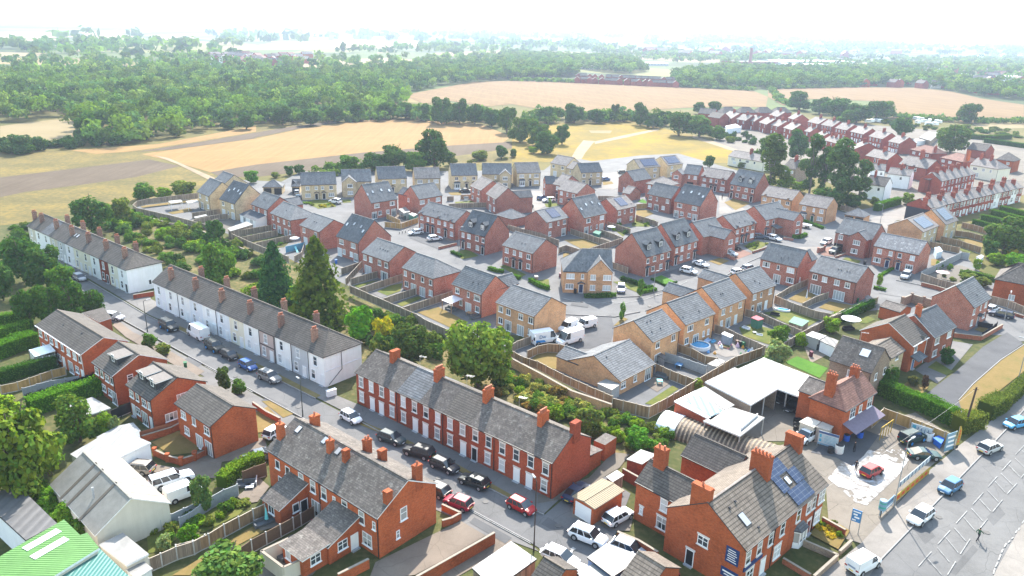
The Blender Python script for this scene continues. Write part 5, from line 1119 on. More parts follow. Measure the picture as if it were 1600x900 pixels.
C('mid','a2',640,220,695,228,SV,'silver hatchback nose out beside the ribbed brown roof',None)
C('hatch','b3',540,95,590,65,WH,'white car behind the chimney of the long brick house',None)
C('saloon','b3',465,225,505,215,(.10,.13,.16),'grey blue car half hidden by the yellow hedge',None)
# yard on the left
C('estate','a3',885,300,715,285,(.30,.26,.22),'brown silver estate car beside the garage doors',None)
C('pickup','a3',900,400,1120,330,WH,'white pickup with a canopy in the stony yard',None,name='parked_pickup',cat='pickup truck')
C('smallvan','a3',1000,470,1160,410,WH,'small white van next to the white pickup',None,name='parked_van',cat='van')
# estate
ge='cars parked on the new estate'
C('suv','B',945,335,885,325,WH,'white crossover at the front of the stone semis',ge)
C('hatch','B',700,325,695,285,(.25,.33,.38),'pale blue hatchback in the drive left of the stone semis',ge)
C('hatch','B',690,290,690,262,SV,'silver hatchback behind the pale blue one',ge)
C('hatch','h1',905,330,905,290,WH,'white car in the left bay of the stone double garage',ge)
C('hatch','h1',1030,330,1030,290,WH,'white car in the right bay of the stone double garage',ge)
C('mid','i3',145,415,0,435,WH,'white hatchback, left of the two on the small car park',ge)
C('mid','i3',215,505,375,485,WH,'white hatchback, right of the two on the small car park',ge)
C('mid','h4',905,630,985,600,(.08,.14,.28),'blue car behind the white one by the L shaped house',ge)
C('suv','h4',1105,640,955,650,WH,'white estate car by the L shaped house',ge)
C('hatch','h4',780,730,830,705,BK,'dark car behind the pyramid roofed garage',ge)
C('mid','h5',770,395,815,390,(.10,.18,.35),'blue car beside the dark roofed stone house',ge)
C('mid','h5',970,310,1025,310,(.03,.06,.09),'dark car in the pale yard near the solar roofs',ge)
C('saloon','h3',1060,455,1160,455,BK,'black car in front of the stone bay house',ge)
C('mid','j4',930,335,1105,375,WH,'white hatchback in front of the dormer pairs',ge)
C('coupe','j4',1080,245,1240,295,WH,'white sports car beside the white hatchback',ge)
C('mid','j4',230,515,225,610,(.50,.48,.58),'lilac silver car nose out beside the buff corner house',ge)
C('mid','i7',105,590,275,605,BK,'black car on the red brick drive',ge)
C('mid','i7',90,660,205,685,(.5,.55,.6),'pale car behind the low brick wall on the red drive',ge)
C('mid','i7',455,470,545,475,(.07,.10,.14),'dark blue car between two gables',ge)
C('estate','i7',590,470,745,515,(.62,.64,.66),'silver estate car next to the planted front garden',ge)
C('mid','i8',300,440,155,485,WH,'white car beside the brick gate pier',ge)
C('suv','i8',395,545,270,590,GN,'dark green four by four before the open garage',ge)
C('suv','i8',1200,820,1120,900,SV,'silver four by four in front of the navy doors',ge)
C('mid','j5',660,375,750,365,WH,'white car partly hidden by the stepped buff roofs',ge)
C('mid','j5',780,330,860,310,(.12,.16,.22),'blue grey car partly hidden by the stepped buff roofs',ge)
C('estate','k7',1060,745,795,690,NV,'dark navy estate car on the side road beside the timber fence',None)
C('hatch','k7',800,660,830,650,WH,'white car just behind the navy estate',None)
v=C('van','k1',520,815,835,765,WH,'large white van with its rear door open beside the curved fence','white work vans',name='work_van',cat='van')
lettering('Dw',.95,v,(-.9,-1.035,1.5),plain('van_blue',(.03,.12,.3),.5))
m=MB();m.poly([(-2.2,-1.035,.5),(-.2,-1.035,.42),(-.5,-1.035,.85),(-2.2,-1.035,1.0)]);m.build('side_stripe',plain('van_blue2',(.04,.25,.6),.5),v)
m=MB();m.box(-2.85,-2.8,-2.0,-1.05,.5,2.3);m.box(-2.9,-2.85,-1.8,-1.25,1.3,1.9,1);m.build('rear_door',[WHT,GL_CAR],v)
C('van','k1',1090,760,860,830,WH,'white van with a dark sliding door, nearest the bungalow','white work vans',name='work_van',cat='van')
C('smallvan','k1',1050,600,850,690,WH,'white van with a ladder rack on its roof','white work vans',name='work_van',cat='van')
C('smallvan','k2',340,300,190,335,WH,'small white van nearest the road corner','white work vans',name='work_van',cat='van')
# flatbed truck
t0=G(*P('i7',1090,355));t1_=G(*P('i7',890,315));mm=(t0+t1_)/2;an=math.atan2(t1_.y - t0.y,t1_.x - t0.x)
rt=empty('flatbed_truck',(mm.x,mm.y,.05),an,'white flatbed truck with a blue headboard by the corner house','truck')
m=MB();m.prism([(2.6,-.95,.5),(2.6,-.95,1.2),(2.1,-.95,2.1),(1.0,-.95,2.15),(1.0,-.95,.5)],(0,1.9,0));m.build('cab',plain('truck_white',(.78,.78,.78),.4),rt)
m=MB();m.box(-2.8,.9,-1.0,1.0,.85,.95);m.box(-2.8,.9,-1.0,-.95,.95,1.15);m.box(-2.8,.9,.95,1.0,.95,1.15);m.build('flatbed',plain('truck_white',(.78,.78,.78)),rt)
m=MB();m.box(.85,.93,-1.0,1.0,.95,2.1);m.build('headboard',plain('truck_blue',(.05,.12,.22),.5),rt)
m=MB();m.poly([(2.64,-.8,1.25),(2.64,.8,1.25),(2.2,.75,2.0),(2.2,-.75,2.0)]);m.build('windscreen',GL_CAR,rt)
for x in (-1.8,1.7):
    for sy in (-1,1):m=MB();m.cyl((x,sy*.75,.36),(x,sy*.95,.36),.36,n=14);m.build('wheel',TYRE,rt)
# main road and car wash
C('mid','f3',635,540,540,610,WH,'white hatchback driving down the main road',None,name='moving_car')
C('hatch','f3',805,375,715,430,LB,'sky blue hatchback on the main road',None,name='moving_car')
C('mid','f3',945,190,1045,150,(.50,.50,.49),'silver hatchback seen from behind on the main road',None,name='moving_car')
C('hatch','f3',1180,20,1105,38,(.08,.36,.62),'blue car entering at the right edge of the main road',None,name='moving_car')
v=C('smallvan','f3',175,900,330,815,WH,'white van on the kerb at the bottom of the main road',None,name='parked_van',cat='van')
m=MB();m.box(-2.235,-2.222,-.45,.45,.95,1.15);m.build('rear_panel',plain('van_stripe',(.25,.3,.4)),v)
C('hatch','f3',260,330,345,285,(.40,.03,.03),'red hatchback standing in the soap foam',None)
C('offroad','f3',480,135,600,95,GN,'dark four by four with its tailgate raised against the timber fence',None)
C('coupe','f3',530,205,690,215,(.012,.05,.05),'dark green sports car with its bonnet raised in the car wash yard',None)
C('suv','e3',700,90,640,125,WH,'white car tucked under the steaming price banner',None)
C('saloon','e2',640,720,560,775,BK,'black saloon parked inside the open workshop',None)
C('mid','e2',575,690,520,720,(.01,.01,.012),'dark car beside the black saloon inside the open workshop',None)
# trees and plants
LEAF=leafmat('leaves',(1.26,1.40,.92));BARK=plain('bark',(0.12,0.09,0.065),0.95,var=.35,scale=6);BARKP=plain('bark_pale',(0.15,0.135,0.11),0.95,var=.35,scale=3)
def leaf_mesh(name,pts,nrm,size,tint,rng,mat=None):
    """one small bent card per leaf clump"""
    n=len(pts);nrm=nrm/(np.linalg.norm(nrm,axis=1,keepdims=True)+1e-9)
    a=np.cross(nrm,rng.normal(size=(n,3)));a/=np.linalg.norm(a,axis=1,keepdims=True)+1e-9;b=np.cross(nrm,a)
    s=(size*rng.uniform(.6,1.3,n))[:,None]
    asp=rng.uniform(.55,1.0,n)[:,None]
    v=np.stack([pts - a*s - b*s*asp*.5,pts+a*s*.2 - b*s*asp,pts+a*s+b*s*asp*.4,pts - a*s*.3+b*s*asp],1).reshape(-1,3)
    me=bpy.data.meshes.new(name);me.vertices.add(4*n);me.vertices.foreach_set('co',v.astype(np.float32).ravel())
    me.loops.add(4*n);me.loops.foreach_set('vertex_index',np.arange(4*n,dtype=np.int32));me.polygons.add(n)
    me.polygons.foreach_set('loop_start',np.arange(0,4*n,4,dtype=np.int32));me.polygons.foreach_set('loop_total',np.full(n,4,dtype=np.int32))
    at=me.attributes.new('tint','FLOAT_COLOR','POINT');c=np.ones((4*n,4),np.float32);c[:,:3]=np.repeat(tint,4,0);at.data.foreach_set('color',c.ravel())
    me.materials.append(mat or LEAF);me.update();me.validate();return me
def crown_pts(rng,n,lobes,power=.45):
    """points and outward normals on a cluster of rounded lobes (x,y,z,rx,rz)"""
    L=np.array(lobes);w_=L[:,3]**2;pick=rng.choice(len(L),n*2,p=w_/w_.sum())
    d=rng.normal(size=(n*2,3));d/=np.linalg.norm(d,axis=1,keepdims=True)
    rad=rng.uniform(0,1,n*2)**power*(1+rng.normal(0,.06,n*2));l=L[pick]
    p=l[:,:3]+d*rad[:,None]*np.stack([l[:,3],l[:,3],l[:,4]],1)
    dep=np.full(n*2,9.0)
    for q in L:
        k=np.sqrt(((p[:,0] - q[0])/q[3])**2+((p[:,1] - q[1])/q[3])**2+((p[:,2] - q[2])/q[4])**2);dep=np.minimum(dep,k)
    ok=dep>.62;p,d=p[ok][:n],d[ok][:n]
    return p,d
def tint_of(rng,n,base_var=.30,warm=.25):
    v=rng.uniform(1 - base_var,1+base_var,n);h=rng.uniform(-warm,warm,n)
    return np.stack([v*(1+h),v,v*(1 - .6*h)],1)
def clumps(rng,p,amp=.35):
    """leaf colour drifting from clump to clump"""
    f=np.sin(p[:,0]*1.9+1)*np.sin(p[:,1]*1.7)*np.sin(p[:,2]*2.1+.5);return (1+amp*f)[:,None]
def broad(seed,n=2600,h=8.0,r=3.4,low=.0,size=.24,nl=13):
    rng=np.random.default_rng(seed);lob=[(0,0,h*.46,r*.66,h*.40)]
    for i in range(nl):
        a=rng.uniform(0,2*np.pi);rr=r*rng.uniform(.35,.72);z=h*rng.uniform(low+.14,.84);s=r*rng.uniform(.30,.52)*(1.15 - .45*z/h)
        lob.append((rr*np.cos(a)*(1.1 - .4*z/h),rr*np.sin(a)*(1.1 - .4*z/h),z,s,s*.85))
    p,d=crown_pts(rng,n,lob);nm=d+rng.normal(0,.55,d.shape)+np.array([0,0,.35])
    return leaf_mesh('crown',p,nm,np.full(len(p),size),tint_of(rng,len(p))*clumps(rng,p),rng)
def conifer(seed,n=5200,h=10.0,r=3.3,size=.21):
    rng=np.random.default_rng(seed);t=rng.uniform(0,1,n)**.75;lay=np.floor(t*17)/17;z=h*(1 - t)*.97+.2
    a=rng.uniform(0,2*np.pi,n);lobes=1+.26*np.sin(a*5+lay*40)+.2*np.sin(a*3+lay*23)+.1*np.sin(a*9+lay*71)
    rr=r*(.03+t**.7*.97)*lobes*np.sqrt(rng.uniform(.22,1,n));z=z - rr*.22+rng.normal(0,.1,n)
    p=np.stack([rr*np.cos(a),rr*np.sin(a),np.maximum(z,.1)],1);nm=np.stack([np.cos(a),np.sin(a),np.full(n,.5)],1)+rng.normal(0,.5,(n,3))
    ti=tint_of(rng,n,.28,.15);tip=(rr>r*(.03+t**.7*.97)*.85);ti[tip]*=np.array([1.5,1.35,1.0]);return leaf_mesh('crown',p,nm,np.full(n,size),ti,rng)
def poplar(seed,n=3900,h=16.0,r=3.2,size=.25):
    rng=np.random.default_rng(seed);lob=[]
    for i in range(22):
        z=h*rng.uniform(.10,.95);a=rng.uniform(0,2*np.pi);k=np.sin(np.pi*min(1,(z/h)**.8))*.6+.35;rr=r*rng.uniform(.1,.75)*k;s=r*rng.uniform(.24,.40)
        lob.append((rr*np.cos(a),rr*np.sin(a),z,s,s*1.5))
    p,d=crown_pts(rng,n,lob,.6);nm=d+rng.normal(0,.6,d.shape);return leaf_mesh('crown',p,nm,np.full(len(p),size),tint_of(rng,len(p),.35,.15)*clumps(rng,p),rng)
def shrub(seed,n=900,r=1.2,h=1.6,size=.13):
    rng=np.random.default_rng(seed);lob=[(0,0,h*.45,r*.7,h*.5)]
    for i in range(7):a=rng.uniform(0,2*np.pi);s=r*rng.uniform(.3,.5);lob.append((r*.6*np.cos(a),r*.6*np.sin(a),h*rng.uniform(.3,.75),s,s))
    p,d=crown_pts(rng,n,lob);p[:,2]=np.maximum(p[:,2],.03);nm=d+rng.normal(0,.5,d.shape)+np.array([0,0,.3]);return leaf_mesh('leaves',p,nm,np.full(len(p),size),tint_of(rng,len(p))*clumps(rng,p*2.2),rng)
def spiky(seed,n=1300,h=8.0,r=3.6,size=.34):
    """willow like crown of long hanging sprays"""
    rng=np.random.default_rng(seed);lob=[(0,0,h*.48,r*.7,h*.44)]
    for i in range(12):a=rng.uniform(0,2*np.pi);s=r*rng.uniform(.3,.45);lob.append((r*.65*np.cos(a),r*.65*np.sin(a),h*rng.uniform(.2,.8),s,s*1.3))
    p,d=crown_pts(rng,n,lob);nm=d+rng.normal(0,.5,d.shape);return leaf_mesh('crown',p,nm,np.full(len(p),size),tint_of(rng,len(p),.35,.2)*clumps(rng,p),rng)
def trunk_mesh(h,r,mat,seed=0,spread=.5):
    rng=random.Random(seed);m=MB();m.cyl((0,0,-.2),(0,0,h*.45),r,r*.7,8)
    for i in range(6):
        a=i*2.4+rng.random();z=h*rng.uniform(.25,.5);l=h*rng.uniform(.25,.42);e_=(math.cos(a)*l*spread,math.sin(a)*l*spread,z+l)
        m.cyl((0,0,z),e_,r*.5,r*.14,6)
    m.cyl((0,0,h*.45),(rng.uniform(-.3,.3),rng.uniform(-.3,.3),h*.85),r*.7,r*.15,6)
    return m.mesh('trunk',[mat])
PROTO=dict(b=[(broad(i,n=3400,nl=13+i),8.0,3.6) for i in range(5)],s=[(broad(20+i,n=1700,h=6,r=2.6,low=.05,size=.25,nl=9),6.0,2.8) for i in range(3)],c=[(conifer(3),10.0,3.2),(conifer(8),10.0,3.2)],p=[(poplar(4),16.0,3.0),(poplar(9),16.0,3.0)],
             h=[(shrub(30+i),1.6,1.2) for i in range(5)],w=[(spiky(2,n=4200,size=.25),8.0,3.8)])
TRK=dict(b=trunk_mesh(8,.28,BARK),s=trunk_mesh(6,.16,BARK,2),c=trunk_mesh(10,.22,BARK,3,.1),p=trunk_mesh(16,.24,BARKP,4,.28),w=trunk_mesh(8,.3,BARK,5))
GREEN=(.088,.150,.030);DARK=(.056,.108,.032);LIME=(.170,.235,.026);OLIVE=(.135,.150,.040);BLUEG=(.075,.120,.060);GOLD=(.42,.31,.02);SILV=(.20,.22,.12);MID=(.062,.110,.036);CYP=(.028,.072,.042);BROWN=(.22,.13,.05)
_ti=[0]
def tree(kind,x,yb,yt,wpx,tint,label,group=None,name=None,cat=None,loc=None,h=None,r=None,rz=None):
    b=loc or GT(x,yb);h=h or max(.4,height_at(b,yt));d=(b - Vector((0,0,CAM_H))).dot(cF);r=r or wpx/2*d/FPX
    pr=PROTO[kind];_ti[0]+=1;me,ph,prd=pr[_ti[0] % len(pr)];rz=_ti[0]*2.39 if rz is None else rz
    if kind=='h':
        o=link(name or 'bush',me,None,b,(0,0,rz),color=tint,scale=(r/prd,r/prd,h/ph));return tag(o,label,cat or 'bush',group)
    root=empty(name or dict(b='broadleaf_tree',s='small_tree',c='conifer_tree',p='poplar_tree',w='willow_tree')[kind],b,rz,label,cat or 'tree',group)
    root.scale=(r/prd,r/prd,h/ph)
    link('trunk',TRK[kind],root);link('crown',me,root,color=tint);return root
for a in (
 # around the white terraces
 ('b',147,362,297,66,MID,'big rounded tree behind the farther white terrace'),('s',192,350,305,40,OLIVE,'yellowish small tree right of the big rounded tree'),('s',228,312,280,44,GREEN,'left green bush of the three by the curved fence end',),('s',258,312,290,34,LIME,'bright low bush between two green ones by the curved fence end'),('s',288,308,281,52,OLIVE,'right green bush of the three by the curved fence end'),
 ('b',345,448,365,62,GREEN,'round green tree between the white terrace and the estate fence'),('s',338,385,338,42,DARK,'small dark tree poking above the estate fence'),('c',432,474,376,66,CYP,'blue green conifer, left of two big conifers behind the white terrace'),('c',499,506,368,96,(.062,.085,.022),'largest conifer with gold tipped branches behind the white terrace'),
 ('s',562,532,472,58,(.11,.24,.02),'bright lime green bush at the end of the white terrace'),('h',600,532,499,36,GOLD,'golden yellow bush next to the lime green one'),('s',592,548,515,30,GREEN,'low green bush under the golden one'),('b',641,572,498,78,(.072,.095,.030),'dark green tree behind the red terrace'),('w',747,604,492,106,(.15,.19,.045),'huge feathery willow behind the red terrace'),
 ('s',918,684,628,60,(.11,.13,.04),'rounded bush at the rear of the red end house'),('s',995,705,666,54,(.09,.20,.03),'bright green shrub beside the arched rusty shed'),('s',963,690,670,26,LIME,'yellow green shrub beside the alley'),
 ('b',40,440,362,70,DARK,'dark green tree left of the farther white terrace'),('b',76,452,378,64,MID,'middle dark tree in front of the farther white terrace'),('s',96,468,410,52,GREEN,'lighter bush below the dark trees'),('s',22,410,360,40,DARK,'dark tree at the left edge by the scrub field'),('s',6,470,400,50,MID,'green tree cut by the left edge'),
 ('b',48,506,444,50,(.055,.105,.024),'left tree of the dense evergreen row beside the street'),('b',82,506,440,52,(.055,.105,.024),'second tree of the dense evergreen row'),('b',116,504,441,50,(.055,.105,.024),'third tree of the dense evergreen row'),('b',146,496,446,42,(.055,.105,.024),'right end tree of the dense evergreen row'),
 ('b',40,790,622,130,(.115,.15,.03),'large yellow green tree at the left edge'),('b',78,742,668,74,(.11,.145,.03),'yellow green tree beside the white workshop roof'),('b',126,690,613,72,(.105,.15,.035),'round tree in the garden of the dormer houses'),('s',168,686,634,34,LIME,'small yellow tree right of the round garden tree'),('s',182,690,645,24,SILV,'thin young tree at the white flat roof'),('b',4,660,612,60,LIME,'yellow green tree at the left edge above the large one'),
 ('s',75,800,762,44,(.12,.22,.03),'bright shrub between the workshop and grey flat roof'),('s',105,820,780,44,(.13,.22,.03),'second bright shrub along the workshop wall'),('s',130,845,808,30,GREEN,'dark shrub at the corner of the green roof'),('s',186,868,845,40,SILV,'thin sapling beside the teal roof'),('s',228,822,790,30,GREEN,'creeper shrub against the workshop gable'),('s',205,836,800,40,MID,'green shrub below the workshop gable'),
 ('s',296,856,814,40,(.09,.17,.02),'round clipped bush on the fence line of the dry gardens'),('b',352,930,852,132,(.095,.145,.05),'wide leafy tree at the bottom edge'),('s',315,800,738,40,(.10,.14,.06),'thin leaved tree beside the parked white van'),('s',258,862,832,34,SILV,'pale grassy shrub in the dry garden'),('s',322,792,764,30,GREEN,'shrub at the end of the lawn strip'),
 ('s',350,612,570,28,(.075,.10,.03),'narrow tree on the street verge'),('s',375,616,588,30,GREEN,'rounded street tree next to the narrow one'),('s',235,545,518,30,GREEN,'round bush on the brick drive by the street'),('s',256,556,536,32,OLIVE,'spiky bush on the brick drive by the street'),
 # estate
 ('s',972,500,466,12,(.12,.22,.05),'young street tree in the road island'),('s',1000,464,432,14,(.11,.20,.04),'young street tree beside the clipped hedge'),('s',1374,447,428,12,LIME,'sapling beside the patchy roofed semis'),('s',858,345,300,8,LIME,'thin sapling in front of the L shaped house'),('s',1216,540,505,44,(.11,.17,.03),'bushy apple tree in the lawn of the stepped row'),('s',1213,572,530,56,SILV,'silvery round bush behind the white workshop'),('h',1252,540,520,22,LIME,'yellow topped bush near the white awning'),
 ('s',1088,610,590,26,(.20,.22,.05),'pale flowering bush against the timber fence'),('s',1298,518,494,36,LIME,'yellow green bush beside the weathered house'),('s',1476,570,537,26,(.035,.085,.025),'dark egg shaped conifer on a front lawn'),('s',1443,608,584,14,(.10,.05,.05),'small purple leaved tree in a gravel garden'),('s',1424,602,586,22,(.10,.09,.04),'brownish bush beside the purple leaved tree'),('s',1388,612,565,36,(.05,.10,.02),'green climber heaped against the cream extension'),
 # right hand side
 ('p',1201,300,206,52,(.085,.115,.035),'tall poplar nearest the stone semis with the meadow behind'),('p',1264,304,210,44,(.075,.12,.05),'tall pale stemmed poplar, left of the big group'),('p',1303,320,212,50,(.075,.12,.05),'broad dark poplar in the middle of the big group'),('p',1340,318,250,40,(.08,.125,.055),'shorter poplar at the right of the big group'),('b',1245,250,200,40,DARK,'dark round tree above the poplars'),('b',1200,262,206,54,(.075,.12,.045),'rounded tree behind the nearest poplar'),
 ('p',1285,308,226,30,(.06,.105,.04),'poplar filling the gap in the big group'),('p',1322,322,240,36,(.055,.10,.04),'rear poplar on the right of the big group'),('s',1290,326,286,60,MID,'dark spreading tree at the foot of the poplars'),('s',1228,296,272,34,(.16,.22,.03),'bright yellow green shrub beside the brown house'),('s',1250,300,282,30,LIME,'second bright shrub under the poplars'),('s',1330,322,298,40,DARK,'dark undergrowth bush below the poplars'),('b',1108,262,240,20,MID,'small round tree at the meadow edge behind the white roofed semis'),('s',1160,262,252,20,OLIVE,'olive bush before the white and dark semis'),
 ('b',1568,396,338,74,(.085,.125,.035),'broad tree beside the striped hedges at the right edge'),('b',1596,390,346,60,(.13,.17,.03),'yellow green tree cut by the right edge'),('s',1545,402,372,34,MID,'green bush left of the broad right hand tree'),('s',1555,414,392,34,(.15,.22,.02),'lime bush in the terraced garden'),('s',1584,422,394,44,(.10,.20,.02),'bright green shrub bank behind the white banded house'),('s',1524,422,402,16,LIME,'small lime bush behind the steps'),('h',1580,400,388,16,(.40,.30,.02),'golden round bush behind the shrub bank'),
 ('s',1535,448,432,30,OLIVE,'olive bush under the end house'),('s',1510,440,426,34,(.13,.15,.04),'low mixed bush in the terraced garden'),('b',1418,320,300,22,(.18,.22,.03),'bright round tree at the end of the clipped hedge'),('s',1366,322,306,20,OLIVE,'olive bush at the garden gate by the clipped hedge'),('b',1484,240,186,56,(.09,.13,.045),'big feathery tree among the sheds below the wheat field'),('b',1408,215,180,34,DARK,'round tree in front of the allotments'),('b',1512,192,156,40,MID,'lone field tree on the edge of the right hand wheat field'),
 ('b',1248,172,140,44,DARK,'dark tree between the two wheat fields, left of the clump'),('b',1280,178,150,40,MID,'tree behind the far rows, first of the clump'),('b',1305,186,146,54,DARK,'tallest dark tree of the clump behind the far rows'),('b',1338,192,158,46,MID,'rounded tree in the clump behind the far rows'),('b',1368,188,152,44,(.07,.115,.05),'tree towards the right of the clump behind the far rows'),('b',1386,184,156,34,GREEN,'right end tree of the clump behind the far rows'),('b',1325,192,170,40,GREEN,'front tree of the clump behind the far rows'),
 ('s',1120,218,192,32,GREEN,'round tree beside the dirt path'),('b',1092,214,176,54,(.095,.15,.045),'light green tree in the hedgerow, right of the meadow'),('b',1060,212,168,50,(.075,.12,.045),'rounded tree in the hedgerow, middle of the meadow edge'),('b',1020,200,174,32,MID,'smaller tree in the hedgerow above the meadow'),('b',1000,196,158,30,MID,'tall tree in the hedgerow above the meadow'),('s',1038,196,170,24,DARK,'dark tree behind the rounded hedgerow tree'),('b',1092,178,157,24,DARK,'dark tree by the brown roofed houses, left'),('b',1115,180,154,26,MID,'dark tree by the brown roofed houses, right'),
 ('b',960,190,160,18,(.06,.08,.03),'thin topped tree in the far hedgerow'),('b',897,192,160,40,DARK,'broad dark tree in the far hedgerow'),('b',932,192,166,34,DARK,'dark tree in the far hedgerow next to the broad one'),('b',853,192,163,34,DARK,'dark tree in the far hedgerow behind the tree island'),('b',975,190,172,24,MID,'low tree in the far hedgerow'),
 ('b',812,222,180,40,(.085,.125,.035),'left tree of the green island in the meadow'),('b',840,228,184,46,(.095,.14,.04),'middle tree of the green island in the meadow'),('b',855,240,198,44,MID,'front tree of the green island in the meadow'),('b',878,226,190,26,DARK,'dark right tree of the green island in the meadow'),('s',834,240,228,20,LIME,'low bright bush at the foot of the green island'),('s',802,245,230,14,MID,'small bush left of the green island'),
 ('b',679,264,201,66,(.048,.085,.026),'large dark domed tree behind the pale stone houses'),('b',615,266,219,52,(.06,.10,.032),'rounded tree left of the dark domed tree'),('b',648,268,232,46,GREEN,'lighter tree between the two domed trees'),('b',582,268,234,40,(.06,.11,.03),'pointed tree in the clump behind the stone houses'),('s',545,268,240,46,GREEN,'low tree at the left of the clump behind the stone houses'),('s',516,268,252,34,GREEN,'bush running down to the dry meadow'),('s',704,258,236,24,OLIVE,'small tree at the right of the dark domed tree'),
 ('s',452,274,257,20,MID,'left of two round bushes above the pyramid roofed garage'),('s',467,272,254,22,DARK,'right of two round bushes above the pyramid roofed garage'),('s',430,278,268,18,OLIVE,'small bush left of the two round ones'),('s',392,286,264,28,(.10,.19,.03),'bright bush behind the skylight stone house'),('s',750,250,232,40,OLIVE,'pale bush mound in the dry meadow'),('s',783,248,225,26,DARK,'round dark bush in the dry meadow'),('s',802,246,231,12,MID,'small dark bush in the dry meadow'),
 ('b',690,194,148,40,DARK,'tall hedgerow tree below the barley field, left'),('b',718,194,152,30,MID,'hedgerow tree below the barley field'),('b',742,194,156,32,DARK,'dark hedgerow tree below the barley field'),('b',768,198,166,36,MID,'rounded hedgerow tree near the end of the gold field'),('b',792,208,160,36,(.075,.12,.04),'lighter hedgerow tree at the end of the gold field'),('b',635,186,158,34,MID,'hedgerow tree above the gold field'),('b',660,188,160,30,DARK,'second hedgerow tree above the gold field'),
 ('b',525,192,158,36,MID,'hedgerow tree on the top edge of the gold field, right'),('b',486,196,167,38,DARK,'hedgerow tree on the top edge of the gold field, middle'),('b',442,196,160,38,(.06,.10,.04),'hedgerow tree on the top edge of the gold field, left'),('b',560,188,156,36,DARK,'dark hedgerow tree above the gold field'),('b',600,186,158,36,MID,'broad hedgerow tree above the gold field'),('s',355,202,180,30,BLUEG,'grey green round tree at the wood edge'),('b',385,202,172,30,DARK,'dark round tree at the wood edge'),
 ('s',34,240,206,44,BLUEG,'grey green tree at the left edge of the pale field'),('b',132,222,180,34,DARK,'dark tree at the corner of the pale field'),('s',275,214,194,34,OLIVE,'olive bush mound at the wood edge'),('p',366,160,123,10,DARK,'left poplar of three slim ones in the wood'),('p',375,160,124,10,DARK,'middle poplar of three slim ones in the wood'),('p',384,160,123,10,DARK,'right poplar of three slim ones in the wood')):
    tree(*a)
# bushes of the overgrown strips: each a plant of its own
def in_poly(x,y,q):
    c=False;n=len(q)
    for i in range(n):
        (x1,y1),(x2,y2)=q[i],q[(i+1) % n]
        if (y1>y) !=(y2>y) and x<(x2 - x1)*(y - y1)/(y2 - y1+1e-12)+x1:c=not c
    return c
def scatter(poly,n,hr,rr,tints,label,group,name='bush',kind='h',mind=1.2,seed=1,cat=None):
    rng=random.Random(seed);W=[GT(*p) for p in poly];q=[(p.x,p.y) for p in W];xs=[p[0] for p in q];ys=[p[1] for p in q];got=[]
    for _ in range(n*60):
        if len(got)>=n:break
        x,y=rng.uniform(min(xs),max(xs)),rng.uniform(min(ys),max(ys))
        if in_poly(x,y,q) and all((x - a)**2+(y - b)**2>mind**2 for a,b in got):
            got.append((x,y));h=rng.uniform(*hr);r=rng.uniform(*rr);t=rng.choice(tints);k=rng.uniform(.75,1.25)
            tree(kind,0,0,0,0,sc(t,k),label,group,name,cat,Vector((x,y,hill(x,y))),h,r)
scatter([(170,330),(205,335),(270,350),(330,372),(400,400),(440,430),(500,460),(545,485),(530,500),(470,490),(400,470),(330,420),(260,385),(205,362),(160,360)],86,(1.0,3.2),(1.2,2.6),(GREEN,OLIVE,MID,LIME),'wild bush in the overgrown strip between the white terraces and the estate fence','bushes of the overgrown strip',mind=1.7,seed=3)
scatter([(560,480),(640,505),(700,530),(690,560),(640,580),(600,560),(560,530)],34,(1.0,3.0),(1.0,2.1),(GREEN,OLIVE,MID),'low bush behind the left part of the red terrace','bushes behind the red terrace',mind=1.2,seed=4)
scatter([(785,585),(840,600),(900,630),(940,655),(930,670),(880,660),(820,640),(780,620)],46,(.8,2.0),(.8,1.7),(OLIVE,LIME,(.25,.22,.08),GREEN,BROWN),'weedy shrub below the brick retaining wall','weedy shrubs below the retaining wall',name='weed_clump',cat='weeds',mind=.9,seed=5)
scatter([(945,640),(1000,665),(1060,690),(1050,705),(990,705),(950,690)],26,(.6,1.6),(.6,1.3),(OLIVE,GREEN,LIME),'weedy shrub beside the alley and the rusty shed','weedy shrubs by the alley',name='weed_clump',cat='weeds',mind=.9,seed=6)
scatter(PP('a3',200,420,330,400,480,600,520,660,400,600,300,520),8,(1.2,2.4),(.9,1.5),((.12,.22,.03),GREEN),'leafy shrub in the gap beside the workshop roof','shrubs beside the workshop',mind=1.2,seed=7)
scatter([(165,352),(205,364),(262,398),(300,425),(285,432),(250,405),(200,380)],24,(1.0,2.6),(1.0,2.0),(GREEN,OLIVE,MID),'garden bush behind the farther white terrace','bushes behind the farther terrace',mind=1.6,seed=21)
scatter([(0,360),(60,352),(110,345),(120,365),(60,380),(0,400)],12,(1,2.6),(1.2,2.2),(MID,OLIVE,GREEN),'bush on the scrubby slope left of the farther white terrace','bushes left of the farther terrace',mind=2,seed=8)
scatter(PP('u1',200,460,620,440,780,520,700,580,380,540),16,(1.5,3.5),(1.5,3),(MID,OLIVE,DARK),'garden bush behind the small far brick houses','garden bushes of the far rows',name='garden_shrub',cat='shrub',mind=4,seed=9)
scatter(PP('u3',40,200,400,210,640,260,1000,290,900,330,560,330,300,260),22,(1,2.6),(1.5,3),(MID,OLIVE,BLUEG),'bush in the allotments below the wheat field','bushes in the allotments',name='garden_shrub',cat='shrub',mind=4,seed=10)
scatter(PP('u4',500,60,1000,100,1200,140,1200,200,900,170,560,170),20,(1,3),(1.5,3.4),(MID,OLIVE,GREEN),'bush in the far gardens at the right edge','bushes in the far gardens',name='garden_shrub',cat='shrub',mind=4,seed=11)
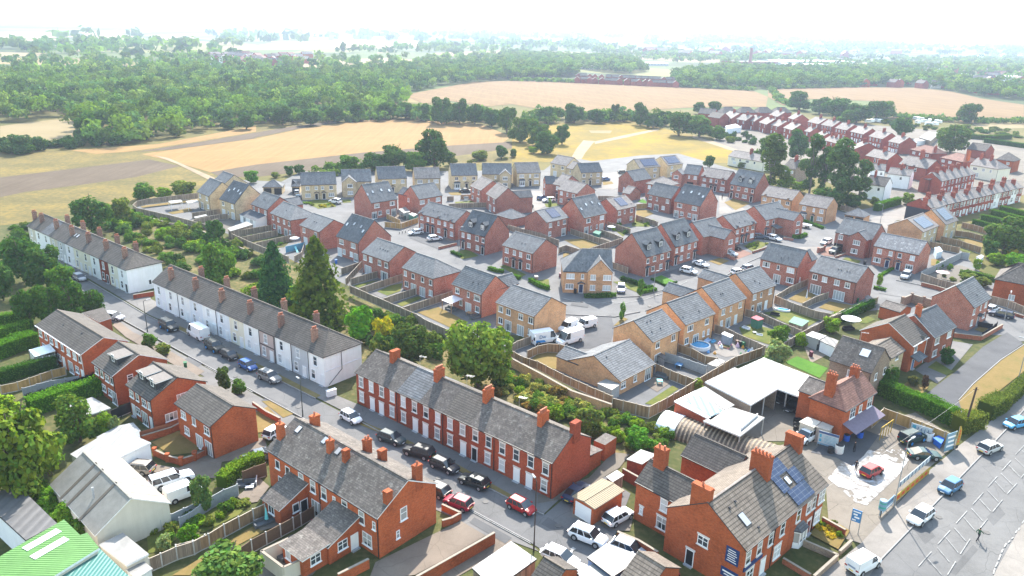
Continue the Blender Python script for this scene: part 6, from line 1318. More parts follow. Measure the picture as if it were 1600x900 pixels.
scatter(PP('i7',310,560,480,500,590,545,430,625),9,(.4,1.1),(.4,.8),(LIME,OLIVE,(.3,.28,.12)),'small plant in the mixed front garden of the estate','plants in the mixed front garden',name='garden_plant',cat='plant',mind=.8,seed=12)
scatter(PP('h2',255,580,380,590,390,620,270,600),5,(.5,.9),(.5,.8),(LIME,OLIVE),'low bush in the front garden of the stone semis','low bushes before the stone semis',mind=.9,seed=13)
scatter(PP('h2',425,610,610,590,620,625,440,640),7,(.5,.9),(.5,.8),(LIME,GOLD,OLIVE),'yellowish low bush beside the white crossover','yellowish bushes before the stone semis',mind=.9,seed=14)
scatter(PP('e3',700,640,790,580,900,640,860,690),9,(.3,.8),(.4,.8),(OLIVE,(.42,.26,.03),LIME),'garden plant in the small walled front garden','plants of the walled front garden',name='garden_plant',cat='plant',mind=.7,seed=15)
scatter([(420,268),(520,262),(760,250),(800,240),(810,250),(640,270),(480,278)],14,(.8,2),(.8,1.8),(OLIVE,(.2,.19,.05)),'scrub bush in the dry meadow behind the stone houses','scrub bushes of the dry meadow',name='scrub_bush',cat='scrub',mind=4,seed=16)
scatter(PP('q1',240,690,640,640,700,650,560,680,260,705),12,(3,5),(3,5),(MID,DARK),'hedge bush between the pale field and the wheat strip','hedge bushes by the pale field',name='hedge_plant',cat='hedge',mind=6,seed=17)
scatter(PP('q1',0,680,150,690,260,690,140,720,0,722),8,(3,6),(3,5),(MID,BLUEG),'hedge bush at the left end below the pale field','hedge bushes at the left end',name='hedge_plant',cat='hedge',mind=6,seed=18)
for c,xy,n_,lab in (('k7',(60,190,200,110,460,120,640,200,480,330,250,260),12,'shrub in the terraced garden above the end house'),('i1',(20,400,300,330,600,380,480,480,270,500),6,'small shrub in the narrow gardens behind the cul-de-sac houses'),('i5',(470,340,540,300,780,370,700,450),7,'shrub in the gardens in the middle of the estate'),('i5',(800,310,1000,250,1100,280,950,340),6,'shrub behind the french door house'),('a3',(870,660,960,610,1060,560,1190,510,1190,560,950,740),10,'plant in the long bed behind the panel fence'),('b3',(70,600,200,560,340,470,380,480,180,620),6,'plant along the lawn strip')):
    scatter(PP(c,*xy),n_,(.5,1.5),(.5,1.1),(GREEN,OLIVE,LIME),lab,lab.replace('shrub','shrubs').replace('plant ','plants '),'garden_shrub',mind=1.0,seed=n_+40,cat='shrub')
# clipped hedges: leafy blocks
def hedge(path,wd,h,tint,label,name='hedge',z=0.0,seed=1,top=None,dens=34,size=.11,group=None):
    rng=np.random.default_rng(seed);W=[G(*p) if len(p)==2 else Vector(p) for p in path];pts,nrm=[],[]
    o=W[0].copy();core=MB()
    for a,b in zip(W,W[1:]):
        L=(b - a).length;d=(b - a)/L;s=Vector((-d.y,d.x,0));n=max(30,int(dens*L*(wd+2*h)))
        t=rng.uniform(-.05,1.05,n)*L;q=rng.uniform(0,wd+2*h,n)
        for ti,qi in zip(t,q):
            if qi<h:y,z_,nn=-wd/2,qi,-s
            elif qi<h+wd:y,z_,nn=qi - h - wd/2,h,Vector((0,0,1))
            else:y,z_,nn=wd/2,qi - h - wd,s
            p=a+d*ti+s*y - o;pts.append((p.x,p.y,z_));nrm.append(tuple(nn))
        for y0 in (0,):
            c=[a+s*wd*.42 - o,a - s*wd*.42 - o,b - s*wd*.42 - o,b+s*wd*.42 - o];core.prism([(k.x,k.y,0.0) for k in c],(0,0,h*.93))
    pts=np.array(pts)+rng.normal(0,.07,(len(pts),3));bulge=(np.sin(pts[:,0]*1.3)+np.sin(pts[:,1]*1.7))*.06;pts[:,2]=np.maximum(pts[:,2]*(1+bulge*.6),.02)
    ti=tint_of(rng,len(pts),.28,.2)
    me=leaf_mesh('hedge',pts,np.array(nrm)+rng.normal(0,.55,pts.shape),np.full(len(pts),size),ti,rng)
    ob=link(name,me,None,o,color=tint);tag(ob,label,'hedge',group)
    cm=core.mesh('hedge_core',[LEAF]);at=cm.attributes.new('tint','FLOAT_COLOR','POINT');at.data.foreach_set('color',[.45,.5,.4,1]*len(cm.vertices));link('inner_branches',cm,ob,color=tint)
    return ob
HG=(.10,.19,.025);HD=(.055,.115,.025)
for i,(p,wd,h,t,lab) in enumerate((
 ([P('f2',345,650),P('f2',470,710),P('f2',620,760),P('f2',790,840)],2.2,2.6,(.075,.155,.02),'long clipped hedge behind the timber fence of the car wash'),
 ([P('f2',800,880),P('f2',930,850)],2.4,2.6,(.15,.155,.035),'block hedge with a yellow top beside the yellow feather flag'),([P('f2',960,800),P('f2',1060,740)],2.6,2.7,(.12,.135,.035),'square clipped hedge block on the dry verge'),([P('f2',1075,735),P('f2',1180,640),P('f2',1230,590)],1.8,2.0,(.11,.125,.035),'lower ragged hedge along the main road at the right edge'),
 ([P('a2',-20,250),P('a2',120,225),P('a2',220,190)],1.6,1.8,(.11,.20,.03),'top bright hedge of three at the left edge'),([P('a2',-20,330),P('a2',110,300),P('a2',180,270)],1.8,1.8,(.12,.22,.025),'middle bright hedge of three at the left edge'),([P('a2',-20,450),P('a2',110,400),P('a2',220,370)],2.8,2.6,(.085,.175,.02),'tall bright hedge at the corner of the ribbed roof block'),
 ([P('a2',-20,600),P('a2',150,550),P('a2',330,500)],1.4,2.2,HD,'dark hedge behind the white conservatory'),([P('a2',180,780),P('a2',380,710),P('a2',600,650)],2.4,2.6,(.10,.20,.022),'long bright green hedge behind the dormer houses'),([P('a2',165,720),P('a2',360,660),P('a2',560,590)],0.5,1.6,(.02,.025,.03),'low dark screen beside the long bright hedge'),
 ([P('b3',250,385),P('b3',320,320),P('b3',420,265),P('b3',500,245)],1.6,1.8,(.14,.20,.025),'yellow green hedge beside the garden sofas'),([P('f2',135,235),P('f2',220,190),P('f2',310,150)],1.2,1.9,(.05,.12,.02),'dark hedge inside the long timber fence'),([P('f2',65,240),P('f2',140,215)],1.4,1.6,(.16,.20,.015),'yellow topped clipped hedge by the garden table'),
 ([P('E',1080,375),P('E',1140,355),P('E',1215,335)],1.8,2.6,(.085,.175,.015),'clipped green hedge beside the lane'),([P('j4',235,430),P('j4',420,490),P('j4',500,530)],1.0,.9,HD,'hedge between the two front drives'),([P('j4',460,600),P('j4',560,580),P('j4',630,560)],1.0,.9,HG,'low clipped hedge at the road corner'),([P('j4',440,520),P('j4',520,540),P('j4',600,530)],.9,.8,HD,'low hedge behind the corner hedge'),
 ([P('j3',850,640),P('j3',1000,640),P('j3',1180,630)],.9,.9,HD,'dark low hedge in front of the buff corner house'),([P('j4',0,635),P('j4',165,630)],.9,.9,HG,'short hedge beside the lilac silver car'),([P('j3',210,450),P('j3',330,520),P('j3',430,550)],1.0,1.0,HG,'bright low hedge opposite the buff corner house'),([P('j3',0,400),P('j3',90,430)],.9,.9,HG,'short bright hedge before the brick semis'),
 ([P('j2',630,160),P('j2',720,190),P('j2',800,200)],.9,.9,HG,'bright low hedge before the brick semis with the lawn'),([P('i3',495,640),P('i3',600,690)],.9,.7,HD,'dark low hedge in front of the dormer semis'),([P('h8',380,635),P('h8',640,735)],.9,.8,HG,'low hedge before the bay window house'),([P('h8',280,840),P('h8',360,850),P('h8',440,810)],1.1,.9,HG,'bright rounded hedge at the road corner opposite the flatbed truck'),
 ([P('j4',580,430),P('j4',740,505),P('j4',880,468)],.4,.5,HD,'thin box edging around the bright green lawn'),([P('k6',490,85),P('k6',620,115)],.8,.7,HG,'short hedge beside the sapling'),([P('j7',260,840),P('j7',420,750)],.8,.5,HG,'low planting strip between the two drives'),
 ([P('F',950,425),P('F',1200,480)],1.4,1.8,(.08,.16,.015),'striped hedge nearest the broad tree'),([P('F',1010,395),P('F',1250,455)],1.4,1.8,(.09,.17,.015),'second striped hedge of the long terrace gardens'),([P('F',1060,372),P('F',1260,420)],1.4,1.8,(.09,.17,.015),'farthest striped hedge of the long terrace gardens'),([P('F',900,450),P('F',1010,480)],1.2,1.6,(.06,.13,.015),'shortest striped hedge near the timber fences'),
 ([P('u4',560,200),P('u4',800,215),P('u4',1020,200)],4,2.6,(.08,.12,.03),'hedge below the far gardens at the right'),([P('u4',740,245),P('u4',1000,280),P('u4',1200,310)],3,2.4,HD,'long dark hedge behind the dark roofed houses'),([P('k7',450,220),P('k7',640,240),P('k7',840,300)],1.4,1.2,(.10,.15,.03),'shaggy hedge above the end house'),([P('d2',185,690),P('d2',320,740)],.5,.6,OLIVE,'strip of weeds at the foot of the curved fence')),1):
    hedge(p,wd,h,t,lab,seed=i)
# woods: masses nobody could count
def wood(name,label,polys,spacing,nleaf,hr,rr,leafs,tints,seed,keep=1.0,clear=()):
    rng=np.random.default_rng(seed);P_,Nn,S_,T_=[],[],[],[]
    Q=[[(p.x,p.y) for p in (GT(*c) for c in poly)] for poly in polys];X=[[(p.x,p.y) for p in (GT(*c) for c in poly)] for poly in clear]
    for q in Q:
        xs=[p[0] for p in q];ys=[p[1] for p in q];nx=int((max(xs)- min(xs))/spacing)+1;ny=int((max(ys)- min(ys))/spacing)+1
        for i in range(nx):
            for j in range(ny):
                x=min(xs)+(i+rng.uniform(0,1))*spacing;y=min(ys)+(j+rng.uniform(0,1))*spacing
                if rng.uniform()>(keep if keep==1 else keep*(.55+.9*np.sin(x/120+1)*np.sin(y/170))+.1) or not in_poly(x,y,q) or any(in_poly(x,y,c) for c in X):continue
                px,py=proj((x,y,hill(x,y)))
                if px<-80 or px>1680:continue
                h=rng.uniform(*hr)*rng.choice((1,1,1,.6,1.25));r=rng.uniform(*rr);n=nleaf;k=rng.integers(5,9)
                lob=[(0,0,h*.55,r*.7,h*.33)]+[(r*.55*np.cos(a),r*.55*np.sin(a),h*rng.uniform(.35,.8),r*rng.uniform(.35,.55),r*rng.uniform(.35,.55)) for a in rng.uniform(0,2*np.pi,k)]
                L=np.array(lob);w_=L[:,3]**2;pick=rng.choice(len(L),n,p=w_/w_.sum());d=rng.normal(size=(n,3));d[:,2]=np.abs(d[:,2])*1.0 - .25;d/=np.linalg.norm(d,axis=1,keepdims=True)
                l=L[pick];p=l[:,:3]+d*np.stack([l[:,3],l[:,3],l[:,4]],1)*rng.uniform(.75,1.05,(n,1));p[:,2]=np.maximum(p[:,2],.3)
                t=np.array(tints[rng.integers(len(tints))])*rng.uniform(.65,1.6)
                P_.append(p+np.array([x,y,hill(x,y)]));Nn.append(d+rng.normal(0,.45,d.shape));S_.append(np.full(n,leafs));T_.append(t[None]*rng.uniform(.75,1.25,(n,1)))
    if not P_:return None
    me=leaf_mesh(name,np.concatenate(P_),np.concatenate(Nn),np.concatenate(S_),np.concatenate(T_),rng)
    o=link(name,me);tag(o,label,kind='stuff');return o
FARX=[[(x,y+(3 if y>sum(k[1] for k in f)/len(f) else 0)) for x,y in f] for f in FARF]+[[(330,92),(480,88),(480,102),(340,104)]]
WT_=((.085,.13,.045),(.06,.105,.04),(.105,.15,.045),(.145,.175,.06),(.075,.125,.065),(.12,.165,.04))
wood('woodland','dense green wood spreading behind the fields',[
    [(-60,194),(60,190),(120,178),(165,176),(120,188),(116,212),(150,230),(240,222),(300,208),(400,193),(480,186),(600,180),(640,163),(625,148),(700,134),(800,124),(900,120),(890,104),(780,100),(700,105),(500,118),(330,118),(150,120),(60,124),(-60,128)]],8.2,150,(7,14),(4.0,6.4),.85,WT_,1,clear=([(140,157),(175,155),(168,167),(148,165)],[(490,168),(512,167),(508,180),(492,178)],[(225,160),(262,156),(266,163),(230,168)],[(320,146),(352,143),(350,151),(322,153)],[(40,150),(90,146),(96,153),(48,157)],[(560,150),(590,147),(592,153),(564,157)],[(430,128),(470,126),(470,131),(432,133)],[(150,128),(210,126),(214,132),(156,134)],[(640,118),(690,114),(694,120),(646,123)],[(250,186),(300,182),(302,190),(256,193)],[(560,128),(600,126),(602,131),(565,133)]))
wood('woodland','wood rising behind the barley fields on the right',[[(1060,137),(1200,139),(1340,136),(1440,135),(1535,152),(1680,165),(1680,147),(1560,140),(1440,120),(1340,110),(1240,112),(1130,108),(1050,120)]],8.5,150,(8,14),(4.5,6.6),.9,WT_,2)
wood('woodland','wood at the top edge of the barley field',[[(790,125),(900,120),(905,108),(980,118),(1010,112),(990,98),(880,92),(800,86),(770,96)]],8.5,140,(9,15),(4.8,6.6),.95,WT_,3)
wood('woodland','trees before the brown roofed houses behind the barley field',[[(895,133),(1066,140),(1066,137.5),(895,130)]],9,90,(4,9),(3,5),.9,WT_,12,keep=.7)
HB=[[(540,192),(640,188),(660,192),(800,196),(800,186),(740,180),(640,176),(600,178)],[(800,196),(880,194),(990,192),(1040,200),(1030,190),(980,184),(830,186)],[(370,197),(540,191),(600,184),(520,180),(400,186)]]
wood('woodland','hedgerow undergrowth between the gold and barley fields',HB,6,70,(3,8),(3,4.5),.9,WT_,4)
wood('woodland','hedges round the barley fields on the right',[[(1195,137),(1215,160),(1240,168),(1250,166),(1225,158),(1204,136)],[(800,127),(1000,133),(1180,143),(1180,141),(1000,130),(800,125)],[(1400,185),(1500,193),(1640,195),(1640,192),(1500,190),(1400,182)],[(1200,140),(1340,137),(1340,135),(1200,138)]],4,50,(2,4),(2.2,3.2),.7,WT_,5)
wood('woodland','scrubby bank above the stone houses',[[(480,284),(560,268),(610,262),(600,256),(540,258),(490,270)]],3.5,60,(1.5,3.2),(1.8,2.6),.45,((.085,.13,.035),(.11,.14,.035)),6)
wood('distant_woodland','hazy woods and hedges far beyond the fields',[[(-60,124),(330,116),(700,104),(700,92),(500,88),(200,92),(-60,90)],[(700,104),(800,88),(1000,96),(1240,106),(1440,118),(1680,140),(1680,96),(1300,86),(1000,84),(700,88)]],19,40,(8,14),(6,10),2.1,WT_,7,keep=.62,clear=FARX)
wood('distant_woodland','faint bands of trees near the horizon',[[(-60,88),(200,90),(500,86),(800,84),(1300,84),(1680,94),(1680,70),(1300,66),(800,64),(300,66),(-60,66)]],42,22,(9,15),(12,20),5.5,WT_,8,keep=.5,clear=FARX)
wood('distant_woodland','last bluish tree lines under the horizon',[[(-60,66),(300,66),(800,66),(1300,66),(1680,72),(1680,58),(800,53),(-60,52)]],85,12,(9,16),(18,36),10,WT_,9,keep=.5,clear=FARX)
# far buildings beyond the fields
rng_=random.Random(11)
def hut(w_,d_,h_,pr,wall,roof):
    a,b=MB(),MB();gable_body(a,b,-w_/2,w_/2,-d_/2,d_/2,h_,h_+pr,th=.2)
    return a.mesh('wall',[wall]),b.mesh('roof',[roof,FASC,roof])
HUTS=[hut(10,8,5,3,BR_OLD,TL_OLD),hut(9,8,5,3,RW,TL_OLD),hut(14,8,5,3,BR_ORG,TL_PAL),hut(11,9,5,3,BR_OLD,TL_PNK)]
def far_hut(k,x,y,rz,label,group,s=1.0):
    p=GT(x,y);o=empty('distant_house',p,rz,label,'house',group);o.scale=(s,s,s);link('wall',HUTS[k][0],o);link('roof',HUTS[k][1],o);return o
for i in range(34):
    x=902+(i % 17)*9.6+rng_.uniform(-2,2);far_hut(0,x,129.5+(x - 900)*.045 - (i//17)*6,rng_.choice((0,.2,1.5)),'brown roofed house behind the far edge of the barley field','houses behind the barley field',.85)
for i in range(60):far_hut(rng_.choice((0,1,2,3)),rng_.uniform(325,480),rng_.uniform(90,103),rng_.uniform(0,3),'tiny pale house of the hazy village beyond the wood','houses of the hazy village',1.2)
for i in range(90):far_hut(rng_.choice((0,1,2,3)),rng_.uniform(1330,1610),rng_.uniform(108,138),rng_.uniform(0,3),'tiny house of the hazy town on the right','houses of the hazy town',1.15)
for i in range(50):far_hut(rng_.choice((1,2,3)),rng_.uniform(980,1600),rng_.uniform(76,92),rng_.uniform(0,3),'speck of a house far away near the horizon','houses near the horizon',2.2)
for i in range(16):far_hut(rng_.choice((0,3)),rng_.uniform(1520,1600),rng_.uniform(138,150),rng_.uniform(0,3),'small house beyond the right hand wood','houses beyond the right wood',1.0)
def shed_block(x0,x1,y,hpx,depth,label,mat=None,roof=None,name='factory_hall'):
    a,b=GT(x0,y),GT(x1,y);L=(b - a).length;an=math.atan2(b.y - a.y,b.x - a.x);h=hpx*(a - Vector((0,0,55))).dot(cF)/FPX
    o=empty(name,a,an,label,'building');m=MB();m.box(0,L,0,depth,0,h,0);m.build('wall',mat or RW,o)
    m=MB();m.slab([(-.3,-.3,h+.1),(L+.3,-.3,h+.1),(L+.3,depth/2,h+1.5),(-.3,depth/2,h+1.5)],.2);m.slab([(-.3,depth/2,h+1.5),(L+.3,depth/2,h+1.5),(L+.3,depth+.3,h+.1),(-.3,depth+.3,h+.1)],.2);m.build('roof',roof or plain('pale_sheet_roof',(.62,.63,.64),.6),o)
    m=MB()
    for k in range(int(L/7)):m.box(3+k*7,6+k*7,-.05,.0,h*.45,h*.7)
    m.build('window',GL_DARK,o)
shed_block(1214,1336,103,7,60,'long white factory on the skyline of the right hand wood');shed_block(1228,1290,107,6,30,'white lower hall before the long factory');shed_block(1150,1216,103,6,40,'dark brick works beside the tall chimney',BR_OLD,TL_OLD)
shed_block(915,957,108,5,30,'white sheet roofed hall among the trees behind the barley field');shed_block(1010,1044,103,4,25,'grey hall among the trees left of the tall chimney',RG);shed_block(1568,1593,127,7,14,'white house block standing out of the right hand trees',name='white_house_block');shed_block(1180,1330,84,3,90,'pale warehouse near the horizon')
p=GT(1171,106);h_=height_at(p,75);m=MB();m.cyl((0,0,0),(0,0,h_),3.2,2.1,14);m.cyl((0,0,h_ - 2),(0,0,h_),2.5,2.5,14);o=m.build('factory_chimney',plain('chimney_brick',(.26,.10,.09),.9),None,loc=p);tag(o,'tall brick factory chimney rising above the far trees','chimney')
# fences and walls
def timber(name,c):
    m=N(name);co=m.n('ShaderNodeTexCoord').outputs['UV'];sx=m.n('ShaderNodeSeparateXYZ');m.l(co,sx.inputs[0]);wn=m.n('ShaderNodeTexWhiteNoise',noise_dimensions='1D');m.l(m.math('FLOOR',m.math('DIVIDE',sx.outputs[0],.3)),wn.inputs['W'])
    st=m.n('ShaderNodeVectorMath',operation='MULTIPLY');st.inputs[1].default_value=(5,.7,1);m.l(co,st.inputs[0]);f=m.noise(1,st.outputs[0],4,.7);g=m.noise(.25,m.world(),3)
    col=m.mix(1.0,m.ramp(wn.outputs['Value'],[(0,sc(c,.72)),(1,sc(c,1.28))]),m.ramp(m.math('ADD',m.math('MULTIPLY',f,.6),m.math('MULTIPLY',g,.4)),[(.35,(.72,.72,.72)),(.65,(1.15,1.13,1.1))]),'MULTIPLY');return m.fin(col,.9,.1)
WOOD=timber('timber_grey',(0.27,0.215,0.165));WOODB=timber('timber_brown',(0.31,0.205,0.12));WOODN=timber('timber_new',(0.42,0.27,0.11));CONC=plain('concrete_post',(0.42,0.40,0.37),.9);POSTW=plain('timber_post',(.36,.30,.235),.9);CAPW=plain('timber_cap',(.40,.34,.27),.9)
GREYP=plain('grey_panel',(.30,.31,.32),.8);BLUEP=plain('blue_fence_paint',(.14,.33,.45),.8);COPE=plain('coping_stone',(.26,.22,.175),.9);DARKF=plain('dark_fence',(.03,.032,.035),.8)
_post={}
def post_mesh(h,mat):
    k=(h,mat.name)
    if k not in _post:m=MB();m.box(-.07,.07,-.075,.075,0,h);_post[k]=m.mesh('fence_post',[mat])
    return _post[k]
def fence(path,h,label,mat=None,top=True,gap=1.85,posts=True,pmat=None,base=0.0,name='timber_fence',group=None,board=True):
    """path: picture points of the top of the fence; boards follow it, posts every panel"""
    mat=mat or WOOD;W=[G(*p,h+base) for p in path];o=W[0].copy();o.z=0;m=MB();spots=[]
    for a,b in zip(W,W[1:]):
        d=b - a;d.z=0;L=d.length
        if L<.1:continue
        d/=L;s=Vector((-d.y,d.x,0));n=max(1,round(L/gap))
        for i in range(n):
            p=a+d*(L*i/n)- o;q=a+d*(L*(i+1)/n)- o;spots.append((p,math.atan2(d.y,d.x)));j=random.uniform(-.03,.03)
            z0,z1=base+(.16 if board else .02),base+h+j;c=[p - s*.02,q - s*.02,q+s*.02,p+s*.02]
            m.prism([(k.x,k.y,z0) for k in c],(0,0,z1 - z0));nb=max(3,int((q - p).length/.15))
            for t in range(nb):# overlapping upright boards
                u0,u1_=p+(q - p)*(t/nb),p+(q - p)*((t+.55)/nb)
                for sg in (-1,1):e_=s*.034*sg;c2=[u0+s*.018*sg,u1_+s*.018*sg,u1_+e_,u0+e_];c2=c2 if sg<0 else c2[::-1];m.prism([(k.x,k.y,z0+.01) for k in c2],(0,0,z1 - z0 - .02))
            if board:c=[p - s*.025,q - s*.025,q+s*.025,p+s*.025];m.prism([(k.x,k.y,base) for k in c],(0,0,.155),1)
            c=[p - s*.05,q - s*.05,q+s*.05,p+s*.05];m.prism([(k.x,k.y,z1) for k in c],(0,0,.03),2)
    spots.append((W[-1] - o,0));ob=m.build(name,[mat,CONC,CAPW if mat in (WOOD,WOODB,WOODN) else mat],None,loc=o);tag(ob,label,'fence',group)
    if posts:
        pm=post_mesh(h+.12,pmat or (POSTW if mat in (WOOD,WOODB,WOODN) else mat))
        for p,r in spots:link('post',pm,ob,(p.x,p.y,base),(0,0,r))
    return ob
def wall(path,h,label,mat=None,th=.24,cope=COPE,name='brick_wall',base=0.0,piers=False,z_top=True):
    W=[G(*p,(h+base) if z_top else 0) for p in path];o=W[0].copy();o.z=0;m=MB();c_=MB()
    for a,b in zip(W,W[1:]):
        d=(b - a);d.z=0;L=d.length;d/=L;s=Vector((-d.y,d.x,0))*th/2;p,q=a - o,b - o
        m.prism([(k.x,k.y,base) for k in (p - s,q - s,q+s,p+s)],(0,0,h));s2=s*1.2;c_.prism([(k.x,k.y,base+h) for k in (p - s2,q - s2,q+s2,p+s2)],(0,0,.07))
    ob=m.build(name,mat or BR_WAL,None,loc=o);tag(ob,label,'wall');c_.build('coping',cope,ob)
    if piers:
        for p in W:m=MB();k=p - o;m.box(k.x - .23,k.x+.23,k.y - .23,k.y+.23,base,base+h+.25);m.box(k.x - .27,k.x+.27,k.y - .27,k.y+.27,base+h+.25,base+h+.34,0);m.build('pier',[mat or BR_WAL],ob)
    return ob
fence([P('A',1170,192),P('A',1000,212),P('A',860,228),P('A',800,242),P('A',778,262),P('A',800,280),P('A',1000,325),P('A',1200,376),P('B',170,462),P('B',215,485)],1.8,'curved tall timber fence round the gardens at the far left corner of the estate',base=.7)
fence([P('B',310,508),P('B',400,548),P('B',508,592),P('B',640,640)],1.8,'timber boundary fence behind the blue garden, above the first conifer',base=.7)
fence([P('j1',50,570),P('j1',300,680),P('j1',580,800),P('j1',830,905),P('c2',395,225),P('c2',540,290),P('c2',700,345)],1.8,'long timber boundary fence from the golden bush to the willow',base=.6)
wall([P('A',770,330),P('A',1000,395),P('B',60,480),P('B',200,545),P('B',420,640)],1.2,'rough brick retaining wall under the curved fence',BR_GRY,z_top=False)
for i,(pts,lab) in enumerate(((PP('h1',0,545,330,500),'cross fence in the far left gardens beside the two white topped sheds'),(PP('h1',20,625,320,560,420,555),'cross fence behind the skylight stone house'),(PP('h1',430,770,930,685),'fence between the white garden room and the grey patio'),(PP('h1',575,830,1000,745),'fence behind the hip roofed house, left of the white table'),(PP('h1',740,895,1200,795),'fence behind the hip roofed house, right of the white table'),(PP('h1',150,660,300,610),'short fence piece by the small dark tree'))):fence(pts,1.7,lab)
fence(PP('i1',500,490,720,440),1.7,'short garden fence painted pale blue',BLUEP)
fence(PP('i1',720,440,680,560,600,600),1.6,'garden fence beside the aqua slide');fence(PP('i2',100,745,345,660),1.7,'fence left of the patio door semis, above the shed');fence(PP('j1',0,490,190,285),1.7,'fence between the skylight house and the patio door semis')
fence(PP('j1',60,490,395,395),1.7,'fence dividing the two back lawns of the patio door semis');fence(PP('j1',165,600,665,435),1.7,'fence between the patio door semis and the hip ended semis');fence(PP('j1',450,720,820,600),1.7,'fence dividing the two back lawns of the hip ended semis');fence(PP('j1',680,825,1200,650,1270,622),1.7,'fence between the hip ended semis and the awning garden')
fence(PP('c2',860,390,930,350,1010,320),1.7,'fence along the left side of the work vans');fence([P('c2',870,388),P('c2',960,440),P('d2',0,468),P('d2',150,545),P('d2',340,630),P('d2',440,672)],1.5,'timber fence on top of the brick retaining wall',WOODB,base=.9)
fence(PP('d2',-60,405,0,378,60,365,130,368,205,392),1.7,'curved close boarded fence round the gold lawn',WOODB);fence(PP('d2',430,680,655,735,760,680,870,615),2.0,'tall timber fence on the corner above the rusty shed',WOODB)
fence([P('d2',870,615),P('d2',960,560),P('d2',1060,500),P('d2',1160,440),P('e2',270,440)],1.9,'timber fence along the back of the white workshop',WOODB);fence(PP('e2',270,438,420,385),1.9,'timber fence from the workshop roof to the silvery bush',WOODB)
fence(PP('d2',695,480,780,520,920,575),1.8,'brown fence between the bungalow terrace and the next garden',WOODB);fence(PP('k4',150,280,300,330,470,420,610,445),1.7,'brown fence below the blue paddling pool',WOODB);fence(PP('k4',0,385,110,415,280,470,480,540),1.7,'pale panelled fence behind the first stepped house',GREYP,name='panel_fence')
fence(PP('k4',580,55,700,90,900,185,1170,305),1.8,'dark fence between the pool garden and the sun lounger garden',WOOD);fence(PP('k5',40,320,230,375,440,470,690,570),1.7,'fence between the two lawns of the stepped row, behind the red shed');fence(PP('k5',385,165,600,255,850,340,1065,385),1.8,'long fence behind the paddling pool lawn, below the patio doors')
fence(PP('k5',490,715,700,590,900,490,1060,395,1200,320)+PP('k6',0,410,130,360,330,255,540,180),1.8,'long timber fence running up beside the green wooden shed',WOOD);fence(PP('j6',90,690,250,590,470,495),1.7,'fence between the two red houses, above the paddling pool lawn');fence(PP('j6',405,780,560,700,710,650),1.7,'fence dividing the two patio door gardens')
fence(PP('h3',160,800,350,820,550,750),1.7,'light brown fence round the patio behind the terrace of three',WOODN);fence(PP('h3',180,705,340,780),1.7,'light brown fence between two patios',WOODN);fence(PP('h3',910,590,1050,580,1200,580),1.7,'fence below the white dog kennel');fence(PP('h3',890,505,965,500),1.6,'short fence left of the kennel garden');fence(PP('h4',0,655,180,650,310,650),1.7,'fence in front of the two side by side houses');fence(PP('h4',0,560,130,555),1.6,'brown fence behind the kennel',WOODB)
fence(PP('i4',255,310,440,360,640,410,850,490),1.7,'fence behind the brick semis by the car park');fence(PP('i4',850,575,935,548,1130,610),1.7,'corner fence of the lawn above the buff corner house');fence(PP('i5',90,355,300,425,540,500),1.7,'fence right of the dry lawn, below the skylight house');fence(PP('i5',445,365,600,420,700,460),1.7,'fence below the trampoline garden');fence(PP('i5',240,605,390,560,540,510,700,460),1.7,'fence running behind the white roofed corner house');fence(PP('i5',520,275,650,310,790,360),1.7,'fence behind the solar panelled house');fence(PP('i5',855,195,1000,235,1110,275),1.7,'fence below the french door garden');fence(PP('i5',860,68,985,58),1.8,'orange brown fence at the little green lawn',WOODN);fence(PP('h5',710,570,900,575),1.7,'fence above the solar panelled house')
fence(PP('i5',575,745,760,810),1.7,'fence between the buff corner house and the dormer gable');fence(PP('h8',860,450,1010,490),1.8,'fence in front of the dark poplars');fence(PP('j7',850,430,1000,460,1200,500),1.8,'upper fence right of the patchy roofed semis',WOODB);fence(PP('j8',230,370,420,410,700,500),1.8,'fence below the stone fronted house, right of its gable',WOODB);fence(PP('j8',400,300,560,320,770,380),1.8,'fence above the bright yellow lawn',WOODB);fence(PP('j8',480,205,620,235,780,285),1.8,'fence nearest the long terrace',WOODB);fence(PP('j8',0,785,200,690,470,555,560,570),1.8,'grey fence round the terraced garden',GREYP)
fence(PP('k7',0,205,200,270,480,345),1.9,'grey timber fence above the brick planter wall by the road',WOOD);wall(PP('k7',0,310,150,345,370,410),.9,'low brick wall under the grey timber fence',BR_WAL);fence(PP('k7',800,462,1010,515,1200,590,1300,620),1.8,'fence of the white banded house along the side road',WOOD);wall(PP('k7',790,570,1000,640,1200,700),.7,'low brick wall beside the navy estate car',BR_WAL)
fence(PP('k7',890,775,830,830,720,895),1.1,'black railing round the small front garden',DARKF,name='railing_fence',board=False);fence(PP('k7',670,770,830,800),1.1,'black railing by the blue door canopy',DARKF,name='railing_fence',board=False);wall(PP('f2',780,300,950,320,1075,250),.9,'low brick wall round the railed front garden',BR_WAL)
wall(PP('k6',830,195,940,150,1080,190,1200,220),1.9,'stepped garden wall of old brick beside the gold lawn',BR_GRY,piers=True);wall([P('c2',820,445),P('c2',870,435),P('d2',10,535),P('d2',200,640),P('d2',435,720)],1.6,'pale brick retaining wall below the estate behind the red terrace',BR_BUF,th=.35)
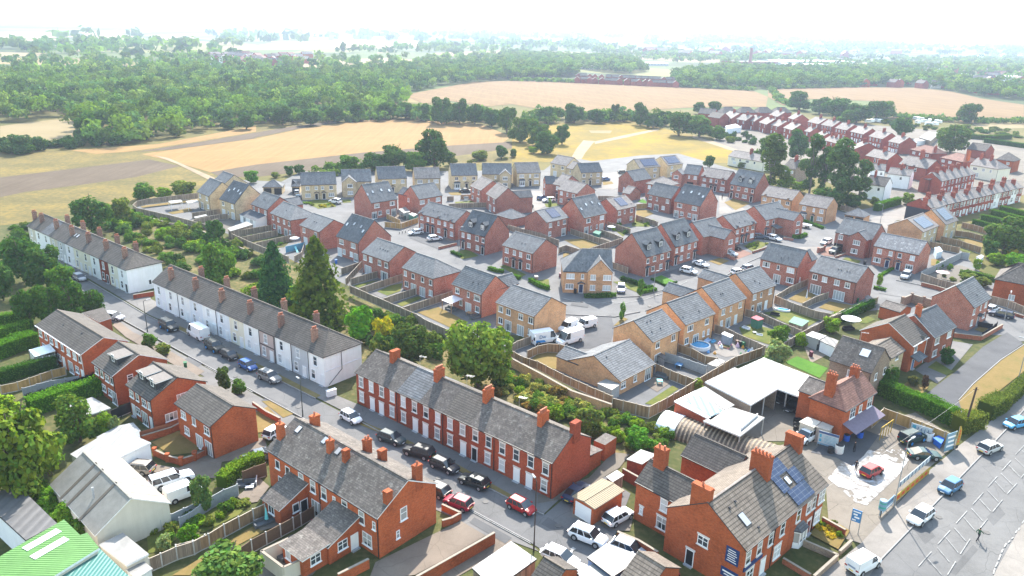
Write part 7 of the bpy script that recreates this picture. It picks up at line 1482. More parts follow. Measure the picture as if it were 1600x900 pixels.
# near gardens, left and centre
fence(PP('b3',-20,720,80,695,170,655,260,600,430,510,500,480),1.7,'timber panel fence with concrete posts between the lawn strip and the dry strip',WOODB,pmat=CONC);fence(PP('b3',350,740,420,690,590,600,665,560,710,535,790,490),1.7,'dark brown panel fence with pale posts between the two rear rooms',plain('timber_dark',(.13,.085,.055),.9),pmat=CONC)
fence(PP('a3',870,800,940,770,1030,730,1130,700,1200,660),1.7,'weathered panel fence from the flat roofed shed to the clipped bush',WOOD,pmat=CONC);fence(PP('b3',0,560,60,530,180,440,260,395,340,365),1.6,'grey fence behind the lawn strip',GREYP,name='panel_fence');fence(PP('b3',370,290,440,260,505,240),1.9,'dark tall fence between hedge and brick gable',plain('timber_dark',(.13,.085,.055),.9))
fence(PP('a3',800,610,940,575,1000,540,1150,470),1.3,'grey low fence behind the workshop',GREYP,name='panel_fence');wall(PP('b3',480,752,610,850,780,775),1.8,'pale rendered wall round the small courtyard',RBE,name='garden_wall');wall(PP('b3',480,755,640,680),1.8,'pale rendered cross wall of the small courtyard',RBE,name='garden_wall');wall(PP('b3',930,890,1110,800),1.2,'brick yard wall below the rear door',BR_ORG)
wall(PP('c3',340,905,640,735,720,690,798,645),1.5,'long brick wall along the tan drive',BR_ORG);wall(PP('c3',600,530,545,560,490,575),.9,'low scrolled brick wall with planter by the crimson hatchback',BR_ORG);wall(PP('c3',600,530,490,480),.9,'low brick wall at the front of the planter',BR_ORG)
wall(PP('a3',905,160,980,195,1060,215,1140,190,1200,160)+PP('b3',90,180,190,140),.9,'curved red garden wall with pale topped piers',BR_ORG,piers=True);wall(PP('a3',830,880-800,1000,30,1060,0),1.0,'low red wall beside the garages',BR_ORG);wall(PP('b2',430,705,510,760,590,800),.9,'low brick wall of the dry corner garden',BR_ORG);wall(PP('A',780,790,900,770),1.0,'dark red garden wall between the two white terraces',BR_TER)
wall(PP('d3',468,640,590,690,705,760),1.5,'brick yard wall running to the corner house',BR_ORG);wall(PP('d3',500,270,590,320),1.5,'brick wall behind the tan roofed garage',BR_TER);wall(PP('e3',540,795,700,890),.7,'low front wall between two gravel gardens',BR_WAL);wall(PP('e3',660,690,860,775,720,900),.8,'front wall round the gravel garden',BR_GRY);wall(PP('e3',770,555,905,630),.9,'brick side wall of the planted front garden',BR_TER);wall(PP('e3',940,690,870,755),.6,'end wall of the planted front garden',BR_GRY)
wall(PP('j5',560,120,660,165),.9,'low brick wall before the pale car on the red drive',BR_NEW);wall(PP('i3',340,570,550,520),.7,'low brick wall at the edge of the car park',BR_NEW);wall(PP('i7',420,620,590,565),.6,'low brick wall round the planted front garden',BR_NEW);wall(PP('i8',140,515,215,490),1.2,'brick planter by the white car',BR_NEW,piers=True);wall(PP('i8',340,605,460,565),.5,'low wall beside the dark green four by four',BR_NEW);wall(PP('i7',780,455,900,470),.7,'low brick wall at the corner hedge',BR_NEW)
fence([P('a2',0,610),P('a2',100,590),P('a2',300,520),P('a2',380,500)],1.5,'tan fence behind the ribbed roof block',WOODN);fence([P('a2',130,625),P('a2',300,580),P('a2',460,555)],1.5,'grey fence next to the tan one behind the ribbed roof block',GREYP);fence([P('a2',640,760),P('a2',760,710)],1.6,'dark screen fence behind the dormer house',DARKF);fence(PP('a2',820,880,1000,830,1045,810),1.4,'red brown fence by the orange house',plain('timber_red',(.28,.10,.05),.9));fence(PP('f2',320,795,380,742,540,800,740,880,800,905),1.9,'bright new timber fence behind the car wash',WOODN)
# workshops, sheds and yards
def sheetmat(name,c,pitch=0.18,along='x',rough=.55,stain=.2,metal=0.0):
    c=sc(c,.78);m=N(name);uv=m.coord('UV');sx=m.n('ShaderNodeSeparateXYZ');m.l(uv,sx.inputs[0])
    w_=m.math('SINE',m.math('MULTIPLY',sx.outputs[0 if along=='x' else 1],2*math.pi/pitch));f=m.noise(.5,uv,6,.7);g=m.noise(3,uv,4)
    col=m.mix(1.0,m.ramp(f,[(.3,sc(c,1 - stain)),(.6,c),(.8,sc(c,1.1))]),m.ramp(m.math('ADD',m.math('MULTIPLY',w_,.5),.5),[(0,(.86,.86,.86)),(.5,(1,1,1))]),'MULTIPLY')
    col=m.mix(.25,col,m.mix(1.0,col,m.ramp(g,[(.3,(.7,.68,.62)),(.7,(1,1,1))]),'MULTIPLY'));m.bump(w_,.6,.04);return m.fin(col,rough,.3,metal)
SH_WHITE=sheetmat('white_sheet',(.36,.355,.345),1.0);SH_CEM=sheetmat('cement_sheet',(.36,.34,.30),.18,stain=.3);SH_GREEN=sheetmat('green_sheet',(.115,.27,.07),.3,'y',stain=.22);SH_TEAL=sheetmat('teal_sheet',(.075,.23,.20),.4,stain=.12)
SH_RUST=sheetmat('rusty_sheet',(.155,.115,.08),.6,stain=.5);SH_TAN=sheetmat('tan_sheet',(.29,.225,.135),.3,stain=.15);SH_GREY=sheetmat('grey_felt',(.15,.145,.145),1.1,stain=.25);SH_GLASS=sheetmat('blue_polycarbonate',(.10,.27,.32),1.0,stain=.1);SH_FLAT=sheetmat('pale_felt',(.34,.33,.31),2.5,stain=.25);SH_STRIP=plain('rooflight_strip',(.11,.09,.07),.5)
def poly3(name,label,px,z,th,roof,edge=None,wall=None,skip=(),cat='shed',zs=None,inset=.15,parent=None):
    """a roof sheet through surveyed corners (heights zs) with walls below all sides but those skipped"""
    zs=zs or [z]*len(px);Wp=[G(*p,k) for p,k in zip(px,zs)];o=sum(Wp,Vector())/len(Wp);o.z=0
    area=sum(a.x*b.y - b.x*a.y for a,b in zip(Wp,Wp[1:]+Wp[:1]))
    if area<0:Wp=Wp[::-1];n=len(Wp);skip=[(n - 2 - s) % n for s in skip]
    q=[p - o for p in Wp];root=empty(name,o,0,label,cat) if parent is None else parent
    m=MB();m.slab(q,th,0,1);m.build('roof',[roof,edge or roof],root)
    if wall:
        c=sum(q,Vector())/len(q);m=MB();k=[p+(c - p).normalized()*inset for p in q]
        for i in range(len(k)):
            if i in skip:continue
            a,b=k[i],k[(i+1) % len(k)];m.poly([(a.x,a.y,0),(b.x,b.y,0),(b.x,b.y,b.z - th - .01),(a.x,a.y,a.z - th - .01)])
        m.build('wall',wall,root)
    return root,q,o
# white open fronted workshop, two roofs
r1,q,o=poly3('open_workshop','white roofed open fronted workshop with cars inside, right half',PP('e2',272,512,425,444,752,572,658,682,445,605),3.6,.22,SH_WHITE,FASCW,BR_GRY,skip=(3,4),cat='workshop')
r2,q2,o2=poly3('open_workshop','white roofed open fronted workshop, left half next to the greenhouse',PP('e2',80,587,255,502,507,628,350,722),3.7,.22,SH_WHITE,FASCW,BR_GRY,skip=(2,),cat='workshop')
for r_,ps in ((r1,((448,607),(560,645),(650,680))),(r2,((350,716),(430,672),(498,632)))):
    for x,y in ps:p=G(*P('e2',x,y),3.4)- r_.location;m=MB();m.box(p.x - .08,p.x+.08,p.y - .08,p.y+.08,0,3.35);m.build('post',plain('steel_post',(.4,.4,.4),.5),r_)
r3,q,o=poly3('canopy_roof','pale flat canopy over the yard in front of the greenhouse',PP('e2',70,815,240,735,430,795,285,905),3.0,.2,SH_FLAT,FASCW,None,cat='canopy')
for x,y in ((285,900),(425,797),(80,815)):p=G(*P('e2',x,y),2.8)- o;m=MB();m.box(p.x - .07,p.x+.07,p.y - .07,p.y+.07,0,2.8);m.build('post',plain('steel_post',(.4,.4,.4),.5),r3)
m=MB();a_,b_=G(*P('e2',287,890),2.5)- o,G(*P('e2',385,805),2.5)- o;d_=(b_ - a_).normalized();s_=Vector((-d_.y,d_.x,0))*.05;m.prism([tuple(v) for v in (a_ - s_,b_ - s_,b_+s_,a_+s_)],(0,0,.9));m.build('fascia_board',WHT,r3)
r4,q,o=poly3('glass_roofed_shed','shed with a pale blue translucent roof in a white frame',PP('l7',400,500,640,380,990,610,830,720),3.0,.18,WHT,FASCW,BR_TER,cat='shed')
q=[G(*P('l7',*k),3.08)- r4.location for k in ((510,478),(665,408),(975,605),(830,680))][::-1];m=MB();m.slab(q,.06);m.build('glazing',SH_GLASS,r4)
poly3('lean_to_shed','grey lean-to roof between the white workshop and the blue glazed shed',PP('l7',640,378,760,325,1110,545,1000,605),3.0,.15,SH_FLAT,FASC,BR_GRY,cat='shed',zs=[2.7,3.3,3.3,2.7])
# arched corrugated shed
a_,b_=G(*P('l7',120,690)),G(*P('e2',300,965));a2_=G(*P('l7',60,870));L=(b_ - a_).length;an=math.atan2(b_.y - a_.y,b_.x - a_.x);R_=2.9
rt=empty('arched_shed',G(*P('l7',180,880)),an,'long arched shed of rusty corrugated sheets with a white front end','shed');rt.scale=(1,1,.66)
def arch(x0,x1,R_,n=14):
    m=MB();p=[(R_*math.cos(math.pi*k/n),R_*math.sin(math.pi*k/n)) for k in range(n+1)]
    for k in range(n):m.poly([(x0,p[k][0]+R_,p[k][1]),(x0,p[k+1][0]+R_,p[k+1][1]),(x1,p[k+1][0]+R_,p[k+1][1]),(x1,p[k][0]+R_,p[k][1])])
    m.poly([(x0,y+R_,z) for y,z in p]);m.poly([(x1,y+R_,z) for y,z in p][::-1]);return m
arch(2.6,16.5,R_).build('rusty_roof',SH_RUST,rt)
m=MB()
for k in range(23):
    x=2.9+k*.6;n=12;p=[((R_+.06)*math.cos(math.pi*j/n),(R_+.06)*math.sin(math.pi*j/n)) for j in range(n+1)]
    for j in range(n):m.poly([(x,p[j][0]+R_,p[j][1]),(x,p[j+1][0]+R_,p[j+1][1]),(x+.25,p[j+1][0]+R_,p[j+1][1]),(x+.25,p[j][0]+R_,p[j][1])])
m.build('sheet_ribs',plain('rust_pale',(.27,.205,.14),.9,var=.4),rt);arch(-.3,2.6,R_+.12).build('white_end',plain('white_sheeting',(.72,.74,.74),.6),rt)
# tan roofed garage
rt,L,D,e,r=old('GAR',('d3',335,508),('d3',510,398),3.5,6,BR_ORG,SH_TAN,'brick_garage','small brick garage with a tan sheet roof and white up and over door',e=2.5,cat='garage',Lf='| g.5w',edge=COPE,pipes=(),gut=False),0,0,0,0
# bottom edge flat roofs
poly3('flat_roof_annexe','small block with a white flat roof beside the tan drive',PP('c3',665,852,895,695,1045,800,800,975),2.6,.2,SH_WHITE,FASC,WOOD,cat='outbuilding')
poly3('flat_roof_annexe','grey flat roofed annexe at the bottom edge by the junction',PP('d3',290,790,405,708,620,785,440,905),3.0,.2,SH_FLAT,FASC,BLUEP and DOORS['b'],cat='outbuilding');poly3('flat_roof_annexe','lower grey flat roof just in front of the grey annexe',PP('d3',230,885,335,820,440,890,330,985),2.6,.2,SH_FLAT,FASC,RW,cat='outbuilding')
old('BT1',('d3',-30,900),('d3',60,1000),4.5,30,BR_ORG,TL_BRN,'brick_annexe','brown tiled roof corner at the bottom edge next to the white flat roof',e=3,cat='outbuilding',ang=-42,pipes=(),ridge=TL_TAN)
old('BT2',('d3',470,915),('d3',640,1010),6.0,30,BR_ORG,TL_TAN,'brick_annexe','tan tiled roof at the bottom edge beside the brick yard wall',e=3,cat='outbuilding',ang=-46,pipes=())
# white corrugated workshop and garages on the left
old('N6',('a3',290,365),('a3',555,665),8.2,33,RBE,SH_CEM,'corrugated_workshop','long workshop with pale corrugated roof and brown rooflight strips',e=3,cat='workshop',edge=FASCW,pipes=(),gut=False);rt,L,D,e,r=HOUSES['N6']
for u_ in (.28,.42,.70):m=MB();m.box(-.22,.22,-2.6,2.6,.02,.05);m.build('rooflight_strip',SH_STRIP,rt,loc=on_slope(u_*L,.5,D,e,r),rot=(math.atan2(r - e,D/2),0,0))
for u_ in (.5,.65,.85):m=MB();m.box(-.15,.15,-2.4,2.4,.02,.05);m.build('rooflight_strip',plain('strip_pale',(.55,.48,.42),.6),rt,loc=on_slope(u_*L,.5,D,e,r,True),rot=(-math.atan2(r - e,D/2),0,0))
m=MB();m.cyl((.62*L,2.0,e),(.62*L,2.0,e+2.6),.12,n=8);m.build('flue',LEAD,rt)
poly3('garage_block','white flat roofed garage block with two grey doors',PP('a3',410,185,570,92,640,60,700,50,820,90,885,118,645,232,560,280),2.7,.25,SH_WHITE,FASCW,RW,cat='garage');
gd=[o_ for o_ in COL.objects if o_.get('label','').startswith('white flat roofed garage block')][0]
for (x0,y0,x1,y1) in ((650,265,745,215),(768,205,872,150)):
    a_,b_=G(*P('a3',x0,y0 - 40),2.3),G(*P('a3',x1,y1 - 40),2.3);mid=(a_+b_)/2 - gd.location;an=math.atan2(b_.y - a_.y,b_.x - a_.x);pth=(b_ - a_).length
    m=MB();m.box(-pth/2,pth/2,-.08,.05,.05,2.2)
    for i in range(6):m.box(-pth/2,pth/2,-.1,-.08,.1+i*.36,.38+i*.36)
    m.build('garage_door',DOORS['s'],gd,loc=(mid.x,mid.y,0),rot=(0,0,an))
poly3('flat_roof_shed','lower white flat roof behind the garage block',PP('a3',565,85,690,20,780,0,822,45,700,75,600,115),2.5,.2,SH_WHITE,FASCW,RW,cat='outbuilding')
rt,q,o=poly3('green_roof_building','bright green corrugated roof with two white rooflights at the bottom left corner',PP('a3',20,772,375,568,470,660,510,645,582,735,300,910,-60,1100,-260,960),4.2,.25,SH_GREEN,FASCW,RBE,cat='workshop')
for (x0,y0,x1,y1) in ((145,745,345,632),(190,795,390,680)):a_,b_=G(*P('a3',x0,y0),4.22),G(*P('a3',x1,y1),4.22);d_=(b_ - a_);Lq=d_.length;m=MB();m.box(0,Lq,-.45,.45,0,.05);m.build('rooflight',WHT,rt,loc=tuple(a_ - o),rot=(0,0,math.atan2(d_.y,d_.x)))
poly3('teal_roof_annexe','teal sheet roof joined to the green roof at the bottom edge',PP('a3',305,910,584,738,760,905,560,1010),3.6,.2,SH_TEAL,FASCW,RBE,cat='workshop')
rt,q,o=poly3('flat_roof_building','grey felt flat roof over pale blue walls at the left edge',PP('a3',0,400,115,378,335,592,152,690,-120,440),3.6,.25,SH_GREY,FASC,RB,cat='outbuilding')
for x,y in ((15,560),(35,590),(70,620)):p=G(*P('a3',x,y),2.0)- o;add_window(rt,'x',(p.x,p.y,1.2),math.radians(-48),blind=False)
poly3('flat_roof_shed','cream flat roofed shed between the teal roof and the panel fence',PP('a3',580,715,720,645,872,770,742,838),2.6,.2,SH_FLAT,FASCW,RBE,cat='shed')
poly3('garden_shed','small pale shed below the cream flat roofed shed',PP('a3',735,860,845,815,895,855,800,915),2.0,.12,SH_FLAT,FASCW,RW,cat='shed')
poly3('flat_roof_shed','white topped shed behind the long bright hedge',PP('a2',350,745,540,675,650,740,420,815),2.4,.15,SH_FLAT,FASCW,WOOD,cat='shed')
# conservatory of the long brown block
rt,q,o=poly3('conservatory','white framed conservatory with a pale glass roof behind the ribbed brown block',PP('a2',168,400,290,365,325,405,205,440),2.5,.1,plain('glass_roof',(.62,.68,.70),.2),WHT,None,cat='conservatory',zs=[2.5,2.9,2.9,2.5])
m=MB();g_=MB()
for i in range(4):
    a_,b_=q[i],q[(i+1) % 4];d_=b_ - a_;d_.z=0;n_=max(2,int(d_.length/.8))
    for k in range(n_+1):p=a_+d_*k/n_;m.box(p.x - .05,p.x+.05,p.y - .05,p.y+.05,0,2.35)
    s_=Vector((-d_.y,d_.x,0)).normalized()*.05;m.prism([tuple((v.x,v.y,0)) for v in (a_ - s_,b_ - s_,b_+s_,a_+s_)],(0,0,.6));s_*=.3;g_.prism([tuple((v.x,v.y,.6)) for v in (a_ - s_,b_ - s_,b_+s_,a_+s_)],(0,0,1.7))
m.build('frame',WHT,rt);g_.build('glazing',GL_DARK,rt)
poly3('brick_annexe','brown tiled low annexe at the street end of the ribbed brown block',PP('a2',480,182,608,150,655,212,580,236),2.9,.15,TL_BRN,FASCW,BR_ORG,cat='outbuilding',zs=[3.6,3.6,2.6,2.6])
# small garden buildings
for lab,px,z,rf,wl,nm in (
 ('green felted wooden shed on the paddling pool lawn',('k5',540,470,605,405,785,460,700,525),2.0,plain('green_felt',(.14,.24,.17),.9),WOOD,'wooden_shed'),('small shed with a red roof and white door',('k5',100,420,165,395,255,435,185,455),2.0,plain('red_felt',(.45,.10,.12),.8),plain('green_boards',(.06,.17,.12),.8),'wooden_shed'),
 ('grey blue metal shed in the toy filled garden',('k4',652,160,690,135,800,180,760,205),1.9,plain('metal_roof',(.55,.56,.58),.5),plain('grey_blue',(.25,.30,.36),.6),'metal_shed'),('white topped summer house with glass doors',('k5',740,625,820,580,990,635,900,680),2.3,SH_WHITE,GL_DARK,'summer_house'),('low white garage beside the white summer house',('k5',905,690,990,640,1130,690,1080,770),2.2,SH_GREY,RW,'garage'),
 ('pale box shed against the bungalow fence',('d2',348,595,400,570,488,600,435,635),2.2,SH_FLAT,GREYP,'wooden_shed'),('dark topped store in the corner below the pool garden',('k4',485,515,610,445,710,480,600,550),1.6,SH_GREY,GREYP,'garden_store'),('grey panelled store beside the bungalow',('k2',1110,640,1130,600,1200,640,1190,690),2.0,SH_GREY,GREYP,'garden_store'),
 ('long pale roofed shed by the white garden room',('h1',415,725,640,645,715,680,450,760),2.2,SH_FLAT,WOOD,'wooden_shed'),('white roofed lean-to at the curved fence gardens',('h1',20,590,160,560,185,575,40,608),1.8,SH_FLAT,WOOD,'wooden_shed'),('dark glass garden shelter behind the side winged house',('h3',320,650,400,620,460,680,380,700),2.2,SH_GREY,GL_DARK,'garden_shelter'),('small white topped shed beside the terrace of three',('h3',435,705,480,690,545,710,500,735),2.0,SH_WHITE,plain('green_boards',(.06,.17,.12),.8),'wooden_shed'),
 ('green topped round trampoline tent',('i5',345,400,380,372,450,390,420,425),1.6,plain('green_tent',(.04,.14,.10),.8),plain('green_tent',(.04,.14,.10),.8),'garden_tent'),('white garden gazebo in the curved fence gardens, left',('A',985,240,1060,232,1070,245,1000,255),2.3,SH_WHITE,None,'gazebo'),('white garden gazebo in the curved fence gardens, right',('A',1088,240,1155,232,1165,245,1100,255),2.3,SH_WHITE,None,'gazebo'),('grey storage shed beside the patio door semis',('j6',1135,700,1180,680,1210,720,1160,745),1.8,SH_GREY,GREYP,'garden_store'),
 ('pale blue playhouse behind the patchy roofed semis',('j7',900,500,960,490,1000,540,930,560),1.9,plain('pale_blue_boards',(.50,.58,.62),.8),plain('pale_blue_boards',(.50,.58,.62),.8),'playhouse'),('white shed behind the lime bush',('j8',640,605,700,580,735,600,690,640),2.0,SH_WHITE,RW,'wooden_shed'),('small flat store with a white cover behind the dark hedge',('k1',560,0,600,0,610,20,570,20),1.6,SH_FLAT,WOOD,'garden_store'),
 ('brick store with a pale panel roof behind the corner house wing',('d3',520,215,605,158,698,188,612,245),2.4,SH_FLAT,BR_TER,'brick_store'),('little grey store at the back of the tan roofed garage',('d3',400,318,465,278,508,308,440,350),1.9,SH_FLAT,WOOD,'garden_store'),('shed with a slate grey top in the far allotments',('u3',720,410,830,340,960,360,860,450),3.0,SH_GREY,WOOD,'wooden_shed'),('long white caravan roof in the allotments',('u3',655,430,760,420,810,445,700,455),2.4,SH_WHITE,RW,'caravan'),('pale sheet roofed shed behind the small brick houses',('u1',400,350,520,325,590,365,420,385),3,SH_FLAT,RB,'shed')):
    r_,q,o=poly3(nm,lab,PP(*px),z,.1,rf,None,wl,cat='shed')
    if wl is None:
        for p in q:m=MB();m.box(p.x*.95 - .05,p.x*.95+.05,p.y*.95 - .05,p.y*.95+.05,0,z - .1);m.build('post',WHT,r_)
for i,(x,y) in enumerate(((120,240),(170,235),(225,232),(260,238),(690,205),(735,215),(700,250),(830,275),(840,235),(940,245),(770,240),(905,270))):
    a_=G(*P('u3',x,y));rt=empty('parked_vehicle',a_,i*1.3,'small white vehicle or caravan standing in the allotments','caravan','caravans in the allotments');m=MB();m.prism([(-2.4,-1,.5),(2.4,-1,.5),(2.2,-1,2.2),(-2.2,-1,2.3)],(0,2,0));m.build('body',[WHT],rt);m=MB();m.box(-1.5,1.5,-1.02,1.02,1.3,1.8);m.build('window',GL_DARK,rt)
# street furniture
STEEL=plain('galvanised_steel',(.30,.31,.32),.5,metal=.5);POLEW=plain('creosote_pole',(.055,.04,.032),.9);GREENP=plain('dark_green_paint',(.05,.06,.055),.5)
def lamp(x,y,h,rz,label,arm=1.0,mat=STEEL,double=False):
    o=empty('street_lamp',G(x,y),rz,label,'street lamp','street lamps');m=MB();m.cyl((0,0,0),(0,0,1.2),.10,n=8);m.cyl((0,0,1.2),(0,0,h),.075,.05,n=8);m.cyl((0,0,h),(arm,0,h+.15),.04,n=6);m.build('pole',mat,o)
    m=MB();m.prism([(arm - .1,-.13,h+.1),(arm+.6,-.10,h+.16),(arm+.6,.10,h+.16),(arm - .1,.13,h+.1)],(0,0,.12));m.build('lamp_head',GREYP,o);return o
lamp(230.8,520,6.2,.6,'dark street lamp between the two white terraces',.6,GREENP);lamp(473.3,652,6.0,2.4,'street lamp in front of the grey house of the white terrace',.4,GREENP);lamp(834,861,9.0,2.0,'tall wooden lamp pole at the junction below the red small car',.5,POLEW);lamp(1396.5,793,9.3,.6,'tall steel lamp post standing in the yellow banner fence',.8)
lamp(717,396,7,-.6,'slim lamp post beside the dormer semis',.8);lamp(1021,458,5,0,'short lamp post by the clipped corner hedge',.3);lamp(1374.5,352,6.5,2.6,'lamp post at the end of the lane by the hedge',.9);lamp(1304,401,6,0,'lamp post beside the dark green four by four',.5);lamp(1569,501,6,1.0,'lamp post on the side road near the navy estate',.6);lamp(1588,604,8.5,2.6,'lamp post on the dry verge near the right edge',.8);lamp(488,510,6,2.6,'lamp post head showing above the white terrace roof',.9);lamp(657,460,5,2.6,'slim lamp behind the hip ended semis',.3)
b=G(1505,676);o=empty('telegraph_pole',b,0,'leaning dark telegraph pole standing in the yellow topped hedge','pole');m=MB();m.cyl((0,0,0),(.1,-.35,7.4),.17,.12,n=10);m.build('pole',POLEW,o);m=MB();m.cyl((-.28,-.33,7.2),(.48,-.33,7.2),.05,n=6);m.cyl((.1,-.35,7.3),(.1,-.35,7.6),.12,n=8);m.build('crossarm',POLEW,o)
m=MB();pA=Vector((b.x,b.y - .3,7.2));pB=G(1165,830,5.0)
for k in range(18):
    t0_,t1__=k/18,(k+1)/18;f=lambda t:pA.lerp(pB,t)- Vector((0,0,4*1.1*t*(1 - t)));m.cyl(tuple(f(t0_)- pA),tuple(f(t1__)- pA),.012,n=4)
tag(m.build('overhead_cable',plain('cable',(.35,.33,.32),.6),None,loc=pA),'thin overhead cable from the telegraph pole to the corner shop house','cable')
# main road markings: hatched lane and edge lines
def stripe(name,a,b,wd,lvl,label=None):
    p,q=G(*a),G(*b);d=(q - p).normalized();s=Vector((-d.y,d.x,0))*wd/2;z=lvl*.02+.008;me=bpy.data.meshes.new(name);me.from_pydata([(v.x,v.y,z) for v in (p - s,q - s,q+s,p+s)],[],[(0,1,2,3)]);me.materials.append(PAINT);o=link(name,me);tag(o,kind='structure',label=label)
for x0,y0,x1,y1 in ((580,850,655,765),(635,808,715,900),(690,740,760,825),(750,900,798,822),(693,720,765,640),(740,682,812,770),(790,625,857,703),(825,778,882,690),(800,598,865,525),(845,563,910,640),(890,510,955,583),(930,640,985,572),(898,487,960,417),(937,455,1003,528),(982,402,1048,472),(1015,530,1072,460),(988,383,1042,322),(1027,350,1090,418),(1063,305,1133,375),(1100,425,1158,362),(1070,287,1122,230),(1110,258,1172,323),(1145,215,1200,268),(1180,330,1240,265),(1147,195,1200,140),(1185,170,1240,215)):stripe('road_marking',P('f3',x0,y0),P('f3',x1,y1),.09,9)
for x0,y0,x1,y1 in ((1018,895,1028,862),(1030,855,1045,825),(1048,815,1062,780),(1065,770,1075,750),(1082,738,1095,715),(1105,712,1115,700),(1125,690,1135,680),(1148,655,1158,640),(1165,640,1172,625),(1185,600,1200,580)):stripe('road_marking',P('f3',x0,y0),P('f3',x1,y1),.14,9)
for a,b in (((741,803),(829,851)),((320,573),(395,614)),((560,704),(741,803))):stripe('road_marking',a,b,.10,8)
for a,b in (((928,864),(932,867)),((893,858),(898,861)),((845,858),(850,862))):stripe('road_marking',a,b,.5,8)
def kerb(path,label=None,h=.2):
    W=[G(*p) for p in path];m=MB()
    for a,b in zip(W,W[1:]):
        d=(b - a).normalized();s=Vector((-d.y,d.x,0))*.07;m.prism([(k.x,k.y,.03) for k in (a - s,b - s,b+s,a+s)],(0,0,h))
    tag(m.build('kerb',KERB),kind='structure')
kerb([(139,440),(232,495),(280,517),(493,624)]);kerb([(553,655),(798,782),(850,806)]);kerb([(829,849),(741,801),(700,780)]);kerb([(1373,879),(1504,743),(1533,713),(1573,671),(1660,575)]);kerb(PP('f2',815,700,900,605,1060,465,1200,372));kerb([(163,485),(320,571),(395,612),(560,702)])
kerb([(640,398),(700,428),(760,443),(820,472),(880,492),(960,496),(1000,488)]);kerb([(735,424),(790,452),(830,464)]);kerb(PP('k7',-300,290,150,380,380,440));kerb([(1115,443),(1170,410),(1210,393)]);kerb(PP('j4',130,640,420,630,700,560,890,480))
for pts in (PP('j4',0,720,300,700,520,660,800,560,1000,450),PP('j3',560,640,760,690,1000,710,1190,690)):
    for a,b in zip(pts,pts[1:]):stripe('kerb_line',a,b,.18,6)
# car wash yard
def foam_mat():
    m=N('soap_foam');co=m.world();n1=m.n('ShaderNodeTexNoise');n1.inputs['Scale'].default_value=.35;n1.inputs['Detail'].default_value=7;n1.inputs['Distortion'].default_value=1.8;m.l(co,n1.inputs['Vector'])
    v=m.noise(1.4,co,6,.7);k=m.math('ADD',m.math('MULTIPLY',n1.outputs['Fac'],.65),m.math('MULTIPLY',v,.35));m.bump(k,.3,.05)
    col=m.ramp(k,[(.44,(.17,.15,.13)),(.51,(.25,.24,.225)),(.575,(.46,.46,.47)),(.72,(.84,.84,.85))]);r_=m.ramp(k,[(.45,(.25,.25,.25)),(.6,(.8,.8,.8))]);m.fin(col,r_,.4);vs=m.n('ShaderNodeVectorMath',operation='DISTANCE');m.l(co,vs.inputs[0]);c_=G(*P('e3',1060,320));vs.inputs[1].default_value=(c_.x,c_.y,.1)
    al=m.math('GREATER_THAN',m.math('SUBTRACT',k,m.math('MULTIPLY',vs.outputs['Value'],.030)),.27);tr=m.n('ShaderNodeBsdfTransparent');x=m.n('ShaderNodeMixShader');m.l(al,x.inputs[0]);m.l(tr.outputs[0],x.inputs[1]);m.l(m.b.outputs[0],x.inputs[2]);m.l(x.outputs[0],m.out.inputs[0]);return m.m
FOAM=foam_mat()
for o in list(COL.objects):
    if o.name.startswith('foam_patch'):o.data.materials[0]=FOAM;o.name='soap_foam';o['kind']='stuff';o['label']='white soap foam spread over the car wash yard'
sheet('wet_ground',PP('e3',700,180,850,210,940,260,1010,200,1100,80,1000,40,880,90,760,130),PV_DARK,6)
YEL=plain('banner_yellow',(.40,.26,.035),.7,var=.15);BLB=plain('banner_blue',(.17,.29,.38),.6,var=.1);NAVB=plain('banner_navy',(.05,.09,.2),.6);RED=plain('lettering_red',(.55,.04,.02),.6);TEAL=plain('lettering_teal',(.08,.32,.45),.6);PALEB=plain('banner_pale',(.40,.45,.48),.6)
def banner(a,b,z0,z1,label,mat,lines=(),fg=None,name='banner',posts=True,strips=()):
    """upright sheet between two ground points, seen side towards the road"""
    p,q=G(*a),G(*b);d=q - p;L=d.length;o=empty(name,p,math.atan2(d.y,d.x),label,'banner');m=MB();m.box(0,L,-.03,.03,z0,z1);m.build('panel',mat,o)
    if posts:
        m=MB()
        for k in range(int(L/2)+2):x=min(L,k*2.0);m.box(x - .04,x+.04,.035,.1,0,z1)
        m.build('frame',STEEL,o)
    for txt,x,z,s in lines:
        lettering(txt,s,o,(x*L,-.04,z),fg or WHT)
    for x0,x1,za,zb,mt in strips:m=MB();m.box(x0*L,x1*L,-.045,-.032,za,zb);m.build('lettering',mt,o)
    return o
st_=[(i*.135+.04,i*.135+.12,.45,.85,RED) for i in range(7)]
banner(P('f3',440,475),P('f3',640,305),.15,1.15,'long yellow banner with red lettering facing the main road',YEL,strips=st_)
banner(P('f3',455,430),P('f3',635,272),1.2,2.0,'row of pale blue panels above the yellow banner',PALEB,strips=[(i*.12+.02,i*.12+.05,1.25,1.95,NAVB) for i in range(9)],posts=False)
banner(P('f3',352,560),P('f3',428,490),.35,1.6,'blue and white banner at the yard entrance',BLB,strips=[(.06,.94,.5,.75,WHT),(.06,.94,1.1,1.35,NAVB)])
banner(P('e3',735,180-40),P('e3',850,215-40),.5,2.6,'large pale blue price banner on the parked container',PALEB,strips=[(.0,1.0,2.25,2.6,NAVB),(.0,1.0,.5,.75,BLB),(.06,.16,1.6,2.1,TEAL),(.06,.18,.95,1.4,TEAL)]+[(.3,.95,.95+i*.2,1.0+i*.2,TEAL) for i in range(6)])
banner(P('f3',525,75),P('f3',648,115),.8,2.1,'pale blue sign with price columns on the new timber fence',PALEB,strips=[(.08,.25,1.0,1.9,TEAL)]+[(.34+i*.16,.37+i*.16,1.1,1.75,NAVB) for i in range(4)],posts=False)
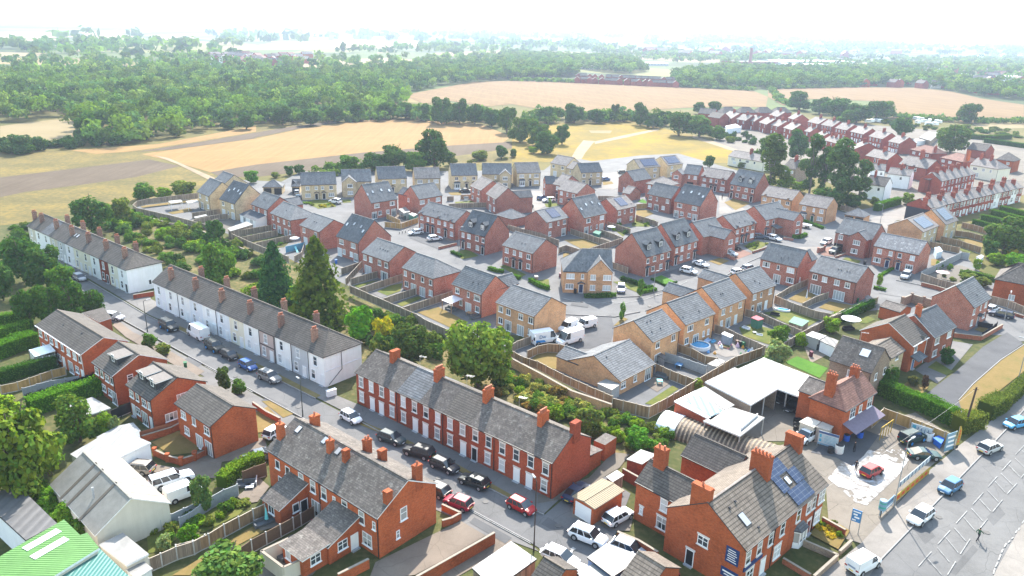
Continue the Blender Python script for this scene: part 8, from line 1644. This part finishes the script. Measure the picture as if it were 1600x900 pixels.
banner(P('f3',728,180),P('f3',785,160),.2,3.0,'tall blue and white banner leaning at the fence end',BLB,strips=[(.1,.9,2.2,2.5,WHT),(.2,.8,1.5,1.8,WHT),(.1,.9,.8,1.1,WHT)])
# blue board sign by the garden
o=banner(P('f3',172,640),P('f3',225,660),1.6,3.2,'blue sign with white writing on two posts by the walled garden',plain('sign_blue',(.06,.20,.42),.5),strips=[(.1,.9,2.85,3.0,WHT),(.15,.6,2.45,2.65,WHT),(.3,.85,2.1,2.3,WHT),(.1,.5,1.75,1.9,WHT)],name='sign_board')
# feather flag
p=G(*P('f3',790,168));o=empty('feather_flag',p,.5,'yellow feather flag with red lettering beside the hedge','flag');m=MB();m.cyl((0,0,0),(0,0,3.9),.035,n=6);m.build('pole',STEEL,o);m=MB();pr=[(0,.9),(.75,.9),(.85,2.4),(.7,3.3),(.35,3.85),(0,3.95)];m.prism([(x,-.02,z) for x,z in pr],(0,.04,0));m.build('banner',YEL,o);m=MB();m.prism([(0,-.022,.3),(.7,-.022,.3),(.75,-.022,.9),(0,-.022,.9)],(0,.044,0));m.build('banner_foot',DARKF,o)
m=MB()
for i in range(5):m.box(.25,.55,-.03,-.022,1.3+i*.42,1.55+i*.42)
m.build('lettering',RED,o)
# advertising column
p=G(*P('f3',357,560));o=empty('sign_column',p,0,'small round blue and green advertising column at the yard entrance','sign');m=MB();m.cyl((0,0,0),(0,0,1.2),.06,n=8);m.build('pole',POLEW,o);m=MB();m.cyl((0,0,1.2),(0,0,2.5),.42,n=14);m.build('drum',BLB,o);m=MB();m.cyl((0,0,1.5),(0,0,1.75),.43,n=14);m.cyl((0,0,2.1),(0,0,2.3),.43,n=14);m.build('bands',plain('teal_band',(.05,.3,.25),.5),o)
# container, barrels, tank, yellow play frame, awning
rt,q,o=poly3('storage_container','low cream storage container beside the hip roofed house',PP('m5',65,290,165,232,320,290,240,360),2.5,.15,plain('cream_panel',(.55,.50,.42),.7),None,plain('cream_panel',(.55,.50,.42),.7),cat='container');rt,q,o=poly3('storage_container','second grey brown container behind the price banner',PP('m5',260,350,335,290,470,345,420,395),2.5,.15,plain('grey_brown',(.36,.32,.28),.7),None,plain('grey_brown',(.36,.32,.28),.7),cat='container')
root,L,D,e,r=HOUSES['E70'];m=MB();m.slab([(.3,-1.9,2.3),(L - .3,-1.9,2.3),(L - .3,.22,3.1),(.3,.22,3.1)],.08);m.build('awning',plain('awning_plum',(.16,.13,.17),.8),root)
m=MB()
for i in range(5):m.box(L - 4.2+i*.9,L - 4.12+i*.9,-3.2,-3.1,0,2.2)
m.box(L - 4.3,L - .4,-3.2,-3.1,2.1,2.2);tag_o=m.build('display_rack',YEL,None);tag_o.matrix_world=root.matrix_basis.copy();tag(tag_o,'yellow painted rack under the shop awning','rack')
m=MB();m.box(-.9,.9,-.05,.05,.4,2.2);p=G(*P('m5',780,400));ob=m.build('yellow_board',YEL,None,loc=p,rot=(0,0,.5));tag(ob,'yellow board standing in front of the shop awning','board');m=MB();m.box(-.35,.35,-.06,-.05,1.2,1.9);m.build('panel',WHT,ob)
def barrel(x,y,c,label,h=1.0,r=.42,base=0):
    p=G(x,y);m=MB();m.cyl((0,0,0),(0,0,h),r,n=14)
    for z in (.3,.6,.95):m.cyl((0,0,h*z - .03),(0,0,h*z+.03),r+.02,n=14)
    o=m.build('barrel',plain('plastic_%d' % int(x),c,.5),None,loc=p);tag(o,label,'barrel');m=MB();m.cyl((0,0,h),(0,0,h+.05),r*.9,n=14);m.build('lid',TRIM,o)
barrel(1322,689,(.02,.10,.45),'blue barrel under the yellow board');barrel(1343,684,(.02,.10,.45),'second blue barrel beside the wash hose');barrel(1310,708,(.7,.69,.64),'white tank in front of the price banner',1.3,.6);barrel(1450,688,(.72,.72,.72),'white water tank next to the raised bonnet',1.3,.6);barrel(1445,678,(.12,.05,.16),'dark purple drum behind the white tank',1.4,.4);barrel(1297,708,(.03,.03,.03),'black drum left of the white tank',.9)
rt,q,o=poly3('tarpaulin_stack','heap of goods under a blue tarpaulin by the feather flag',PP('m6',585,330,650,300,720,340,680,400),1.0,.3,plain('tarp_blue',(.03,.14,.50),.6),None,plain('tarp_blue',(.03,.14,.50),.6),cat='tarpaulin')
rng2=random.Random(5)
for i in range(9):p=G(*P('m5',20+(i % 3)*28,300+(i//3)*45));m=MB();m.cyl((0,0,0),(0,0,.22),.34,n=14);m.cyl((0,0,.23),(0,0,.45),.33,n=14);m.cyl((0,0,.46),(0,0,.68),.34,n=14);o=m.build('tyre_stack',TYRE,None,loc=p);tag(o,'stack of black tyres beside the cream container','tyres','stacks of tyres')
# people
def person(p,ang,top,trs,label,step=.25,arm=.5):
    """walking or standing adult grown on a joint skeleton"""
    V=[(0,0,.95),(0,.0,1.22),(0,.0,1.42),(0,.01,1.52),(0,.02,1.64),(-.09,0,.90),(-.10,step*.45,.50),(-.10,step*.55 - .12,.08),(-.10,step*.55+.08,.05),(.09,0,.90),(.10,-step*.30,.50),(.10,-step*.75,.10),(.10,-step*.75+.18,.05),(-.20,0,1.40),(-.25,-step*.5,1.14),(-.23,-step*.3+arm*.2,.92),(.20,0,1.40),(.25,step*.5,1.14),(.23,step*.7+arm*.2,.95)]
    E_=[(0,1),(1,2),(2,3),(3,4),(0,5),(5,6),(6,7),(7,8),(0,9),(9,10),(10,11),(11,12),(2,13),(13,14),(14,15),(2,16),(16,17),(17,18)]
    R=[.15,.14,.15,.055,.085,.10,.07,.05,.045,.10,.07,.05,.045,.07,.05,.035,.07,.05,.035]
    me=bpy.data.meshes.new('person');me.from_pydata(V,E_,[]);o=bpy.data.objects.new('person',me);COL.objects.link(o);o.location=(p.x,p.y,.12);o.rotation_euler=(0,0,ang);md=o.modifiers.new('skin','SKIN')
    for i,k in enumerate(me.skin_vertices[0].data):k.radius=(R[i],R[i]*(.75 if i<3 else 1));k.use_root=(i==0)
    sb=o.modifiers.new('subd','SUBSURF');sb.levels=1;sb.render_levels=1
    m=N('clothes_%s' % label.split()[0]);sx=m.n('ShaderNodeSeparateXYZ');m.l(m.coord(),sx.inputs[0]);c=m.mix(m.math('GREATER_THAN',sx.outputs[2],.98),trs,top);c=m.mix(m.math('GREATER_THAN',sx.outputs[2],1.49),c,(.50,.30,.22));c=m.mix(m.math('LESS_THAN',sx.outputs[2],.09),c,(.02,.02,.02));me.materials.append(m.fin(c,.9));tag(o,label,'person')
    h=MB();n=8
    for k in range(5):
        z0_,z1_=1.60+k*.035,1.60+(k+1)*.035;h.cyl((0,-.01,z0_),(0,-.01,z1_),.098*math.cos(max(0,k - 1)*.35),.098*math.cos(k*.35),n=10)
    h.build('hair',plain('hair_dark',(.03,.02,.015),.8),o);return o
person(G(1527,846),-1.2,(.05,.10,.06),(.02,.02,.03),'pedestrian in a dark green top and shorts walking across the main road',.5)
person(G(1336,738),2.6,(.02,.02,.025),(.02,.02,.03),'man in black with bare forearms beside the foam covered car',.2);person(G(*P('m5',705,655)),.6,(.02,.02,.022),(.015,.015,.02),'worker in black standing in the shade near the blue barrels',.15);person(G(1128,312),0,(.03,.03,.04),(.02,.02,.03),'tiny figure on the pale drive between the tall red houses',.2)
# garden things
def pool(c,x,y,rx,ry,h,water,label,rz=0.0):
    p=G(*P(c,x,y));o=empty('paddling_pool',p,rz,label,'pool');n=20;m=MB();pts=[(math.cos(2*math.pi*k/n),math.sin(2*math.pi*k/n)) for k in range(n)]
    for k in range(n):
        a,b=pts[k],pts[(k+1) % n]
        m.poly([(a[0]*rx,a[1]*ry,0),(b[0]*rx,b[1]*ry,0),(b[0]*rx,b[1]*ry,h),(a[0]*rx,a[1]*ry,h)]);m.poly([(a[0]*rx,a[1]*ry,h),(b[0]*rx,b[1]*ry,h),(b[0]*rx*.86,b[1]*ry*.86,h),(a[0]*rx*.86,a[1]*ry*.86,h)])
    m.build('rim',water if h<.4 else WHT,o);m=MB();m.poly([(a*rx*.87,b*ry*.87,h*.8) for a,b in pts]);m.build('water',plain('pool_water',(.05,.30,.55),.05,.6),o)
pool('k4',400,325,1.9,1.9,.7,plain('pool_blue',(.02,.25,.6),.4),'round bright blue paddling pool beside the brown fence');m_=[o for o in COL.objects if o.name=='rim'][0];m_.data.materials[0]=plain('pool_blue',(.02,.25,.6),.4);pool('k5',465,345,1.6,.75,.5,WHT,'white and blue inflatable pool on the lawn by the fence',-.45)
def lounge(c,x,y,rz,mat,label,name='garden_sofa',cat='garden sofa',s=1.0):
    o=empty(name,G(*P(c,x,y)),rz,label,cat);o.scale=(s,s,s);m=MB();m.box(-1.1,1.1,-.4,.4,.1,.4);m.build('seat',mat,o);m=MB();m.box(-1.1,1.1,.3,.45,.4,.85);m.build('backrest',mat,o)
    for sx_ in (-1,1):m=MB();m.box(sx_*1.1 - .09,sx_*1.1+.09,-.4,.45,.1,.6);m.build('armrest',mat,o)
def table(c,x,y,rz,mat,label,rx=.7,ry=.45,h=.72,name='garden_table'):
    o=empty(name,G(*P(c,x,y)),rz,label,'table');m=MB();m.box(-rx,rx,-ry,ry,h - .06,h);m.build('tabletop',mat,o)
    for sx_ in (-1,1):
        for sy in (-1,1):m=MB();m.box(sx_*rx*.85 - .04,sx_*rx*.85+.04,sy*ry*.8 - .04,sy*ry*.8+.04,0,h - .06);m.build('leg',mat,o)
GF=plain('sofa_grey',(.10,.105,.11),.9);GL_=plain('cushion_pale',(.55,.56,.57),.9);TEAK=plain('teak',(.36,.20,.10),.7);TRQ=plain('turquoise',(.15,.55,.55),.6)
lounge('b3',395,375,.2,GF,'dark corner sofa with pale cushions behind the long brick house');lounge('b3',440,355,-1.3,GL_,'pale garden sofa beside the dark corner sofa',s=.8);table('b3',415,385,.2,GL_,'low pale table between the two garden sofas',.5,.5,.4);lounge('j2',180,640,-.7,GF,'dark sofa under the patio awning');table('j2',405,700,-.6,TEAK,'teak table on the grey patio');lounge('j2',470,735,.8,GF,'grey sofa at the corner of the grey patio')
lounge('l7',250,230,-.6,GF,'dark sofa on the bungalow terrace');table('l7',228,300,0,TRQ,'small turquoise table on the bungalow terrace',.45,.45);table('l7',455,110,-.6,plain('blue_table',(.12,.25,.42),.6),'blue garden table in the pale panelled garden',.6,.6);lounge('b3',500,600,.7,GF,'pair of dark sun loungers at the turquoise parasol','sun_lounger','sun lounger');lounge('b3',590,790,-.7,GF,'dark sofa in the rendered courtyard');table('b3',690,770,.3,GL_,'white slab table in the rendered courtyard',.9,.7)
lounge('k4',940,110,-.9,GL_,'white sun lounger on the sunny lawn beside the red roofed shed','sun_lounger','sun lounger',.7);lounge('k4',1100,185,-.5,GL_,'white garden chair in the middle of the sunny lawn','garden_chair','chair',.5);table('k4',1040,160,0,GL_,'small white table on the sunny lawn',.3,.3,.4);lounge('k5',380,400,-.4,TRIM,'black rattan sofa near the inflatable pool',s=.8);lounge('k5',930,800,-.5,TRIM,'black folding loungers on the tan yard','sun_lounger','sun lounger',.8)
lounge('k4',490,265,.9,plain('blue_cushion',(.35,.45,.60),.8),'blue grey sun lounger near the round pool','sun_lounger','sun lounger',.8);lounge('k4',560,265,.9,plain('blue_mat',(.10,.35,.55),.8),'bright blue lounger mat near the round pool','sun_lounger','sun lounger',.6);lounge('h1',920,800,.1,GL_,'long white table bench behind the hip roofed house','garden_bench','bench',.9)
# parasols and awnings
def parasol(c,x,y,h,r,mat,label,closed=False):
    o=empty('parasol',G(*P(c,x,y)),0,label,'parasol');m=MB();m.cyl((0,0,0),(0,0,h),.03,n=6);m.build('pole',STEEL,o);m=MB()
    if closed:m.cyl((0,0,.7),(0,0,h),.22,.04,10)
    else:m.cyl((0,0,h - .45),(0,0,h),r,.06,10,caps=False);m.cyl((0,0,h - .47),(0,0,h - .45),r,r,10)
    m.build('canopy',mat,o)
parasol('i1',608,470,2.3,1.3,GL_,'round cream parasol above the blue fence');parasol('k5',745,225,2.6,.4,GL_,'folded white parasol on the left patio door lawn',True);parasol('k6',205,540,2.4,1.9,plain('white_canvas',(.8,.8,.8),.8),'large white parasol over dark garden seats');parasol('b3',515,595,2.2,.35,TRQ,'folded turquoise parasol by the sun loungers',True);parasol('i5',560,400,2.2,1.2,GL_,'white parasol in the garden beside the green tent');parasol('k7',230,270,2.2,1.5,plain('pink_canvas',(.62,.42,.42),.8),'faded pink parasol in the terraced garden')
lounge('k6',190,570,.3,TRIM,'black seats under the large white parasol');
root,L,D,e,r=HOUSES['E45'];m=MB();m.slab([(.4,-3.0,2.3),(3.4,-3.0,2.3),(3.4,.2,2.6),(.4,.2,2.6)],.06);aw=m.build('patio_awning',plain('awning_clear',(.62,.58,.60),.3),root)
m=MB();m.box(.45,.57,-2.95,-2.83,0,2.25);m.box(3.23,3.35,-2.95,-2.83,0,2.25);m.build('awning_posts',TEAK,aw)
o=empty('garden_slide',G(*P('i1',640,560)),2.2,'aqua plastic slide beside the blue fence','slide');m=MB();m.prism([(0,-.25,0),(.3,-.25,.1),(1.6,-.25,1.2),(1.9,-.25,1.2),(1.9,-.25,1.1),(1.65,-.25,1.1)],(0,.5,0));m.build('chute',plain('aqua',(.25,.62,.62),.4),o);m=MB();m.box(1.8,1.9,-.25,.25,0,1.6);m.build('ladder',plain('aqua',(.25,.62,.62),.4),o)
def bin_(c,x,y,rz,col,label,group='wheelie bins'):
    o=empty('wheelie_bin',G(*P(c,x,y)),rz,label,'bin',group);m=MB();m.prism([(-.24,-.24,.06),(.24,-.24,.06),(.24,.24,.06),(-.24,.24,.06)],(0,0,.9));m.build('body',col,o);m=MB();m.slab([(-.28,-.28,1.0),(.28,-.28,1.0),(.28,.30,1.08),(-.28,.30,1.08)],.06);m.build('lid',col,o);m=MB();m.cyl((-.26,.22,.1),(.26,.22,.1),.1,n=8);m.build('wheels',TYRE,o)
BG=plain('bin_green',(.03,.14,.06),.6);BB=plain('bin_black',(.02,.02,.022),.6);BM=plain('bin_maroon',(.12,.02,.04),.6);BBL=plain('bin_blue',(.03,.12,.40),.6);BBR=plain('bin_brown',(.12,.06,.04),.6)
for c,x,y,col,lab in (('b2',38,505,BG,'green wheelie bin standing at the kerb by the tan roof'),('k4',835,300,BBR,'brown wheelie bin against the dark fence'),('k4',872,308,BB,'black wheelie bin between the brown and the green ones'),('k4',908,318,BG,'green wheelie bin against the dark fence'),('j3',565,400,BM,'maroon wheelie bin left of the buff corner house'),('b3',790,620,BM,'maroon bin by the dark panel fence'),('b3',750,690,BB,'black barbecue shaped bin in the narrow yard'),('j7',80,700,BB,'black bin beside the patchy roofed semis'),('j7',520,760,BB,'black bin right of the navy doors'),('j3',740,590,BB,'black bin beside the navy front door of the buff house'),('j6',640,720,BG,'dark green bin behind the patio door semis'),('j6',1040,770,BG,'green bin beside the right hand patio door'),('k5',800,880,BM,'maroon bin on the tan yard by the summer house'),('i1',1090,690,BBL,'blue box bin behind the tall skylight house'),('a3',870,430,BBL,'blue crate bin beside the corrugated workshop')):bin_(c,x,y,.4,col,lab,None)
o=empty('dog_kennel',G(*P('h3',1095,560)),.3,'white wooden dog kennel on the strip of lawn','kennel');m=MB();gable_body(m,MB(),0,1.3,0,1.2,.9,1.5);m.build('wall',WHT,o);m2=MB();gable_body(None,m2,-.1,1.4,-.1,1.3,.9,1.5,th=.05);m2.build('roof',[SH_FLAT,FASCW,SH_FLAT],o)
o=empty('white_cabinet',G(*P('b2',893,672)),.7,'white cabinet at the corner of the white end house','cabinet');m=MB();m.box(-.75,.75,-.3,.3,0,1.1);m.build('body',WHT,o);m=MB();m.box(-.8,.8,-.35,.35,1.1,1.16);m.build('lid',GL_,o)
for i in range(6):p=G(*P('i2',780+i*36,342 - i*7));m=MB();m.cyl((0,0,0),(0,0,.75),.09,.07,8);ob=m.build('bollard',BB,None,loc=p);tag(ob,'short dark bollard in the row at the end of the small car park','bollard','bollards at the car park');m=MB();m.cyl((0,0,.75),(0,0,.8),.1,n=8);m.build('cap',GL_,ob)
TOY=[plain('toy_%d' % i,c,.5) for i,c in enumerate(((.6,.2,.25),(.6,.3,.05),(.65,.45,.55),(.2,.45,.2),(.1,.3,.6),(.7,.7,.7)))]
for i,(x,y) in enumerate(((730,345),(575,400),(840,315),(935,365),(975,375),(1010,370),(680,300),(720,290),(630,295),(880,395),(500,385),(650,330),(770,300),(905,330))):
    p=G(*P('k4',x,y));m=MB();s=.2+.12*(i % 3);m.cyl((0,0,0),(0,0,s),s,s*.7,9);m.cyl((0,0,s),(0,0,s*1.8),s*.5,s*.3,8);ob=m.build('garden_toy',TOY[i % 6],None,loc=p);tag(ob,'small coloured toy lying in the toy filled garden','toy','toys in the garden')
o=empty('planter_bed',G(*P('k4',690,325)),-.4,'raised timber planter in the toy filled garden','planter');m=MB();m.box(-1,1,-.5,.5,0,.4);m.build('box',TEAK,o);m=MB();m.box(-.9,.9,-.4,.4,.4,.42);m.build('soil',GR_ROUGH,o)
# haze over the whole view
m=MB();m.box(-16000,16000,-300,26000,-60,80);hz=m.mesh('haze',[])
hm=bpy.data.materials.new('haze_air');hm.use_nodes=True;t_=hm.node_tree;t_.nodes.clear();ou=t_.nodes.new('ShaderNodeOutputMaterial');pv=t_.nodes.new('ShaderNodeVolumePrincipled')
pv.inputs['Color'].default_value=(.50,.60,.80,1);pv.inputs['Density'].default_value=HAZE_D;pv.inputs['Anisotropy'].default_value=0.35;t_.links.new(pv.outputs[0],ou.inputs['Volume']);hz.materials.append(hm)
tag(link('haze',hz),'pale summer haze over the land',kind='stuff')
